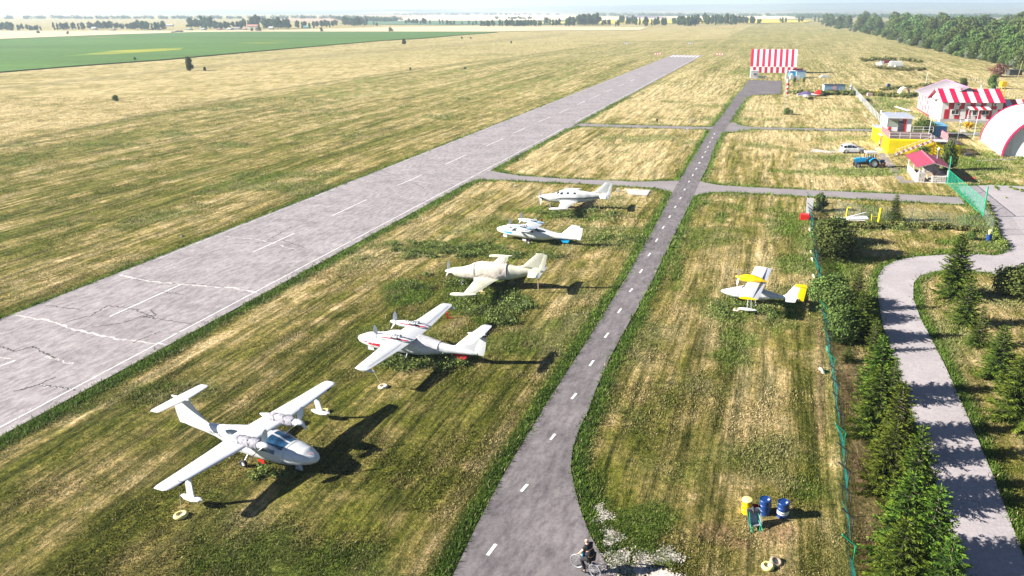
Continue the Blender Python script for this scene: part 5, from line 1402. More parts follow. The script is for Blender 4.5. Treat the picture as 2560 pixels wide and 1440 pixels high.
# annex
A = thing('striped_annex', 'low annex with crimson and white striped roof between the striped house and the arched hangar', 'building', (HX+13.55, HY-.75, 0), HRZ)
mb = MB(); mb.box(0, 14, 0.3, 7.2, 0, 2.85); mb.build('wall', M['white'], A)
mb = MB()
for k in range(6): mb.box(.9+k*2.4, 2.1+k*2.4, .27, .297, .3 if k % 2 else 1.3, 2.7)
mb.build('checker_panel', M['red'], A)
striped_slope(A, -.05, 14.5, -.8, 2.45, 3.6, 4.75, 11, M['redpaint'], M['white'], 'roof')
mb = MB(); mb.panel((-.05, 3.6, 4.75), (14.5, 3.6, 4.75), (14.5, 7.8, 2.5), (-.05, 7.8, 2.5), .08); mb.build('roof', M['red'], A)
mb = MB()
for k in range(8): mb.box(.2+k*1.9, 1.1+k*1.9, -.82, -.805, 2.05, 2.43)
mb.build('fascia_panel', M['redpaint'], A)

# arched hangar at the right edge
Q = thing('arched_hangar', 'large arched hangar of white sheeting with crimson rims at the right edge', 'hangar', (67.9, 132.0, 0), R(-13.8))
RAD, QL = 7.2, 19.3
def arc(y, r, n=36, a0=180, a1=0, cx=7.2): return [(cx + r*math.cos(R(a0+(a1-a0)*k/n)), y, max(0, r*1.0*math.sin(R(a0+(a1-a0)*k/n)))) for k in range(n+1)]
mb = MB(); mb.grid([arc(y, RAD) for y in np.linspace(.5, QL-.5, 22)]); mb.grid([arc(y, RAD-.12) for y in (0.5, QL-.5)]); mb.build('shell', mat('white_hangar_sheet', (.74, .75, .76), .4, .06, .6, dirt=(.5, .5, .5)), Q, True)
for (y0, y1) in ((-.05, 1.0), (QL-.8, QL)):
    mb = MB(); g = [arc(y0, RAD+.08), arc(y1, RAD+.08)]; mb.grid(g); mb.grid([arc(y0, RAD-.1), arc(y0, RAD+.08)]); mb.grid([arc(y1, RAD-.1), arc(y1, RAD+.08)]); mb.build('rim', M['magenta'], Q, True, auto=40)
for (a0, a1, y0) in ((170, 148, 8.4), (142, 88, 9.0)):
    mb = MB(); mb.grid([arc(y, RAD+.03, 20, a0, a1) for y in (y0, y0+.5, y0+1.0)]); mb.build('skylight_strip', mat('translucent_sheet', (.2, .23, .26), .4), Q, True)
mb = MB(); n_ = 30; pts = [(7.2 + (RAD-.14)*math.cos(R(180-180*k/n_)), .62, max(0, (RAD-.14)*math.sin(R(180-180*k/n_)))) for k in range(n_+1)]
mb.add(pts + [(p_[0], .72, p_[2]) for p_ in pts], [tuple(range(n_+1)), tuple(range(2*n_+1, n_, -1))]); mb.build('end_wall', mat('grey_white_sheet', (.6, .61, .6), .6, .06, 1), Q)
mb = MB()
for x in (1.3, 3.6, 6.0): mb.box(x, x+.07, .56, .61, 0, math.sqrt(max(0, RAD**2-(x-7.2)**2))-.2)
mb.build('wall_seam', M['white'], Q)
mb = MB(); mb.box(3.8, 5.4, .5, .6, 0, 2.9); mb.build('door', M['dkwood'], Q)

# striped hangar far off beside the runway end
Hg = thing('striped_hangar', 'tall hangar with vertical crimson and white stripes near the runway end', 'hangar', (56.6, 323.0, 0), R(-11))
HL, NS = 18.4, 16
prof = [(0, 0), (0, 2.45), (.12, 2.9), (.4, 4.0), (.8, 5.2), (1.4, 6.6), (2.2, 7.8), (3.4, 9.1)]
prof += [(6.8-a, z) for a, z in prof[-2::-1]]
def shell_strip(k0, lo, hi, off):
    mb = MB()
    for k in range(NS):
        if k % 2 != k0: continue
        a = HL*k/NS; b_ = HL*(k+1)/NS
        g = [[(a, p_[0], p_[1]) for p_ in prof[lo:hi]], [(b_, p_[0], p_[1]) for p_ in prof[lo:hi]]]
        mb.grid(g)
    return mb
shell_strip(0, 1, len(prof)-1, 0).build('roof_stripe', M['magenta'], Hg); shell_strip(1, 1, len(prof)-1, 0).build('roof_stripe', M['white'], Hg)
shell_strip(1, 0, 2, 0).build('wall_panel', M['magenta'], Hg); shell_strip(0, 0, 2, 0).build('wall_panel', M['white'], Hg)
shell_strip(1, len(prof)-2, len(prof), 0).build('wall_panel', M['magenta'], Hg); shell_strip(0, len(prof)-2, len(prof), 0).build('wall_panel', M['white'], Hg)
for x in (.06, HL-.06):
    mb = MB(); n_ = len(prof); mb.add([(x, p_[0]*.995+.03, p_[1]*.995) for p_ in prof], [tuple(range(n_))]); mb.build('end_wall', M['white'], Hg, fixn=False)
mb = MB(); mb.box(-.1, HL+.1, -.06, -.01, 2.38, 2.5); mb.build('gutter', M['white'], Hg)

def cabin(name, label, cat, u, v, w, d, h, rz, m, rm=None, win=None, group=None, door=None):
    p = gp(u, v); t = thing(name, label, cat, p, rz, group)
    mb = MB(); mb.box(0, w, 0, d, 0, h)
    for k in range(int(w/.3)): mb.box(.1+k*.3, .16+k*.3, -.03, -.002, .1, h-.1)
    mb.build('wall', m, t)
    mb = MB(); mb.box(-.1, w+.1, -.15, d+.1, h+.002, h+.12); mb.build('roof', rm or M['roofgrey'], t)
    for x in (win or []): window(t, x, x+.7, h*.4, h*.75, -.034, 1)
    if door: mb = MB(); mb.box(door[0], door[0]+door[1], -.06, -.032, .1, h-.15); mb.build('door', door[2], t)
    return t
cabin('guard_booth', 'small white booth in front of the striped hangar', 'booth', 1876, 196, 3.0, 2.4, 2.6, R(-5), M['white'], M['white'], (1.0, 1.6))
cabin('container', 'pale blue container with dark roof beside the striped hangar', 'container', 1990, 195, 3.5, 2.4, 2.5, R(-4), M['ltblue'], M['dkblue'])
cabin('container', 'blue corrugated container behind white clutter next to the striped hangar', 'container', 1974, 194.5, 2.6, 3, 2.4, R(-4), M['blue'], M['ltgrey'])
cabin('container', 'grey blue container with pink doors and dark roof in the weeds', 'container', 2059, 234, 6.4, 2.4, 2.6, R(-2), M['ltblue'], M['dark'], None, None, (2.7, 1.1, mat('faded_pink', (.6, .33, .36), .7)))
cabin('container', 'blue freight container with lighter top behind the control tower', 'container', 2332, 347, 2.44, 6.1, 2.5, R(-9), M['ctblue'], mat('container_top_blue', (.1, .3, .45), .5, .2, 2), None, None, (.15, 1.0, M['ctblue']))
# dark planked roof over the yellow shed
S = thing('yellow_shed', 'yellow shed with dark planked flat roof in front of the blue container', 'shed', (56.95, 134.0, 0), R(-11))
mb = MB(); mb.box(0, 4.2, 0, 6.6, 0, 1.95)
for k in range(20): mb.box(.05+k*.205, .14+k*.205, -.03, -.002, .05, 1.9)
mb.build('wall', M['yellow'], S)
mb = MB()
for k in range(9): mb.box(-.1+k*.49, .37+k*.49, -.1, 3.3, 1.96, 2.03+.02*(k % 2))
for k in range(9): mb.box(-.1+k*.49, .37+k*.49, 3.34, 6.8, 1.96, 2.05+.02*(k % 2))
mb.build('roof', M['dkwood'], S)
# gazebo
G_ = thing('barbecue_shelter', 'open shelter with maroon ridged roof and rubble stone walls', 'shelter', (45.35, 111.5, 0), R(-11))
mb = MB(); rr = random.Random(4)
def rubble(mb, x0, x1, y0, y1, z1):
    mb.box(x0+.05, x1-.05, y0+.05, y1-.05, 0, z1-.02)
    lx, ly = x1-x0, y1-y0
    for (ax, fix) in (('x', y0), ('x', y1), ('y', x0), ('y', x1)):
        n = int((lx if ax == 'x' else ly)/.32)
        for i in range(max(1, n)):
            for j in range(int(z1/.24)):
                c = (i+.5)*(lx if ax == 'x' else ly)/max(1, n); zz = (j+.5)*z1/int(z1/.24); s = rr.uniform(.11, .17)
                q = (x0+c, fix, zz) if ax == 'x' else (fix, y0+c, zz)
                mb.box(q[0]-(s if ax == 'x' else .07), q[0]+(s if ax == 'x' else .07), q[1]-(.07 if ax == 'x' else s), q[1]+(.07 if ax == 'x' else s), zz-s*.7, zz+s*.7)
rubble(mb, 0, 1.0, 0, .4, 1.5); w1 = mb.build('stone_wall', M['stone'], G_)
mb = MB(); rubble(mb, 2.0, 4.0, 0, .4, 1.05); mb.build('stone_wall', M['stone'], G_)
mb = MB(); rubble(mb, 3.7, 4.1, .42, 4.2, 1.15); mb.build('stone_wall', M['stone'], G_)
mb = MB(); rubble(mb, 1.5, 3.7, 4.3, 4.7, 2.2); mb.build('stone_wall', M['stone'], G_)
mb = MB(); mb.box(0, .15, .42, 9, 0, 1.0); mb.build('plaster_wall', M['plaster'], G_)
mb = MB(); mb.box(-.3, 4.4, -.3, 9.2, 0, .1); mb.build('floor_slab', M['concrete'], G_)
for (x, y) in ((.1, .1), (.1, 4.5), (.1, 8.9), (4.1, .1), (4.1, 8.9)):
    mb = MB(); mb.box(x-.06, x+.06, y-.06, y+.06, .1, 2.45); mb.build('post', M['ltgrey'], G_)
mb = MB(); mb.panel((-.4, -.5, 2.35), (1.95, -.5, 3.1), (1.95, 10, 3.1), (-.4, 10, 2.35), -.06); mb.panel((1.95, -.5, 3.1), (4.5, -.5, 2.35), (4.5, 8.6, 2.35), (1.95, 8.6, 3.1), -.06); 
for k in range(32): pass
mb.build('roof', M['maroon'], G_)
mb = MB(); mb.box(1.82, 2.08, -.52, 10, 3.09, 3.16); mb.build('ridge_cap', M['maroonridge'], G_)
mb = MB(); mb.tube([(-.3, -.45, 2.28), (1.95, -.45, 3.0), (4.4, -.45, 2.28)], .05, 4); mb.build('barge_board', M['white'], G_)
mb = MB(); mb.lathe([(.16, 2.4), (.15, 3.9), (.2, 3.9), (.22, 4.2), (.12, 4.35)], (3.6, 5.6, 0), n=10); mb.build('chimney', M['ltgrey'], G_, True)
mb = MB(); mb.box(1.6, 2.9, 1.4, 3.4, .7, .78); mb.box(1.7, 1.8, 1.6, 3.2, .1, .7); mb.box(2.7, 2.8, 1.6, 3.2, .1, .7); mb.build('table', M['wood'], G_)
# greenhouse arch in the far weeds
p = gp(2250, 236); g_ = thing('greenhouse_arch', 'small pale arched greenhouse cover in the weeds beyond the chain link fence', 'greenhouse', p, R(-5))
mb = MB(); mb.grid([[(1.6+1.6*math.cos(R(180-12*k)), y, 2.0*math.sin(R(12*k))) for k in range(16)] for y in (0, 1.5, 3.2)]); mb.build('cover', M['plaster'], g_, True)
mb = MB()
for y in (4.2, 5.4): mb.tube([(1.6+1.6*math.cos(R(180-12*k)), y-6, 2.0*math.sin(R(12*k))) for k in range(16)], .04, 4)
mb.build('hoop', M['wood'], g_)
# white boat standing on end in the weeds
p = gp(2126, 234); mb = MB(); mb.loft([[(.0+ .55*s*math.cos(2*PI*k/14), .25*s*math.sin(2*PI*k/14), z) for k in range(14)] for z, s in ((0, .9), (.8, 1.1), (1.6, 1.0), (2.3, .65), (2.7, .3), (2.9, .05))])
o = mb.build('upright_boat', M['white'], None, True); o.location = p; tag(o, 'small white boat hull standing on end beside the grey blue container', 'boat')
# wreckage in the bushes beyond
def slabthing(name, label, cat, u, v, boxes, m, rz=0.0, group=None):
    p = gp(u, v); mb = MB()
    for b_ in boxes:
        if len(b_) == 6: mb.box(*b_)
        else: mb.panel(*b_)
    o = mb.build(name, m, None); o.location = p; o.rotation_euler = (0, 0, rz); return tag(o, label, cat, group)
slabthing('derelict_hull', 'derelict white cabin lying in the bushes beyond the hangars', 'wreck', 2226, 166, [(0, 5.4, 0, 2.6, .3, 1.9), (.4, 5.0, .3, 2.3, 1.9, 2.3), (-.6, .4, .4, 2.0, .3, 1.4)], M['planegrime'], R(-5))
slabthing('derelict_wing', 'long pale wing panel lying in front of the derelict cabin', 'wreck', 2222, 170, [(-1.0, 7.2, 0, 1.2, .2, .5), (3, 7.2, .1, 1.2, .5, 1.0)], M['white'], R(8))
slabthing('scrap_sheet', 'white bent sheet left of a dark red one among the bushes', 'scrap', 2190, 164, [((0,0,.2),(3.2,0,.2),(2.4,.8,1.5),(0,1.0,1.3)), (2.4, 4.0, 1.2, 2.0, .2, 1.9)], M['white'], 0)
slabthing('scrap_sheet', 'dark red sheet standing between the white wrecks in the bushes', 'scrap', 2209, 160, [(0, 2.6, 0, .4, .3, 1.8)], M['maroon'], 0)

# ------------------------------------------------------------------ vehicles
def suv():
    p = gp(2134, 385); t = thing('estate_car', 'white four wheel drive estate car with roof rails parked left of the control tower', 'car', (p.x, p.y+.85, 0), R(-2))
    m = M['white']
    # side profile lofted across the width
    def prof(y, w=1.0):
        return None
    xs = [-2.12, -2.08, -1.95, -1.6, -1.2, -.6, 0, .55, .95, 1.35, 1.75, 2.0, 2.12]
    ztop = [.75, .98, 1.02, 1.04, 1.04, 1.04, 1.04, 1.04, 1.04, 1.0, .93, .82, .62]
    hw = [.72, .82, .88, .9, .9, .9, .9, .9, .9, .89, .85, .76, .6]
    rings = [[(x, h*c[0], .28 + (z-.28)*c[1]) for c in ((1, .05), (1.02, .4), (1, .8), (.93, .97), (.6, 1.0), (0, 1.01), (-.6, 1.0), (-.93, .97), (-1, .8), (-1.02, .4), (-1, .05), (-.8, 0), (0, 0), (.8, 0))] for x, z, h in zip(xs, ztop, hw)]
    mb = MB(); mb.loft(rings); mb.build('body', m, t, True, auto=50)
    gx = [-2.02, -1.85, -1.5, -.9, -.2, .25, .5, 1.0]; gz = [1.1, 1.5, 1.6, 1.64, 1.63, 1.58, 1.46, 1.05]
    mb = MB(); mb.loft([[(x, .84, 1.0), (x, .66 if z > 1.2 else .8, z-.06), (x, .5, z), (x, 0, z+.02), (x, -.5, z), (x, -.66 if z > 1.2 else -.8, z-.06), (x, -.84, 1.0)] for x, z in zip(gx, gz)]); mb.build('roof', m, t, True, auto=50)
    for s in (-1, 1):
        for (a, b_, tp0, tp1, nm) in ((-1.75, -1.3, 1.38, 1.5, 'rear_quarter_window'), (-1.12, -.42, 1.52, 1.54, 'rear_door_window'), (-.28, .62, 1.52, 1.26, 'front_door_window')):
            mb = MB(); q = lambda x, z: (x, s*(.85 - .16*(z-1.0)/.55+.02), z)
            mb.panel(q(a, 1.08), q(b_, 1.08), q(b_ - (.12 if nm[0] == 'f' else 0), tp1), q(a, tp0), -.015*s); mb.build(nm, M['glass'], t)
        mb = MB(); mb.box(-1.4, .1, s*.6-.03, s*.6+.03, 1.66, 1.71); mb.build('roof_rail', M['ltgrey'], t)
        mb = MB(); mb.box(-1.0, -.84, s*.93-.02, s*.93+.02, .86, .9); mb.build('door_handle', M['dark'], t)
        mb = MB(); mb.box(-.02, .14, s*.93-.02, s*.93+.02, .86, .9); mb.build('door_handle', M['dark'], t)
        mb = MB(); mb.box(.5, .68, min(s*.92, s*1.1), max(s*.92, s*1.1), 1.02, 1.15); mb.build('mirror', m, t)
        mb = MB(); mb.box(1.93, 2.08, min(s*.5, s*.76), max(s*.5, s*.76), .62, .8); mb.build('headlight', M['glass'], t)
        mb = MB(); mb.box(-2.12, -2.06, min(s*.6, s*.8), max(s*.6, s*.8), .75, 1.0); mb.build('tail_light', M['redpaint'], t)
        mb = MB(); mb.box(-1.0, 1.0, s*.9-.03, s*.9+.03, .22, .36); mb.build('sill', M['dark'], t)
        for x in (-1.32, 1.35):
            wheel(t, (x, s*.8, .34), .34, .22)
            mb = MB(); mb.lathe([(.36, s*.86), (.43, s*.86), (.43, s*.935), (.36, s*.935)], (x, 0, .36), 'y', 20, cap=False); mb.build('wheel_arch', M['dark'], t)
    mb = MB(); mb.panel((.62, -.72, 1.42), (.62, .72, 1.42), (1.0, .78, 1.08), (1.0, -.78, 1.08), -.03); mb.build('windscreen', M['glass'], t)
    mb = MB(); mb.panel((-2.0, -.7, 1.1), (-2.0, .7, 1.1), (-1.86, .62, 1.48), (-1.86, -.62, 1.48), -.03); mb.build('rear_window', M['glass'], t)
suv()
def tractor():
    p = gp(2166, 421); t = thing('tractor', 'blue tractor with white roofed cab and spreader behind it', 'tractor', (p.x, p.y+.8, 0), R(178))
    for s in (-1, 1):
        wheel(t, (-1.2, s*.78, .78), .78, .4, 0, 'rear_wheel', M['white'])
        wheel(t, (1.35, s*.7, .46), .46, .28, 0, 'front_wheel', M['white'])
        mb = MB(); mb.loft([[( -1.2+.9*math.cos(a), s*.58, .78+.9*math.sin(a)), (-1.2+.9*math.cos(a), s*1.0, .78+.9*math.sin(a)), (-1.2+.85*math.cos(a), s*1.0, .78+.85*math.sin(a)), (-1.2+.85*math.cos(a), s*.58, .78+.85*math.sin(a))] for a in [R(20+12*k) for k in range(12)]]); mb.build('mudguard', M['tractorblue'], t)
    mb = MB(); mb.slab([(.1, 1.05), (1.75, .85), (1.8, 1.4), (1.7, 1.5), (.1, 1.62)], -.34, .34); mb.build('bonnet', M['tractorblue'], t)
    mb = MB(); mb.box(-.6, 1.6, -.22, .22, .5, 1.0); mb.box(1.1, 1.5, -.6, .6, .4, .55); mb.box(-1.4, -.9, -.6, .6, .68, .88); mb.build('chassis', M['dark'], t)
    mb = MB(); mb.box(1.81, 1.86, -.3, .3, .9, 1.38); mb.build('grille', M['dark'], t)
    mb = MB(); mb.box(-1.35, .1, -.55, .55, 1.0, 1.25); mb.build('cab_floor', M['dark'], t)
    for (x, y) in ((.08, -.62), (.08, .62), (-.55, -.66), (-.55, .66), (-1.35, -.62), (-1.35, .62)):
        mb = MB(); mb.box(x-.05, x+.05, y-.05, y+.05, 1.1, 2.4); mb.build('cab_post', M['dark'], t)
    mb = MB(); mb.box(-1.5, .2, -.75, .75, 2.4, 2.62); mb.build('cab_roof', M['white'], t)
    mb = MB(); mb.box(-1.0, -.6, -.25, .25, 1.25, 1.4); mb.box(-1.1, -1.0, -.25, .25, 1.4, 1.85); mb.build('seat', M['dark'], t)
    mb = MB(); mb.tube([(.9, .2, 1.5), (.9, .2, 1.95)], .05, 6); mb.build('exhaust', M['dark'], t)
    mb = MB(); mb.tube([(-.05, 0, 1.3), (-.25, 0, 1.65)], .03, 5); mb.lathe([(.17, 0), (.2, .02), (.17, .04)], (-.25, 0, 1.65), n=14, cap=False); mb.build('steering_wheel', M['black'], t)
    for y in (-.36, -.4): 
        for x in (.55, .8): mb = MB(); mb.lathe([(.001, y), (.08, y-.01), (.09, y+.04)], (x, 0, 1.0), 'y', 10); mb.build('filter_bowl', M['white'], t) if y == -.36 else None
    mb = MB(); mb.lathe([(.02, .1), (.4, .5), (.5, .8), (.46, .8)], (-2.6, 0, .45), n=14); mb.build('spreader_hopper', M['dkblue'], t, True)
    mb = MB(); mb.box(-3.0, -1.9, -.45, .45, .35, .5); mb.box(-3.1, -3.02, -.5, .5, .2, 1.0); mb.tube([(-1.8, .3, .6), (-2.4, .3, .5)], .04, 5); mb.tube([(-1.8, -.3, .6), (-2.4, -.3, .5)], .04, 5); mb.build('spreader_frame', M['maroon'], t)
tractor()

# ------------------------------------------------------------------ barrels, wheelbarrow, bucket
def barrel(label, p, m, lid=None, band=None, r=.29, h=.88, bung=True, cat='barrel'):
    t = thing('barrel', label, cat, p, random.uniform(0, 1))
    mb = MB(); mb.lathe([(.001, .01), (r, .01), (r+.012, .03), (r, .05), (r, h*.32), (r+.014, h*.34), (r, h*.36), (r, h*.65), (r+.014, h*.67), (r, h*.69), (r, h-.03), (r+.012, h-.015), (r, h), (r-.02, h), (r-.02, h-.025), (.001, h-.025)], n=26); mb.build('drum', m, t, True, auto=35)
    if lid: mb = MB(); mb.lathe([(.001, h+.035), (r-.01, h+.03), (r+.02, h+.015), (r+.02, h-.05), (r+.014, h-.05)], n=26, cap=False); mb.build('lid', lid, t, True, auto=40)
    if bung:
        mb = MB(); mb.lathe([(.001, h+.01), (.055, h+.01), (.06, h-.02)], (r*.5, -.08, 0), n=10); mb.build('bung', M['white'], t)
    if band:
        mb = MB(); mb.lathe([(r+.016, h*.28), (r+.016, h*.5)], n=30, cap=False); bn = mb.build('label_band', M['white'], t, True)
        e = letters(bn, 'LUKOIL', (0, 0, 0), (R(90), 0, 0), .1, M['dkblue']); e.location = (.04, -(r+.022), h*.38)
        mb = MB(); mb.add([(-.19, -(r*.8+.02), h*.34), (-.11, -(r+.005), h*.34), (-.15, -(r*.93+.02), h*.45)], [(0,1,2)]); mb.build('emblem', M['dark'], bn)
        t.rotation_euler = (0, 0, R(8))
    return t
barrel('yellow barrel with pale lid, left one of the barrel group', gp(1866, 1282), M['orange'], M['ylid'], r=.25, h=.8, bung=False)
barrel('ribbed blue plastic barrel with white bung, middle of the barrel group', gp(1911, 1284), M['dkblue'])
barrel('blue barrel with white lettered band, right one of the barrel group', gp(1956, 1291), M['dkblue'], band=True)
b_ = barrel('blue barrel on the grass by the curve of the path', gp(2471, 604), M['dkblue'], r=.3, h=.85, bung=False)
mb = MB(); mb.lathe([(.16, .8), (.17, 1.15), (.17, 1.32), (.13, 1.34), (.12, .9)], n=14); mb.build('yellow_cap', M['ylid'], b_, True)
t = thing('bucket', 'red bucket between the yellow and the blue barrel', 'bucket', gp(1887, 1280))
mb = MB(); mb.lathe([(.001, .01), (.14, .01), (.18, .36), (.2, .36), (.2, .34), (.185, .34), (.145, .04), (.001, .04)], n=18, cap=False); mb.build('pail', M['redpaint'], t, True, auto=40)
t = thing('wheelbarrow', 'upturned grey wheelbarrow with green legs leaning by the barrels', 'wheelbarrow', gp(1890, 1327), R(8))
tr = []
def rr_(x0, x1, y, z0, z1, c=.09):
    out = []
    for (cx, cz, a0) in ((x1-c, z1-c, 0), (x0+c, z1-c, 90), (x0+c, z0+c, 180), (x1-c, z0+c, 270)):
        for k in range(4): a = R(a0+30*k); out.append((cx+c*math.cos(a), y, cz+c*math.sin(a)))
    return out
tilt = Matrix.Rotation(R(-38), 4, 'X')
mb = MB(); mb.M = Matrix.Translation((0, .1, .2)) @ tilt
mb.loft([rr_(-.24, .24, .3, .15, .62), rr_(-.33, .33, 0, .02, .85), rr_(-.35, .35, -.02, 0, .87), rr_(-.35, .35, -.035, 0, .87), rr_(-.31, .31, -.03, .04, .83), rr_(-.22, .22, .27, .17, .6)], True); mb.build('tray', M['barrow'], t, True, auto=40)
for s in (-1, 1):
    mb = MB(); mb.tube([(s*.2, .3, .35), (s*.27, .02, .25), (s*.2, -.12, 0)], .018, 6); mb.tube([(s*.2, -.0, .25), (s*.12, -.1, .0)], .015, 6); mb.build('leg', M['green'], t)
    mb = MB(); mb.tube([(s*.22, .5, .75), (s*.26, .15, .3), (s*.28, -.18, .08)], .017, 6); mb.build('handle', M['green'], t)
wheel(t, (0, .62, .78), .18, .08, R(90))

# ------------------------------------------------------------------ cyclist and bicycle
def bike():
    a = gp(1442, 1421); bdir = (a - gp(1477, 1441)).normalized(); rz = math.atan2(bdir.y, bdir.x)
    t = thing('bicycle', 'white rimmed bicycle ridden on the taxiway at the bottom edge', 'bicycle', (a.x - bdir.x*.53, a.y - bdir.y*.53, 0.062), rz)
    t.rotation_euler = (R(3), 0, rz)
    for x, st in ((.53, R(14)), (-.53, 0)):
        e = bpy.data.objects.new('wheel', None); COL.objects.link(e); e.parent = t; e.location = (x, 0, .345); e.rotation_euler = (0, 0, st)
        mb = MB(); mb.loft([[( (.335+.017*math.cos(b)) * math.cos(a_), .016*math.sin(b), (.335+.017*math.cos(b)) * math.sin(a_)) for b in [R(60*q) for q in range(6)]] for a_ in [2*PI*k/36 for k in range(37)]], False); mb.build('tyre', M['grey'], e, True)
        mb = MB(); mb.loft([[( (.312+.012*math.cos(b)) * math.cos(a_), .012*math.sin(b), (.312+.012*math.cos(b)) * math.sin(a_)) for b in [R(90*q) for q in range(4)]] for a_ in [2*PI*k/36 for k in range(37)]], False); mb.build('rim', M['grey'], e, True)
        mb = MB()
        for k in range(16): a_ = 2*PI*k/16; mb.tube([(0, .02*(-1)**k, 0), (.31*math.cos(a_), 0, .31*math.sin(a_))], .0028, 3, cap=False)
        mb.tube([(0, -.05, 0), (0, .05, 0)], .02, 6); mb.build('spokes', M['grey'], e)
    mb = MB(); bb = (-.08, 0, .29); st_ = (-.2, 0, .72); hd = (.36, 0, .82); hd2 = (.4, 0, .68)
    for q in ((bb, st_), (st_, hd), (bb, hd2), (hd, hd2)): mb.tube(q, .017, 6)
    for s in (-.05, .05): mb.tube([(-.53, s, .345), (bb[0], s*.4, bb[2])], .01, 5); mb.tube([(-.53, s, .345), (st_[0], s*.4, st_[2])], .009, 5); mb.tube([(.53, s, .345), (.41, s*.8, .66)], .012, 5)
    mb.build('frame', M['grey'], t)
    mb = MB(); mb.tube([(.36, 0, .82), (.34, 0, .98)], .015, 6); mb.tube([(.2, .3, 1.0), (.32, .2, 1.0), (.36, 0, .98), (.32, -.2, 1.0), (.2, -.3, 1.0)], .012, 6); mb.build('handlebar', M['dark'], t)
    mb = MB(); mb.tube([(-.2, 0, .72), (-.22, 0, .86)], .013, 6); mb.loft([[(x, w*c, .88+z) for c, z in ((1, 0), (.6, .04), (-.6, .04), (-1, 0), (-.5, -.03), (.5, -.03))] for x, w in ((-.38, .09), (-.3, .11), (-.2, .07), (-.08, .03))]); mb.build('saddle', M['black'], t)
    mb = MB(); mb.box(-.74, -.38, -.07, .07, .7, .715); mb.tube([(-.72, .06, .7), (-.53, .06, .36)], .006, 4); mb.tube([(-.72, -.06, .7), (-.53, -.06, .36)], .006, 4); mb.build('rack', M['grey'], t)
    mb = MB(); mb.loft([[(-.53+.39*math.cos(a_), s_, .345+.39*math.sin(a_)) for s_ in (-.03, .03)] for a_ in [R(20+12*k) for k in range(13)]], False, closed=False); mb.build('mudguard', M['grey'], t)
    mb = MB(); mb.lathe([(.09, -.045), (.1, -.05), (.09, -.055)], (bb[0], 0, bb[2]), 'y', 14, cap=False); mb.tube([(bb[0], .06, bb[2]), (bb[0]+.02, .09, bb[2]-.17)], .01, 5); mb.tube([(bb[0], -.06, bb[2]), (bb[0]-.02, -.09, bb[2]+.17)], .01, 5); mb.box(-.11, -.01, .09, .18, .1, .125); mb.box(-.15, -.05, -.18, -.09, .45, .475); mb.build('crank', M['dark'], t)
    return t, rz
bk, brz = bike()
def skinbody(name, verts, edges, radii, m, parent, lvl=1, root=0):
    me = bpy.data.meshes.new(name); me.from_pydata(verts, edges, []); o = bpy.data.objects.new(name, me); COL.objects.link(o); o.parent = parent
    sk = o.modifiers.new('skin', 'SKIN')
    for i, r in enumerate(radii):
        me.skin_vertices[0].data[i].radius = (r, r) if not hasattr(r, '__len__') else r
    me.skin_vertices[0].data[root].use_root = True
    sk.use_smooth_shade = True
    ss = o.modifiers.new('sub', 'SUBSURF'); ss.levels = lvl; ss.render_levels = lvl
    me.materials.append(m)
    return o
def bake(o):
    dg = bpy.context.evaluated_depsgraph_get(); ev = o.evaluated_get(dg)
    me = bpy.data.meshes.new_from_object(ev); o.modifiers.clear(); old = o.data; o.data = me
    return o
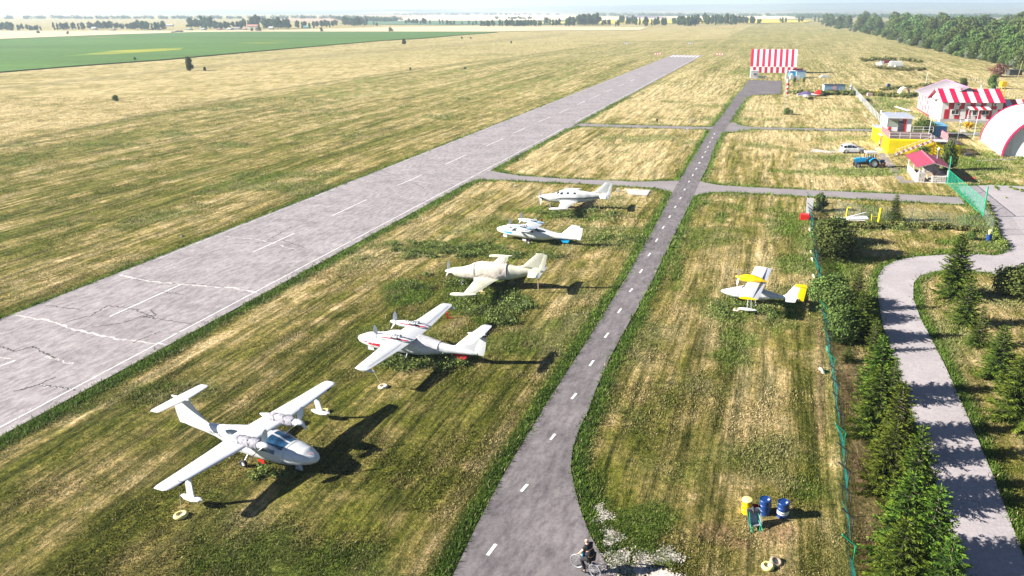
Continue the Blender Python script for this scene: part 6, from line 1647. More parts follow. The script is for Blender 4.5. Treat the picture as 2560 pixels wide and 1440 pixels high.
def cyclist():
    t = thing('person', 'bald person in black shirt and trousers riding a bicycle away along the taxiway', 'person', bk.location, brz)
    t.rotation_euler = bk.rotation_euler
    # skin: continuous body (pelvis root)
    V = [(-.26,0,.98), (-.22,0,1.15), (-.15,0,1.35), (-.09,0,1.5), (-.06,0,1.57), (-.04,0,1.62), (-.02,0,1.70), (-.01,0,1.78),
         (-.1,.18,1.47), (.06,.27,1.24), (.22,.30,1.05), (-.1,-.18,1.47), (.06,-.27,1.24), (.22,-.30,1.05),
         (-.24,.11,.95), (.16,.13,.72), (-.06,.12,.2), (.07,.13,.14), (-.24,-.11,.95), (.22,-.13,.92), (-.1,-.12,.56), (.03,-.13,.5)]
    E_ = [(0,1),(1,2),(2,3),(3,4),(4,5),(5,6),(6,7),(3,8),(8,9),(9,10),(3,11),(11,12),(12,13),(0,14),(14,15),(15,16),(16,17),(0,18),(18,19),(19,20),(20,21)]
    Rd = [.17,.2,.2,.14,.07,.08,.1,.065,.075,.052,.036,.075,.052,.036,.11,.075,.05,.04,.11,.075,.05,.04]
    b = bake(skinbody('body', V, E_, Rd, M['skin'], t))
    # clothing: shirt, trousers, shoes
    V = [(-.27,0,.98), (-.22,0,1.15), (-.15,0,1.34), (-.09,0,1.47), (-.07,0,1.56), (-.1,.18,1.47), (.0,.24,1.32), (-.1,-.18,1.47), (.0,-.24,1.32)]
    bake(skinbody('shirt', V, [(0,1),(1,2),(2,3),(3,4),(3,5),(5,6),(3,7),(7,8)], [(.24,.21),(.26,.24),(.25,.23),(.18,.18),.09,.12,.09,.12,.09], M['shirt'], t))
    V = [(-.26,0,.97), (-.22,.11,.93), (.17,.13,.72), (-.06,.12,.24), (-.22,-.11,.93), (.23,-.13,.92), (-.1,-.12,.6)]
    bake(skinbody('trousers', V, [(0,1),(1,2),(2,3),(0,4),(4,5),(5,6)], [.2,.15,.11,.08,.15,.11,.08], M['shirt'], t))
    for s, z, x in ((1, .13, -.06), (-1, .48, -.1)):
        mb = MB(); mb.loft([[(x-.09+q*.3, s*.13+w*c, z-.02+h*max(0, sn)) for c, sn in [(math.cos(R(36*k)), math.sin(R(36*k))+.2) for k in range(10)]] for q, w, h in ((0, .03, .05), (.15, .045, .1), (.5, .05, .09), (.85, .045, .06), (1, .02, .03))]); mb.build('shoe', M['black'], t, True)
    mb = MB(); mb.lathe([(.001, -.045), (.012, -.04), (.014, 0), (.001, .03)], (.085, 0, 1.70), n=8); mb.build('nose', M['skin'], t, True)
    for s in (-1, 1):
        mb = MB(); mb.lathe([(.001, s*.015), (.02, s*.012), (.028, 0)], (-.02, s*.1, 1.70), 'y', 8); mb.build('ear', M['skin'], t, True)
        for k in range(5):
            mb = MB(); y = s*(.27+.018*k); L_ = (.075, .09, .095, .085, .06)[k] if k < 5 else .08
            mb.tube([(.23, y, 1.045), (.27, y, 1.045), (.285, y, 1.01), (.265, y, .985)], .0095, 5) if k else mb.tube([(.21, s*.262, 1.03), (.24, s*.25, 1.0), (.25, s*.255, .98)], .011, 5)
            mb.build('finger', M['skin'], t, True)
    # teal bag in front of the belly
    mb = MB(); mb.loft([[( .02+.05*math.cos(R(40*k))*w, .14+.11*math.sin(R(40*k))*w, z) for k in range(9)] for z, w in ((.92, .5), (1.0, 1), (1.2, 1), (1.3, .5))])
    o = mb.build('shoulder_bag', M['tealbag'], None, True); o.location = bk.location; o.rotation_euler = bk.rotation_euler; tag(o, 'teal bag hanging at the left side of the cyclist', 'bag')
cyclist()
def standing():
    p = gp(2197, 374); t = thing('person', 'person in grey top and dark shorts standing at the brown door of the control tower', 'person', (p.x, p.y, .08), R(-20))
    V = [(0,0,.95), (0,0,1.1), (0,0,1.3), (0,0,1.42), (0,0,1.5), (.01,0,1.6), (.01,0,1.68), (0,.2,1.4), (.02,.26,1.15), (.08,.26,.9), (0,-.2,1.4), (.02,-.26,1.15), (.08,-.26,.9), (0,.1,.9), (.02,.11,.5), (0,.11,.08), (.14,.12,.04), (0,-.1,.9), (.02,-.11,.5), (0,-.11,.08), (.14,-.12,.04)]
    E_ = [(0,1),(1,2),(2,3),(3,4),(4,5),(5,6),(3,7),(7,8),(8,9),(3,10),(10,11),(11,12),(0,13),(13,14),(14,15),(15,16),(0,17),(17,18),(18,19),(19,20)]
    bake(skinbody('body', V, E_, [.14,.14,.15,.11,.055,.09,.09,.06,.045,.033,.06,.045,.033,.1,.065,.045,.035,.1,.065,.045,.035], M['skin'], t))
    bake(skinbody('shirt', [(0,0,.98),(0,0,1.2),(0,0,1.4),(0,.2,1.4),(.02,.25,1.2),(0,-.2,1.4),(.02,-.25,1.2)], [(0,1),(1,2),(2,3),(3,4),(2,5),(5,6)], [.17,.18,.15,.08,.065,.08,.065], mat('grey_cotton', (.35,.37,.42), .9), t))
    bake(skinbody('shorts', [(0,0,.97),(0,.1,.9),(.02,.11,.55),(0,-.1,.9),(.02,-.11,.55)], [(0,1),(1,2),(0,3),(3,4)], [.16,.12,.095,.12,.095], M['shirt'], t))
    mb = MB(); mb.lathe([(.001, 1.79), (.07, 1.77), (.1, 1.7), (.098, 1.64)], (0, 0, 0), n=12, cap=False); mb.build('hair', M['dark'], t, True)
standing()

# ------------------------------------------------------------------ far fields, hills
def farsheet(name, pts, z, rgb, var=.12, scale=.01, stretch=(0.02, .004), spots=None, dz=.3):
    m, nt, b = nodes_of(name)
    pos = N(nt, 'ShaderNodeNewGeometry').outputs['Position']
    mp = N(nt, 'ShaderNodeMapping'); mp.inputs['Scale'].default_value = (stretch[1], stretch[0], 1); nt.links.new(pos, mp.inputs['Vector'])
    f = noise_fac(nt, 1.0, 6, .65, mp.outputs[0]); g = noise_fac(nt, .25, 5, .7, pos)
    c = ramp(nt, f, .32, tuple(c*(1-var) for c in rgb), .68, tuple(c*(1+var) for c in rgb))
    c = mix(nt, 1.0, c, ramp(nt, g, .3, (.82, .84, .82), .7, (1.15, 1.13, 1.15)), 'MULTIPLY')
    if spots:
        mp2 = N(nt, 'ShaderNodeMapping'); mp2.inputs['Scale'].default_value = (.008, .03, 1); mp2.inputs['Location'].default_value = spots[3] if len(spots) > 3 else (0, 0, 0); nt.links.new(pos, mp2.inputs['Vector'])
        s = noise_fac(nt, 1.0, 4, .6, mp2.outputs[0]); c = mix(nt, ramp(nt, s, spots[1], (0,0,0), spots[2], (1,1,1)), c, spots[0])
    nt.links.new(c, b.inputs['Base Color']); b.inputs['Roughness'].default_value = .95; b.inputs['Specular IOR Level'].default_value = .05
    P = [gp(u, v, z).to_2d() for u, v in pts]
    mb = MB(); n = len(P); tr = tessellate_polygon([[Vector((p.x, p.y, 0)) for p in P]]); fs = []
    for a, b_, c_ in tr: fs.append((a, b_, c_) if (P[b_]-P[a]).cross(P[c_]-P[a]) > 0 else (a, c_, b_))
    mb.add([(p.x, p.y, z) for p in P] + [(p.x, p.y, z-dz) for p in P], fs + [(i, (i+1) % n, (i+1) % n+n, i+n) for i in range(n)])
    return tag(mb.build(name, m, None, fixn=False), kind='structure')
farsheet('sunflower_field', [(-700,300),(-60,189),(0,179),(200,163),(400,149),(600,131),(800,114),(950,101),(1060,95),(1140,88),(1245,80),(1235,79),(1100,79),(900,79),(640,79),(500,80),(300,86),(130,93),(0,98),(-500,115)], .5, (.075, .145, .035), .18, spots=((.5, .33, .02), .66, .76))
farsheet('flower_patch', [(150,141),(230,133),(280,127),(335,124),(400,121),(462,118),(450,124),(380,129),(320,133),(230,138)], .56, (.10, .19, .045), .2, spots=((.34, .3, .03), .45, .7), dz=.03)
farsheet('pale_meadow', [(-500,113),(0,97),(130,92),(300,85.5),(500,79.6),(640,78.6),(1235,78.8),(1400,76),(1600,75),(1620,68),(1200,64.5),(1000,67),(700,75),(400,77),(0,77),(-500,84)], .4, (.5, .41, .27), .12)
farsheet('wheat_field', [(900,50),(985,45),(1080,39),(1200,33),(1330,34),(1420,38.5),(1530,42),(1640,45),(1740,46.5),(1660,48.5),(1400,50),(1200,51),(1000,51)], 1.2, (.72, .60, .42), .06)
farsheet('green_strip_field', [(850,59),(900,51.6),(1200,51.6),(1400,51),(1520,52),(1500,60),(1300,61.5),(1100,61.5),(850,60)], .9, (.1, .17, .1), .1)
farsheet('flowering_field', [(1330,55),(1500,52.5),(1560,47.5),(1760,47.8),(1960,48.8),(2030,52),(2010,56),(1800,57.5),(1560,58.5),(1340,58)], 1.0, (.6, .47, .08), .15)
farsheet('wheat_field', [(1640,42),(1700,40.5),(1900,39),(2000,42),(2010,46),(1940,47.5),(1760,46.5),(1700,45)], 1.4, (.72, .6, .42), .06)
farsheet('ploughed_field', [(1560,44),(1570,38.5),(1800,38.2),(1820,44),(1700,44.6)], 1.3, (.16, .12, .16), .1)
farsheet('stubble_field', [(780,54),(640,50),(760,44),(900,39),(1060,35),(1180,34),(960,45),(880,50)], 1.1, (.42, .3, .2), .1)
def ridge(name, D, pts, depth, rgb, seed, rough=6.0, field=None):
    """rolling hill range: crest outline read as heights at distance D, a real mound in depth"""
    us = np.linspace(pts[0][0], pts[-1][0], 260); vs = np.interp(us, [p[0] for p in pts], [p[1] for p in pts])
    rows = []
    prof = [(-1, 0), (-.8, .12), (-.6, .34), (-.4, .6), (-.2, .85), (-.05, .98), (0, 1), (.2, .8), (.6, .3), (1, 0)]
    for t, k in prof:
        y = D + t * depth
        x = (us - U0) / FPX * (D*CP + CH*SP)
        # height of the crest at distance D
        a = (V0 - vs) / FPX
        h = CH + D * (a*CP - SP) / (CP + a*SP)
        h = np.maximum(h, 0) + (fbm(x/900, np.full_like(x, y/700), seed, 4) - .5) * rough * k
        rows.append(np.stack([x, np.full_like(x, y) + (fbm(x/1500, x*0, seed+3, 2)-.5)*depth*.5, h*k - (2.0 if k == 0 else 0)], 1))
    V = np.concatenate(rows); nx = len(us); i = (np.arange(len(prof)-1)[:, None]*nx + np.arange(nx-1)[None, :]).ravel()
    F = np.stack([i, i+1, i+1+nx, i+nx], 1)
    m, nt, b = nodes_of(name)
    pos = N(nt, 'ShaderNodeNewGeometry').outputs['Position']
    mp = N(nt, 'ShaderNodeMapping'); mp.inputs['Scale'].default_value = (.0012, .004, .02); nt.links.new(pos, mp.inputs['Vector'])
    f = noise_fac(nt, 1.0, 6, .6, mp.outputs[0])
    c = ramp(nt, f, .42, tuple(c*.5 for c in rgb), .56, tuple(c*1.3 for c in rgb))
    if field: c = mix(nt, ramp(nt, f, .56, (0,0,0), .6, (1,1,1)), c, field)
    nt.links.new(c, b.inputs['Base Color']); b.inputs['Roughness'].default_value = 1
    return tag(npmesh(name, V, F, m), kind='structure')
ridge('hills', 9500, [(-900,27),(0,27.5),(150,25.5),(260,26.5),(420,27),(640,26),(900,25),(1050,22.5),(1180,23),(1300,17),(1450,14.5),(1600,12),(1750,10),(1900,10.5),(2050,7),(2250,4.5),(2400,5),(2560,6),(3200,8)], 1900, (.07, .10, .07), 3, 14)
ridge('hills', 6200, [(-900,40),(0,36),(200,35),(500,33),(700,31),(850,28),(1000,24.5),(1150,23),(1300,25),(1450,27),(1600,28),(1800,27),(2000,25),(2300,22),(2560,22),(3200,24)], 1000, (.16, .17, .12), 8, 8, (.4, .33, .24))

# ------------------------------------------------------------------ far trees: windbreaks, village trees, wood
def tone_of(m): return m
protos = {}
def proto(key, seed, h, w, n, size, m, lobes=9, low=.18, elong=1.0):
    V, F, C, mb = tree_mesh_parts(seed, h, w, n, size, lobes, True, low, elong)
    tv = np.array(mb.v); fs = np.array([f for f in mb.f if len(f) == 4]) + len(V)
    me_o = npmesh('tree', np.concatenate([V, tv]), np.concatenate([F, fs]), [m, M['bark']], np.concatenate([C, np.full((len(tv), 3), .9)]), mi=np.concatenate([np.zeros(len(F)), np.ones(len(fs))]))
    protos[key] = (me_o.data, h, w); bpy.data.objects.remove(me_o)
for k in range(4): proto(('wb', k), 40+k, 12, 7.5, 1500, .42, M['leaffar'], 11, .22, 1.25)
for k in range(2): proto(('poplar', k), 50+k, 15, 4.5, 1300, .4, M['leaffar'], 10, .12, 1.5)
for k in range(5): proto(('broad', k), 60+k, 9, 8.5, 2600, .36, M['leaf'], 13, .2, .95)
for k in range(2): proto(('silver', k), 70+k, 7, 6.5, 2000, .3, M['silver'], 10, .15, .9)
for k in range(3): proto(('bush', k), 80+k, 2.6, 3.2, 900, .16, M['leaf'], 8, .15, .8)
for k in range(3): proto(('shrub', k), 95+k, 3.4, 4.2, 6500, .1, M['leaf'], 22, .12, .8)
proto(('brown', 0), 90, 7, 8, 1800, .28, M['brownleaf'], 11, .15, .8)
TREEN = 0
def put(key, x, y, h, label, cat, group, name='tree', wk=1.0):
    global TREEN
    me, ph, pw = protos[key]; o = bpy.data.objects.new(name, me); COL.objects.link(o)
    s = h / ph; o.location = (x, y, 0); o.scale = (s*wk, s*wk, s); o.rotation_euler = (0, 0, random.uniform(0, 6.28)); TREEN += 1
    return tag(o, label, cat, group)
random.seed(21)
# windbreak behind the runway end: read clumps (u0,u1,vfoot,height px,count)
WB = [(1203,1238,66,13,6,'first small clump of the windbreak left of the striped gap'),(1248,1356,66,14,15,'long even row of trees in the windbreak'),(1361,1378,62,17,3,'dense pair of trees in the windbreak'),(1381,1402,64,15,3,'small clump in the middle of the windbreak'),(1412,1440,65,18,4,'pointed tree clump in the windbreak'),(1443,1497,63,23,9,'tallest block of trees in the windbreak'),(1502,1528,63,11,4,'low clump right of the tallest windbreak block'),
      (1540,1546,66,14,2,'single tree standing out of the windbreak row'),(1550,1561,60,16,2,'upright tree behind the windbreak row'),(1567,1601,62,17,5,'round windbreak clump before the yellow field'),(1608,1620,66,20,2,'light loose tree in the windbreak'),(1625,1648,64,17,3,'trees in the windbreak before the yellow field'),(1652,1665,65,16,2,'lone leafy tree of the windbreak'),(1680,1690,60,13,2,'small upright tree of the windbreak'),(1694,1748,65,22,8,'broad dark clump at the right of the windbreak'),(1757,1842,62,22,11,'wide dark tree group above the runway end'),(1846,1872,60,17,3,'trees beyond the striped hangar, left clump'),(1878,1886,60,16,2,'trees beyond the striped hangar, middle'),(1890,1905,60,10,2,'low trees beyond the striped hangar'),(1945,1965,57,12,3,'tree clump in the yellow field'),(1995,2012,55,12,2,'trees at the right end of the yellow field'),(2030,2050,54,14,2,'dark tree at the corner of the wood')]
for (u0, u1, vf, hp, n, lab) in WB:
    n = int(n*1.25)
    for i in range(n):
        u = u0 + (u1-u0)*(i+.5)/n + random.uniform(-2, 2); v = vf + random.uniform(-1.2, 1.2); p = gp(u, v)
        h = hp * random.uniform(1.0, 1.3) / pxm(v)
        put((('wb', random.randrange(4)) if random.random() < .8 else ('poplar', random.randrange(2))), p.x, p.y, h, lab, 'tree', lab + ' (group)')
LV = [(0,34,77,17,5),(43,60,75,12,2),(66,85,76,12,3),(86,106,76,13,3),(130,210,74,16,9),(222,275,72,16,7),(275,322,72,15,6),(325,410,74,18,10),(470,500,70,20,4),(500,530,71,24,4),(535,560,72,17,3),(560,610,71,15,5),(610,640,69,22,4),(630,650,70,26,2),(655,690,72,24,5),(692,725,72,22,4),(740,790,71,16,5),(790,830,68,15,4),(830,842,66,14,2),(862,890,65,18,4),(893,922,64,19,4),(932,945,64,10,2),(1013,1042,59,11,5),(1040,1078,62,12,5),(1094,1140,62,11,5),(1154,1160,61,6,1),(1168,1196,62,9,3)]
k = 0
for (u0, u1, vf, hp, n) in LV:
    lab = 'distant tree of the village belt %s' % ('at the far left edge of the photo' if u1 < 110 else 'left of the village roofs' if u1 < 420 else 'around the village roofs' if u1 < 730 else 'right of the village roofs' if u1 < 950 else 'in the low clumps before the wheat field')
    for i in range(n):
        u = u0 + (u1-u0)*(i+.5)/n + random.uniform(-2, 2); v = vf + random.uniform(-1.5, 1.5); p = gp(u, v)
        put((('wb', random.randrange(4)) if random.random() < .75 else ('poplar', random.randrange(2))), p.x, p.y, hp*random.uniform(.9, 1.3)/pxm(v), lab, 'tree', 'distant trees of the village belt', wk=1.25)
# single trees and shrubs on the fields
for (u, v, hp, key, lab, cat) in [(476,177,33,('broad',0),'small dark green tree alone on the dry field, left of the runway','tree'),(513,176,8,('bush',1),'tiny shrub right of the lone field tree','shrub'),(1010,111,13,('broad',2),'small lone tree at the edge of the green field','tree'),(1010,111,0,None,'',''),(976,79,10,('bush',0),'round shrub on the pale strip behind the green field','shrub'),(804,79,9,('bush',2),'small shrub behind the green field, left of the round one','shrub'),(631,78,8,('bush',1),'shrub before the village houses','shrub'),(648,78,11,('bush',0),'larger dark shrub before the village houses','shrub'),(97,84,7,('bush',0),'round bush on the pale strip far left','shrub'),(170,86,7,('bush',2),'bush on the pale strip, right of the round one','shrub'),
      (291,253,14,('bush',1),'pale green shrub on the dry field far left','shrub'),(1154,97,5,('bush',0),'dark shrub beyond the green field tip','shrub'),(1177,97,4,('bush',1),'second dark shrub beyond the green field tip','shrub'),(1278,108,5,('bush',2),'small shrub on the dry field before the windbreak','shrub'),(1026,175,6,('bush',2),'tiny tuft shrub on the dry field','shrub'),
      (338,152,8,('bush',2),'small shrub at the near edge of the green field','shrub')]:
    if key:
        p = gp(u, v); put(key, p.x, p.y, hp/pxm(v)/CP, lab, cat, None, 'field_tree' if cat == 'tree' else 'shrub', wk=.62 if hp == 33 else .9)
# wood at the right
def in_px(u, v, poly): return bool(inpoly(np.array([u], float), np.array([v], float), poly)[0])
EDGE = [(2040,57),(2070,68),(2110,76),(2150,82),(2200,92),(2240,106),(2290,117),(2340,127),(2400,143),(2450,150),(2500,163),(2560,178),(2640,200)]
eu = [e[0] for e in EDGE]; ev = [e[1] for e in EDGE]
cnt = 0; pts_ = []
rows = [(0.0, 0.8, 36), (3, .95, 30), (8, 1.05, 28), (15, 1.15, 26), (24, 1.2, 26), (34, 1.25, 22)]
fr = random.Random(9)
for (back, hs, n) in rows:
    for i in range(n):
        t = (i + fr.uniform(.1, .9)) / n
        u = 2045 + t ** .8 * 640; vv = np.interp(u, eu, ev)
        v = vv - back * (vv - 50) / 60 * fr.uniform(.8, 1.2)
        if v < 49: continue
        p = gp(u, v)
        front = back < 2
        h = fr.uniform(4.0, 7.5) if front else {3: fr.uniform(7, 10), 8: fr.uniform(10, 13), 15: fr.uniform(12, 17), 24: fr.uniform(15, 20), 34: fr.uniform(16, 22)}[back]
        if u < 2260 and back < 10: h *= .6
        key = ('broad', fr.randrange(5))
        if front and fr.random() < .2: key = ('silver', fr.randrange(2))
        lab = ('low leafy tree at the front edge of the wood' if front else 'tall leafy tree inside the wood at the right')
        if key[0] == 'silver': lab = 'silvery grey tree at the front edge of the wood'
        lab += (', far part' if u < 2300 else ', near part')
        put(key, p.x, p.y, h, lab, 'tree', 'trees of the wood at the right', wk=1.2 if front else 1.05); cnt += 1
def undergrowth():
    rg = np.random.default_rng(15); Vs = []; Fs = []; Cs = []; k = 0
    for i in range(900):
        u = 2045 + rg.uniform(0, 1) ** .8 * 700; vv = np.interp(u, eu, ev); b = rg.uniform(.5, 42); v = vv - b*(vv-50)/60
        p = gp(u, v); h = rg.uniform(1.5, 3.5) * (1 + b/14) * (.6 if u < 2200 else 1)
        V, F, C = leaf_cloud([(p.x, p.y, h*.45), (p.x+h*.5, p.y+.5, h*.4)], [(h*.7, h*.7, h*.5)]*2, 110, .32*(1 + b/40), int(rg.integers(1e6)))
        V[:, 2] = np.maximum(V[:, 2], .05); Vs.append(V); Fs.append(F+k); Cs.append(C); k += len(V)
    return tag(npmesh('wood_undergrowth', np.concatenate(Vs), np.concatenate(Fs), M['leaf'], np.concatenate(Cs)), kind='stuff')
undergrowth()
for (u, v, h, lab) in [(2160,63,9,'big reddish grey tree by the pale bridge in the wood'),(2190,62,9,'second reddish grey tree by the pale bridge'),(2492,192,5,'reddish bush between the hangar and the wood')]:
    p = gp(u, v); put(('brown', 0), p.x, p.y, h, lab, 'tree', None, wk=1.3)
# far wood stretching behind as one mass
def far_wood():
    rg = np.random.default_rng(5); Vs = []; Fs = []; Cs = []; k = 0
    for i in range(420):
        u = rg.uniform(1990, 2900); top = np.interp(u, [1990, 2100, 2300, 2560], [47.0, 46.5, 46, 47]); v = rg.uniform(41.5, top)
        p = gp(u, v)
        h = rg.uniform(8, 15); w = h * 1.1
        V, F, C = leaf_cloud([(p.x+rg.uniform(-w, w), p.y, h*.45), (p.x, p.y+4, h*.6), (p.x+rg.uniform(-w, w), p.y+8, h*.5)], [(w*.5, w*.5, h*.45)]*3, 90, 1.5, int(rg.integers(1e6)))
        V[:, 2] = np.maximum(V[:, 2], 0.1); Vs.append(V); Fs.append(F + k); Cs.append(C); k += len(V)
    return tag(npmesh('far_woodland', np.concatenate(Vs), np.concatenate(Fs), M['leaffar'], np.concatenate(Cs)), kind='stuff')
far_wood()
def far_rows():
    rg = np.random.default_rng(6); Vs = []; Fs = []; Cs = []; k = 0
    for (u0, u1, v, n, hh) in [(1485,1830,40,110,14),(980,1400,38,60,12),(1240,1330,48,14,7),(840,1000,51,30,11),(1560,1980,39.5,70,12),(0,900,47,120,10),(1850,2120,41,70,14),(920,985,54,24,10),(1000,1180,36,30,10)]:
        for i in range(n):
            u = rg.uniform(u0, u1); p = gp(u, v + rg.uniform(-.7, .7)); h = rg.uniform(.6, 1.2)*hh; w = h
            V, F, C = leaf_cloud([(p.x, p.y, h*.5), (p.x+w*.5, p.y+2, h*.4)], [(w*.6, w*.5, h*.5)]*2, 46, 1.9, int(rg.integers(1e6)))
            V[:, 2] = np.maximum(V[:, 2], 0.1); Vs.append(V); Fs.append(F + k); Cs.append(C); k += len(V)
    return tag(npmesh('distant_hedgerow', np.concatenate(Vs), np.concatenate(Fs), M['leaffar'], np.concatenate(Cs)), kind='stuff')
far_rows()

# bridge parapet and white posts by the wood, village houses
p = gp(2125, 66); q = gp(2213, 64.5); mb = MB(); mb.panel((p.x, p.y, 1.5), (q.x, q.y, 1.5), (q.x, q.y, 2.6), (p.x, p.y, 2.6), .4); tag(mb.build('bridge_parapet', M['white'], None), 'long pale parapet in front of the wood, far right', 'parapet')
def farhouse(u, v, wpx, hpx, wm, rm, label, gable=True):
    p = gp(u, v); s = 1/pxm(v); w = wpx*s; h = hpx*s*.55; t = thing('village_house', label, 'house', p, random.uniform(-.2, .2), 'houses of the distant village')
    mb = MB(); mb.box(0, w, 0, 8, 0, h); mb.build('wall', wm, t)
    mb = MB(); mb.panel((-.4, -.5, h), (w+.4, -.5, h), (w+.4, 4, h*1.8), (-.4, 4, h*1.8), .15); mb.panel((w+.4, 8.5, h), (-.4, 8.5, h), (-.4, 4, h*1.8), (w+.4, 4, h*1.8), .15); mb.build('roof', rm, t)
M['vroof'] = mat('grey_brown_roof', (.3, .25, .24), .8); M['vred'] = mat('rusty_roof', (.38, .17, .13), .8); M['vteal'] = mat('teal_roof', (.1, .35, .4), .7)
for a in [(228,75,9,7,M['white'],M['white'],'small white house in the distant trees, far left'),(275,76,7,3,M['plaster'],M['vroof'],'low house with grey roof left of the village'),(415,66,14,5,M['plaster'],M['white'],'pale roofed house above the village trees'),(372,75,8,3,M['plaster'],M['vred'],'low house with rusty roof in the village'),(392,75,6,3,M['plaster'],M['vroof'],'tiny grey house in the village'),(464,75,10,3,M['plaster'],M['vteal'],'low teal roofed house in the village'),(500,75,9,4,M['white'],M['ltblue'],'white house with pale blue roof'),(532,71,11,6,M['white'],M['vroof'],'white house between trees in the village'),(540,75,9,4,M['plaster'],M['vred'],'house with rusty roof beside white ones'),(566,75,10,4,M['plaster'],M['ltblue'],'bluish roofed low house'),(582,74,16,6,M['white'],M['vroof'],'white village house with long roof'),(606,75,8,4,M['white'],M['vred'],'small white house with rusty roof'),(616,71,28,9,M['white'],M['vred'],'largest white village house with rusty roof'),(672,74,9,7,M['white'],M['white'],'square white building right of the largest village house'),(756,71,16,6,M['plaster'],M['vteal'],'grey house with bluish roof right in the village'),(428,82,5,3,M['dark'],M['dark'],'dark hut at the edge of the green field'),(439,81,9,4,M['dkblue'],M['dark'],'dark blue hut at the edge of the green field'),(2485,44,10,7,M['white'],M['vred'],'white house with red roof beyond the wood'),(2468,40,12,6,M['white'],M['ltgrey'],'pale house beyond the wood, left one'),(2320,36,7,4,M['white'],M['vroof'],'white house beyond the wood near the skyline')]:
    farhouse(*a)

# ------------------------------------------------------------------ runway end markers, windsock, poles
for i, (u, v, w, m, lab) in enumerate([(1634,136,20,M['redpaint'],'red and white striped runway marker left of the runway end'),(1788,137,22,M['redpaint'],'red and white striped runway marker right of the runway end'),(1558,109.5,15,M['dark'],'black and white striped marker, far left one'),(1717,109.5,17,M['dark'],'black and white striped marker, far right one')]):
    p = gp(u, v); W = w/pxm(v); t = thing('runway_marker', lab, 'marker', p, R(-4), 'striped runway markers')
    for idx, mm in ((0, m), (1, M['white'])):
        mb = MB()
        for k in range(7):
            if k % 2 != idx: continue
            a, b_ = W*k/7, W*(k+1)/7; sh = [0, 0]
            mb.add([(a, 0, 0), (b_, 0, 0), (b_, .45, .85 if k < 6 else .0+.02), (a, .45, .85 if k > 0 else .02), (a, .9, 0), (b_, .9, 0)], [(0,1,2,3), (3,2,5,4), (0,3,4), (1,5,2)])
        mb.build('stripe', mm, t, fixn=False)
p = gp(1959, 287); t = thing('windsock', 'limp red and white windsock on a tall thin pole beside the plough-free plot', 'windsock', p, 0)
t['label'] = 'limp red and white windsock on a tall thin pole near the small red tailed aircraft'
mb = MB(); mb.tube([(0, 0, 0), (0, 0, 5)], .05, 6); mb.tube([(0, 0, 5), (0, 0, 8.9)], .07, 6); mb.build('pole', M['grey'], t)
for idx, mm in ((0, M['white']), (1, M['redpaint'])):
    mb = MB(); zs = np.linspace(8.5, 4.4, 9)
    for k in range(8):
        if (k in (2, 4, 6)) != bool(idx): continue
        rings = [[(.48+.1*math.sin(z*3)+rr_*math.cos(a), rr_*.45*math.sin(a), z) for a in [2*PI*q/12 for q in range(12)]] for z, rr_ in ((zs[k], .42-.035*k), (zs[k+1], .42-.035*(k+1)))]
        mb.loft(rings, False)
    mb.build('sock_band', mm, t, True)
o = put(('bush', 0), p.x+.8, p.y-.3, 1.8, 'dark tuft at the foot of the windsock pole', 'shrub', None, 'shrub')
def pole(u, v, h, label, m, r=.06, lean=0.0, name='pole'):
    mb = MB(); mb.tube([(0,0,0), (lean, 0, h)], r, 6); o = mb.build(name, m, None); o.location = gp(u, v); return tag(o, label, 'pole')
pole(2540, 208, 7.5, 'thin leaning pole in front of the wood at the right', M['wood'], .08, 1.0)
pole(2313, 214, 4.2, 'thin white pole behind the barn roof', M['white'], .06, .3)
pole(2391, 366, 5.2, 'thin wire pole between yellow shed and striped house', M['grey'], .03)
pole(2432, 350, 6.0, 'pale thin pole with cross bar beside the arched hangar', M['ltgrey'], .04, .3)
# shrubs near buildings
for (u, v, h, key, wk, lab) in [(2305,345,3.8,('shrub',2),1.25,'dark dense shrub tree between control tower and blue container'),(2366,426,4.7,('broad',3),.55,'leafy young tree between the maroon shelter and the yellow shed'),(2308,398,2.2,('bush',1),1.0,'small green bush under the outside stair'),(2420,336,1.7,('bush',2),1.0,None),(2405,228,4.0,('broad',2),1.0,'round dark tree behind the ridge of the striped house'),(2482,222,4.5,('broad',4),.8,'dark tree behind the chimney of the striped house'),
      (2072,640,3.9,('shrub',0),1.1,'dark shrub beside the netting fence near the scrap pile'),(2085,610,3.0,('shrub',1),1.25,'thorny shrub at the fence corner by the scrap pile'),(2090,800,3.0,('shrub',2),1.0,'round leafy bush by the netting fence'),(2075,760,2.8,('shrub',0),1.1,'dark bush between fence and first spruce'),(2100,845,2.7,('shrub',1),1.15,'bright green round bush left of the spruce row'),(1986,205,1.6,('bush',0),.7,'small bushy seedling left of two behind the red tailed aircraft'),(2010,205,1.6,('bush',2),.7,'small bushy seedling right of two behind the red tailed aircraft'),(2425,600,1.0,('bush',1),1,'low bush near the blue barrel'),
      (2045,528,2.2,('bush',2),.9,'thin dark bush behind the white box at the fence corner'),(2545,740,3.0,('shrub',0),1.2,'dark shrub at the right edge inside the path bend'),(2100,300,0,None,1,None)]:
    if key is None or lab is None: continue
    p = gp(u, v); put(key, p.x, p.y, h, lab, 'shrub', None, 'shrub', wk=wk)
p = gp(2420, 322); V, F, C = leaf_cloud([(0, 0, .6), (.6, 0, .9), (-.4, .2, 1.0)], [(.8, .7, .6)]*3, 500, .12, 5); V[:, 2] = np.maximum(V[:, 2], .02); o = npmesh('flower_bush', V, F, M['yleaf'], C); o.location = p; tag(o, 'yellow flowering bush in front of the striped house', 'shrub')
M['rank'] = leaf_mat('rank_olive_leaves', (.13, .14, .045), .3, .2)
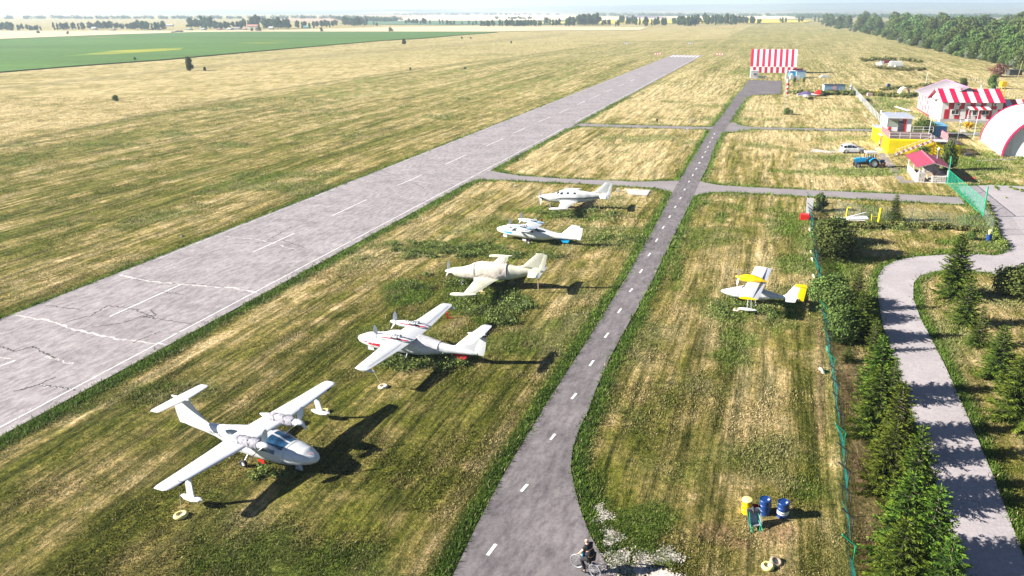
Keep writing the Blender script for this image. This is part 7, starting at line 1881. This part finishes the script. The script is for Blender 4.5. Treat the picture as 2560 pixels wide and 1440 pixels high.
def weedrow(pts, n, h, name, seed, m=None):
    rg = np.random.default_rng(seed); Vs = []; Fs = []; Cs = []; k = 0
    for i in range(n):
        s = rg.uniform(0, len(pts)-1.001); a = int(s); f = s-a; u = pts[a][0]*(1-f)+pts[a+1][0]*f; v = pts[a][1]*(1-f)+pts[a+1][1]*f
        p = gp(u + rg.normal(0, 3), v + rg.normal(0, 1.2)); hh = h*rg.uniform(.5, 1.2)
        V, F, C = leaf_cloud([(p.x, p.y, hh*.5), (p.x+hh*.5, p.y+.3, hh*.4)], [(hh*.7, hh*.6, hh*.5)]*2, 60, .17*h, int(rg.integers(1e6)))
        V[:, 2] = np.maximum(V[:, 2], .02); Vs.append(V); Fs.append(F+k); Cs.append(C); k += len(V)
    return tag(npmesh(name, np.concatenate(Vs), np.concatenate(Fs), m or M['weed'], np.concatenate(Cs)), kind='stuff')
weedrow([(1968,234),(2040,240),(2060,237),(2110,236),(2135,236)], 90, 1.3, 'rank_weeds', 3, M['rank'])
weedrow([(2140,232),(2190,240),(2260,243),(2300,238)], 90, 1.2, 'rank_weeds', 4, M['rank'])
weedrow([(2155,152),(2200,150),(2260,151),(2300,157)], 70, 1.6, 'rank_weeds', 5, M['rank'])
weedrow([(2190,170),(2250,176),(2310,175)], 50, 1.3, 'rank_weeds', 6, M['rank'])
weedrow([(2200,226),(2260,221),(2330,214),(2400,210)], 60, 1.0, 'rank_weeds', 7, M['rank'])
weedrow([(2070,567),(2110,570),(2180,572),(2260,568),(2350,572),(2470,585)], 110, .7, 'rank_weeds', 8, M['rank'])
weedrow([(2460,500),(2478,560),(2485,590),(2510,620)], 70, .6, 'rank_weeds', 9, M['weed'])
weedrow([(2520,500),(2440,430),(2520,470),(2560,480)], 30, .35, 'rank_weeds', 10, M['weed'])
# clutter near the striped hangar
slabthing('stacked_boxes', 'white stacked boxes in front of the blue container by the striped hangar', 'boxes', 1975, 199, [(0, 1.2, 0, 1, 0, 1.6), (1.3, 2.4, .1, 1.1, 0, 1.2), (2.5, 3.6, 0, 1, 0, 1.4), (.3, 1.0, .1, .9, 1.6, 2.3)], M['white'])
slabthing('brick_shed', 'low brick coloured shed behind the blue container', 'shed', 1981, 183.5, [(0, 4.2, 0, 2, 0, 1.7), (-.1, 4.3, -.1, 2.1, 1.7, 1.85)], M['maroon'])
slabthing('white_tank', 'tall white tank behind the windsock', 'tank', 1964, 200, [(0, .6, 0, .6, 0, 3.0), (.1, .5, .1, .5, 3.0, 3.4)], M['white'])
slabthing('covered_car', 'low white covered heap right of the blue containers', 'cover', 2051, 194, [(0, 3.6, 0, 1.6, 0, .55), (.6, 2.8, .1, 1.5, .55, .95)], M['white'])
slabthing('trailer', 'small white trailer beside the guard booth', 'trailer', 1897, 196, [(0, 3, 0, 1.4, .4, .8), (.2, .6, -.1, 0, 0, .5), (2.2, 2.6, -.1, 0, 0, .5)], M['planegrime'])
slabthing('crate', 'pink crate in the weeds beyond the chain link fence', 'crate', 2169, 240, [(0, 1.5, 0, 1, 0, .8)], mat('pinkish_crate', (.5, .33, .3), .8))
slabthing('machine', 'yellow machine part standing in the weeds', 'machine', 2186, 238, [(0, .5, 0, .4, .2, .9), (.35, 1.0, .1, .4, .7, 1.3), (.8, 1.2, 0, .5, 1.1, 1.5)], M['orange'])
slabthing('log_pile', 'pale heap of logs in the far weeds', 'logs', 2207, 239, [(0, 2.2, 0, .25, 0, .25), (.3, 2.6, .3, .5, 0, .25), (.2, 2.0, .1, .35, .26, .5)], M['plaster'], R(5))
slabthing('dark_lean_to', 'dark open shelter at the edge of the wood', 'shelter', 2523, 189, [(0, 5, 0, .2, 0, 2), (0, .2, .2, 3, 0, 2), (-.3, 5.3, -.3, 3.3, 2.0, 2.2)], M['dark'])
slabthing('roof_tank', 'yellow tank behind the striped annex', 'tank', 2499, 245, [(.2, .4, .2, .4, 0, 3.2), (1.1, 1.3, .2, .4, 0, 3.2), (0, 1.5, 0, 1.3, 3.2, 4.7)], M['orange'])
slabthing('blue_bin', 'small dark blue drum in the weeds beyond the fence', 'drum', 2219, 218, [(0, .9, 0, .9, 0, 1.0), (.1, .8, .1, .8, 1.0, 1.1)], M['dkblue'])
slabthing('ramp_board', 'long white board leaning on a post behind the control cabin', 'board', 2235, 270, [((0, 0, .3), (.3, -9.0, .3), (1.2, -9.0, .3), (.9, .1, .3), .12)], M['white'])
# red white box and its plinth at the fence corner
slabthing('sign_board', 'white sign board standing at the corner of the netting fence', 'sign', 2014, 541, [(0, .8, 0, .1, .2, 2.3), (.02, .1, -.05, 0, 0, .2), (.7, .78, -.05, 0, 0, .2)], M['white'], R(-8))
slabthing('red_crate', 'red box with pale top left of the white sign board', 'box', 2001, 552, [(0, .95, 0, .9, 0, .75)], M['redpaint'], R(-8))
slabthing('red_panel_pile', 'small red panel at the foot of the white sign board', 'panel', 2021, 545, [(0, .5, -.3, .0, 0, .7)], M['redpaint'], R(-8))
# scrap pile with boards
t = thing('board_stack', 'stack of pale boards and metal sheets on trestles beside the wire fence', 'boards', gp(2092, 566), R(-6))
mb = MB(); 
for k in range(5): mb.box(0, 3.2, k*.28, k*.28+.24, .75, .8+.02*(k % 2))
mb.build('board', M['plaster'], t)
for x in (.3, 1.4, 2.9): mb = MB(); mb.box(x, x+.1, 0, 1.3, .62, .74); mb.box(x, x+.1, .05, .15, 0, .62); mb.box(x, x+.1, 1.1, 1.2, 0, .62); mb.build('trestle', M['maroon'], t)
mb = MB(); mb.panel((1.3, .1, .84), (3.6, .2, .9), (3.5, 1.2, 1.1), (1.5, 1.1, .9), .05); mb.panel((1.2, .6, .95), (3.4, 1.0, 1.5), (3.4, 1.15, 1.5), (1.2, .8, .95), .05); mb.build('metal_sheet', M['ltgrey'], t)
def tubething(name, label, cat, u, v, paths, m, r=.05):
    mb = MB()
    for p_ in paths: mb.tube(p_, r, 6)
    o = mb.build(name, m, None); o.location = gp(u, v); return tag(o, label, cat)
tubething('yellow_pipe', 'yellow bent pipe standing behind the board stack', 'pipe', 2115, 545, [[(0,0,0), (.05,0,1.2), (.1,0,1.35), (.35,-.1,1.3)]], M['yellow'], .07)
tubething('yellow_pipe', 'straight yellow post right of the board stack', 'pipe', 2194, 563, [[(0,0,0), (.15,0,2.1)]], M['yellow'], .11)
tubething('yellow_rack', 'low yellow rack between the board stack and the yellow post', 'rack', 2178, 553, [[(0,0,0), (0,0,.9)], [(1.0,0,0), (1.0,0,.8)], [(0,0,.6), (1.0,0,.6)]], M['yellow'], .04)
tubething('orange_rack', 'orange tube frame in front of the board stack', 'rack', 2075, 572, [[(0,0,0), (0,0,.9), (.8,0,1.0), (.8,0,0)], [(0,.6,0), (0,.6,.8), (1.2,.6,.8), (1.2,.6,0)], [(.0,0,.9), (0,.6,.8)]], M['orange'], .035)
tubething('iron_bar', 'long dark bar leaning from the fence corner pole', 'bar', 2075, 545, [[(0,0,.1), (-1.9,.3,2.4)]], M['dark'], .04)
tubething('red_hose', 'red frame lying in the shade behind the maroon shelter', 'frame', 2400, 452, [[(0,0,.1), (.8,.4,.7), (1.4,.6,.2)], [(.9,.5,.4), (2.3,.5,.35)], [(2.2,.2,.1), (2.3,.5,.5), (2.3,.8,.1)]], M['redpaint'], .06)
slabthing('rusty_sheet', 'rusty brown sheet lying on the grass before the concrete apron', 'sheet', 2460, 457, [(0, 1.4, 0, .9, 0, .08)], M['brown'])
slabthing('long_board', 'rusty beam lying beside the rusty sheet', 'beam', 2447, 458, [((0, 0, .05), (1.6, 2.0, .05), (1.7, 1.9, .05), (.1, -.1, .05), .1)], M['brown'])
tubething('concrete_pipe', 'long pale pole lying on the grass before the arched hangar', 'pole', 2443, 404, [[(0, 0, .1), (7.5, 1.9, .1)]], M['plaster'], .09)
slabthing('black_sheet', 'dark upturned cart behind the yellow shed', 'cart', 2413, 393, [(0, 1.1, 0, .8, .35, .6), (.1, .2, -.05, .02, 0, .35), (.9, 1.0, -.05, .02, 0, .35)], M['dark'])
# plane row accessories
slabthing('jack_stand', 'small red jack stand on the grass behind the red striped aircraft', 'stand', 1117, 797, [(0, .14, 0, .14, 0, .55), (0, .5, 0, .2, 0, .08)], M['redpaint'])
slabthing('jack_stand', 'rusty stand behind the blue striped aircraft', 'stand', 1353, 566, [(0, .18, 0, .18, 0, .9), (-.1, .5, 0, .2, 0, .08)], M['brown'])
slabthing('chock', 'pale yellow wheel chock under the near wing of the cream aircraft', 'chock', 1200, 738, [(0, .45, 0, .3, 0, .35)], M['ylid'])
slabthing('stone', 'pale stone on the mown grass left of the farthest aircraft', 'stone', 1284, 468, [(0, .35, 0, .3, 0, .25)], M['plaster'])
slabthing('runway_lamp', 'small white lamp by the concrete slab', 'lamp', 1541, 481, [(0, .3, 0, .25, 0, .5), (.35, .5, 0, .2, 0, .3)], M['white'])
for (u, v, lab) in [(1728,306,'white little flag marker north of the narrow service track'),(1716,329,'white little flag marker south of the narrow service track'),(1516,319,'tiny white and blue marker beside the service track near the runway'),(1641,305,'tiny dark marker on the mown plot by the service track')]:
    slabthing('edge_marker', lab, 'marker', u, v, [(0, .35, 0, .05, .1, .75), (.05, .3, .05, .2, 0, .1)], M['white'] if 'dark' not in lab else M['dark'], R(random.uniform(-20, 20)))
for (u, v, lab) in [(457,593,'dark stone on the grass by the left runway edge'),(645,419,'small reddish cone on the grass left of the runway'),(1162,172,'dark bale like lump on the dry field')]:
    p = gp(u, v); s = .22 if u < 1000 else .8; mb = MB(); mb.lathe([(.001, s), (s*.7, s*.8), (s, s*.3), (s*.9, 0)], n=9); o = mb.build('field_stone', M['dark'] if u != 645 else M['brown'], None, True); o.location = p; tag(o, lab, 'stone')

# ------------------------------------------------------------------ fences
def netfence():
    base = [(2025,517),(2028,545),(2033,580),(2037,620),(2043,660),(2051,715),(2057,765),(2064,810),(2071,860),(2078,905),(2085,955),(2093,1010),(2100,1065),(2107,1125),(2113,1190),(2119,1260),(2125,1340),(2131,1440),(2136,1500)]
    P = [gp(u, v) for u, v in base]
    L = [0]
    for a, b_ in zip(P, P[1:]): L.append(L[-1] + (b_-a).length)
    def at(s):
        for i in range(len(L)-1):
            if s <= L[i+1]: return P[i].lerp(P[i+1], (s-L[i])/(L[i+1]-L[i]))
        return P[-1]
    t = thing('netting_fence', 'long green netting fence on slanted-arm posts between the mown plot and the spruces', 'fence', P[0]); org = P[0]
    g = []; n = int(L[-1]/.22); rr = random.Random(3)
    for i in range(n+1):
        s = L[-1]*i/n; q = at(s) - org; ph = s/1.9
        sag = .12*math.sin(s*1.7) + .08*math.sin(s*.6+2) + rr.uniform(-.02, .02); tp = 1.38 + .09*math.sin(s*3.3) - .12*abs(math.sin(PI*s/2.4))
        g.append([(q.x - .42 + sag*.3, q.y, tp), (q.x - .26 + sag, q.y, tp*.82), (q.x - .1 + sag*.8, q.y, tp*.5), (q.x - .04+sag*.5, q.y, tp*.2), (q.x - .02, q.y, .03)])
    mb = MB(); mb.grid(g); mb.build('netting', M['net'], t, True, fixn=False)
    s = 0.0
    while s < L[-1]:
        q = at(s) - org; mb = MB(); mb.tube([(q.x, q.y, 0), (q.x, q.y, 1.45)], .028, 5); mb.tube([(q.x+.05, q.y, 1.38), (q.x-.62, q.y+.1, 1.95)], .042, 5); mb.build('fence_post', M['dark'] if int(s) % 5 else M['green'], t); s += 2.0
netfence()
def wirefence():
    t = thing('wire_fence', 'thin wire fence with grey posts running from the sign board to the path', 'fence', gp(2040, 540)); org = gp(2040, 540)
    tops = []
    pts = [(2040,538),(2088,536),(2151,548),(2215,553),(2278,558),(2345,566),(2412,574),(2480,577)]
    for (u, v) in pts:
        q = gp(u, v) - org; mb = MB(); mb.tube([(q.x, q.y, 0), (q.x, q.y, 1.95)], .03, 5); mb.build('fence_post', M['dark'], t); tops.append(q)
    mb = MB()
    for a, b_ in zip(tops, tops[1:]): mb.panel((a.x, a.y, .1), (b_.x, b_.y, .1), (b_.x, b_.y, 1.8), (a.x, a.y, 1.8), .005)
    mb.build('wire_mesh', M['wirenet'], t)
wirefence()
def gatefence():
    a = gp(2368, 462); b_ = gp(2457, 544); d = b_-a; Lg = d.length; rz = math.atan2(d.y, d.x)
    t = thing('mesh_gate', 'green mesh gate hung between two tall green posts beside the maroon shelter', 'gate', a, rz)
    for x, h in ((0, 4.1), (Lg, 3.9)): mb = MB(); mb.tube([(x, 0, 0), (x, 0, h)], .09, 8); mb.build('gate_post', M['green'], t)
    for x0, x1 in ((.15, Lg*.5-.1), (Lg*.5+.1, Lg-.15)):
        mb = MB(); n = 5
        for z in (.2, 2.15): mb.tube([(x0, 0, z), (x1, 0, z)], .03, 5)
        for k in range(n+1): x = x0+(x1-x0)*k/n; mb.tube([(x, 0, .2), (x, 0, 2.15)], .022, 5)
        mb.tube([(x0, 0, .2), ((x0+x1)/2, 0, 2.15), (x1, 0, .2)], .02, 5); f = mb.build('gate_leaf', M['green'], t)
        mb = MB(); mb.panel((x0, 0.02, .2), (x1, 0.02, .2), (x1, 0.02, 2.15), (x0, 0.02, 2.15), .004); mb.build('mesh', M['gatenet'], f)
    c = gp(2480, 590); mb = MB(); q = c - b_; q.rotate(Matrix.Rotation(-rz, 4, 'Z')); mb.panel((Lg, 0, .1), (Lg+q.x, q.y, .1), (Lg+q.x, q.y, 1.9), (Lg, 0, 1.9), .005); mb.build('side_mesh', M['wirenet'], t)
    mb = MB(); mb.tube([(Lg+q.x, q.y, 0), (Lg+q.x, q.y, 2.0)], .04, 5); mb.build('side_post', M['dark'], t)
    # sliding shadow wire, gate brace on the apron
gatefence()
def chainfence():
    a = gp(2134, 232); b_ = gp(2207, 315); d = b_-a; Lg = d.length; rz = math.atan2(d.y, d.x)
    t = thing('chain_link_fence', 'long grey chain link fence running towards the control tower', 'fence', a, rz)
    n = 26
    for k in range(n+1): x = Lg*k/n; mb = MB(); mb.tube([(x, 0, 0), (x, 0, 1.7)], .045, 4); mb.build('fence_post', M['ltgrey'], t)
    mb = MB(); mb.panel((0, .03, .05), (Lg, .03, .05), (Lg, .03, 1.6), (0, .03, 1.6), .01); mb.build('mesh', M['greynet'], t)
    mb = MB(); mb.box(Lg*.26, Lg*.35, -.05, -.02, .1, 1.6); mb.build('white_banner', M['white'], t)
chainfence()
# rows of pale wooden posts (each a thing of its own)
mb = MB(); mb.box(-.07, .07, -.07, .07, 0, 1.05); pp = mb.build('fence_post', mat('bleached_wood', (.36, .3, .2), .9), None)
lines = [([(2070,52+60),(2150,121),(2225,133),(2300,155),(2380,186),(2440,207)], 26, 'pale short post of the line climbing beside the wood'), ([(2060,195),(2150,195),(2250,196),(2330,198)], 13, 'pale short post in the long straight row beyond the weeds'), ([(1975,238),(2040,236)], 4, 'pale post in the row by the red tailed aircraft'), ([(2425,194),(2465,212),(2510,235),(2560,255)], 22, 'pale post of the close row behind the striped annex'), ([(2430,200),(2470,218)], 8, 'pale post of the second close row behind the striped house')]
first = True
for pl, n, lab in lines:
    for i in range(n):
        s = (len(pl)-1)*(i+.5)/n; a = int(s); f = s-a; u = pl[a][0]*(1-f)+pl[a+1][0]*f; v = pl[a][1]*(1-f)+pl[a+1][1]*f
        o = pp if first else pp.copy()
        if not first: COL.objects.link(o)
        first = False
        o.location = gp(u + random.uniform(-1.5, 1.5), v + random.uniform(-.5, .5)); o.rotation_euler = (random.uniform(-.06, .06), random.uniform(-.06, .06), random.uniform(0, 1)); o.scale = (1, 1, random.uniform(.8, 1.2))
        tag(o, lab, 'post', lab + ' (row)')

# ------------------------------------------------------------------ haze
def make_haze(x0=-15000, x1=15000, y0=-200, y1=22000, ztop=175, dens=0.00020):
    m = bpy.data.materials.new('summer_haze'); m.use_nodes = True; nt = m.node_tree
    nt.nodes.remove(nt.nodes['Principled BSDF'])
    v = N(nt, 'ShaderNodeVolumePrincipled')
    v.inputs['Color'].default_value = (0.49, 0.60, 0.73, 1); v.inputs['Density'].default_value = dens; v.inputs['Anisotropy'].default_value = 0.2
    nt.links.new(v.outputs[0], nt.nodes['Material Output'].inputs['Volume'])
    mb = MB(); mb.box(x0, x1, y0, y1, -1.5, ztop)
    o = mb.build('haze', m)
    tag(o, kind='stuff')
make_haze()
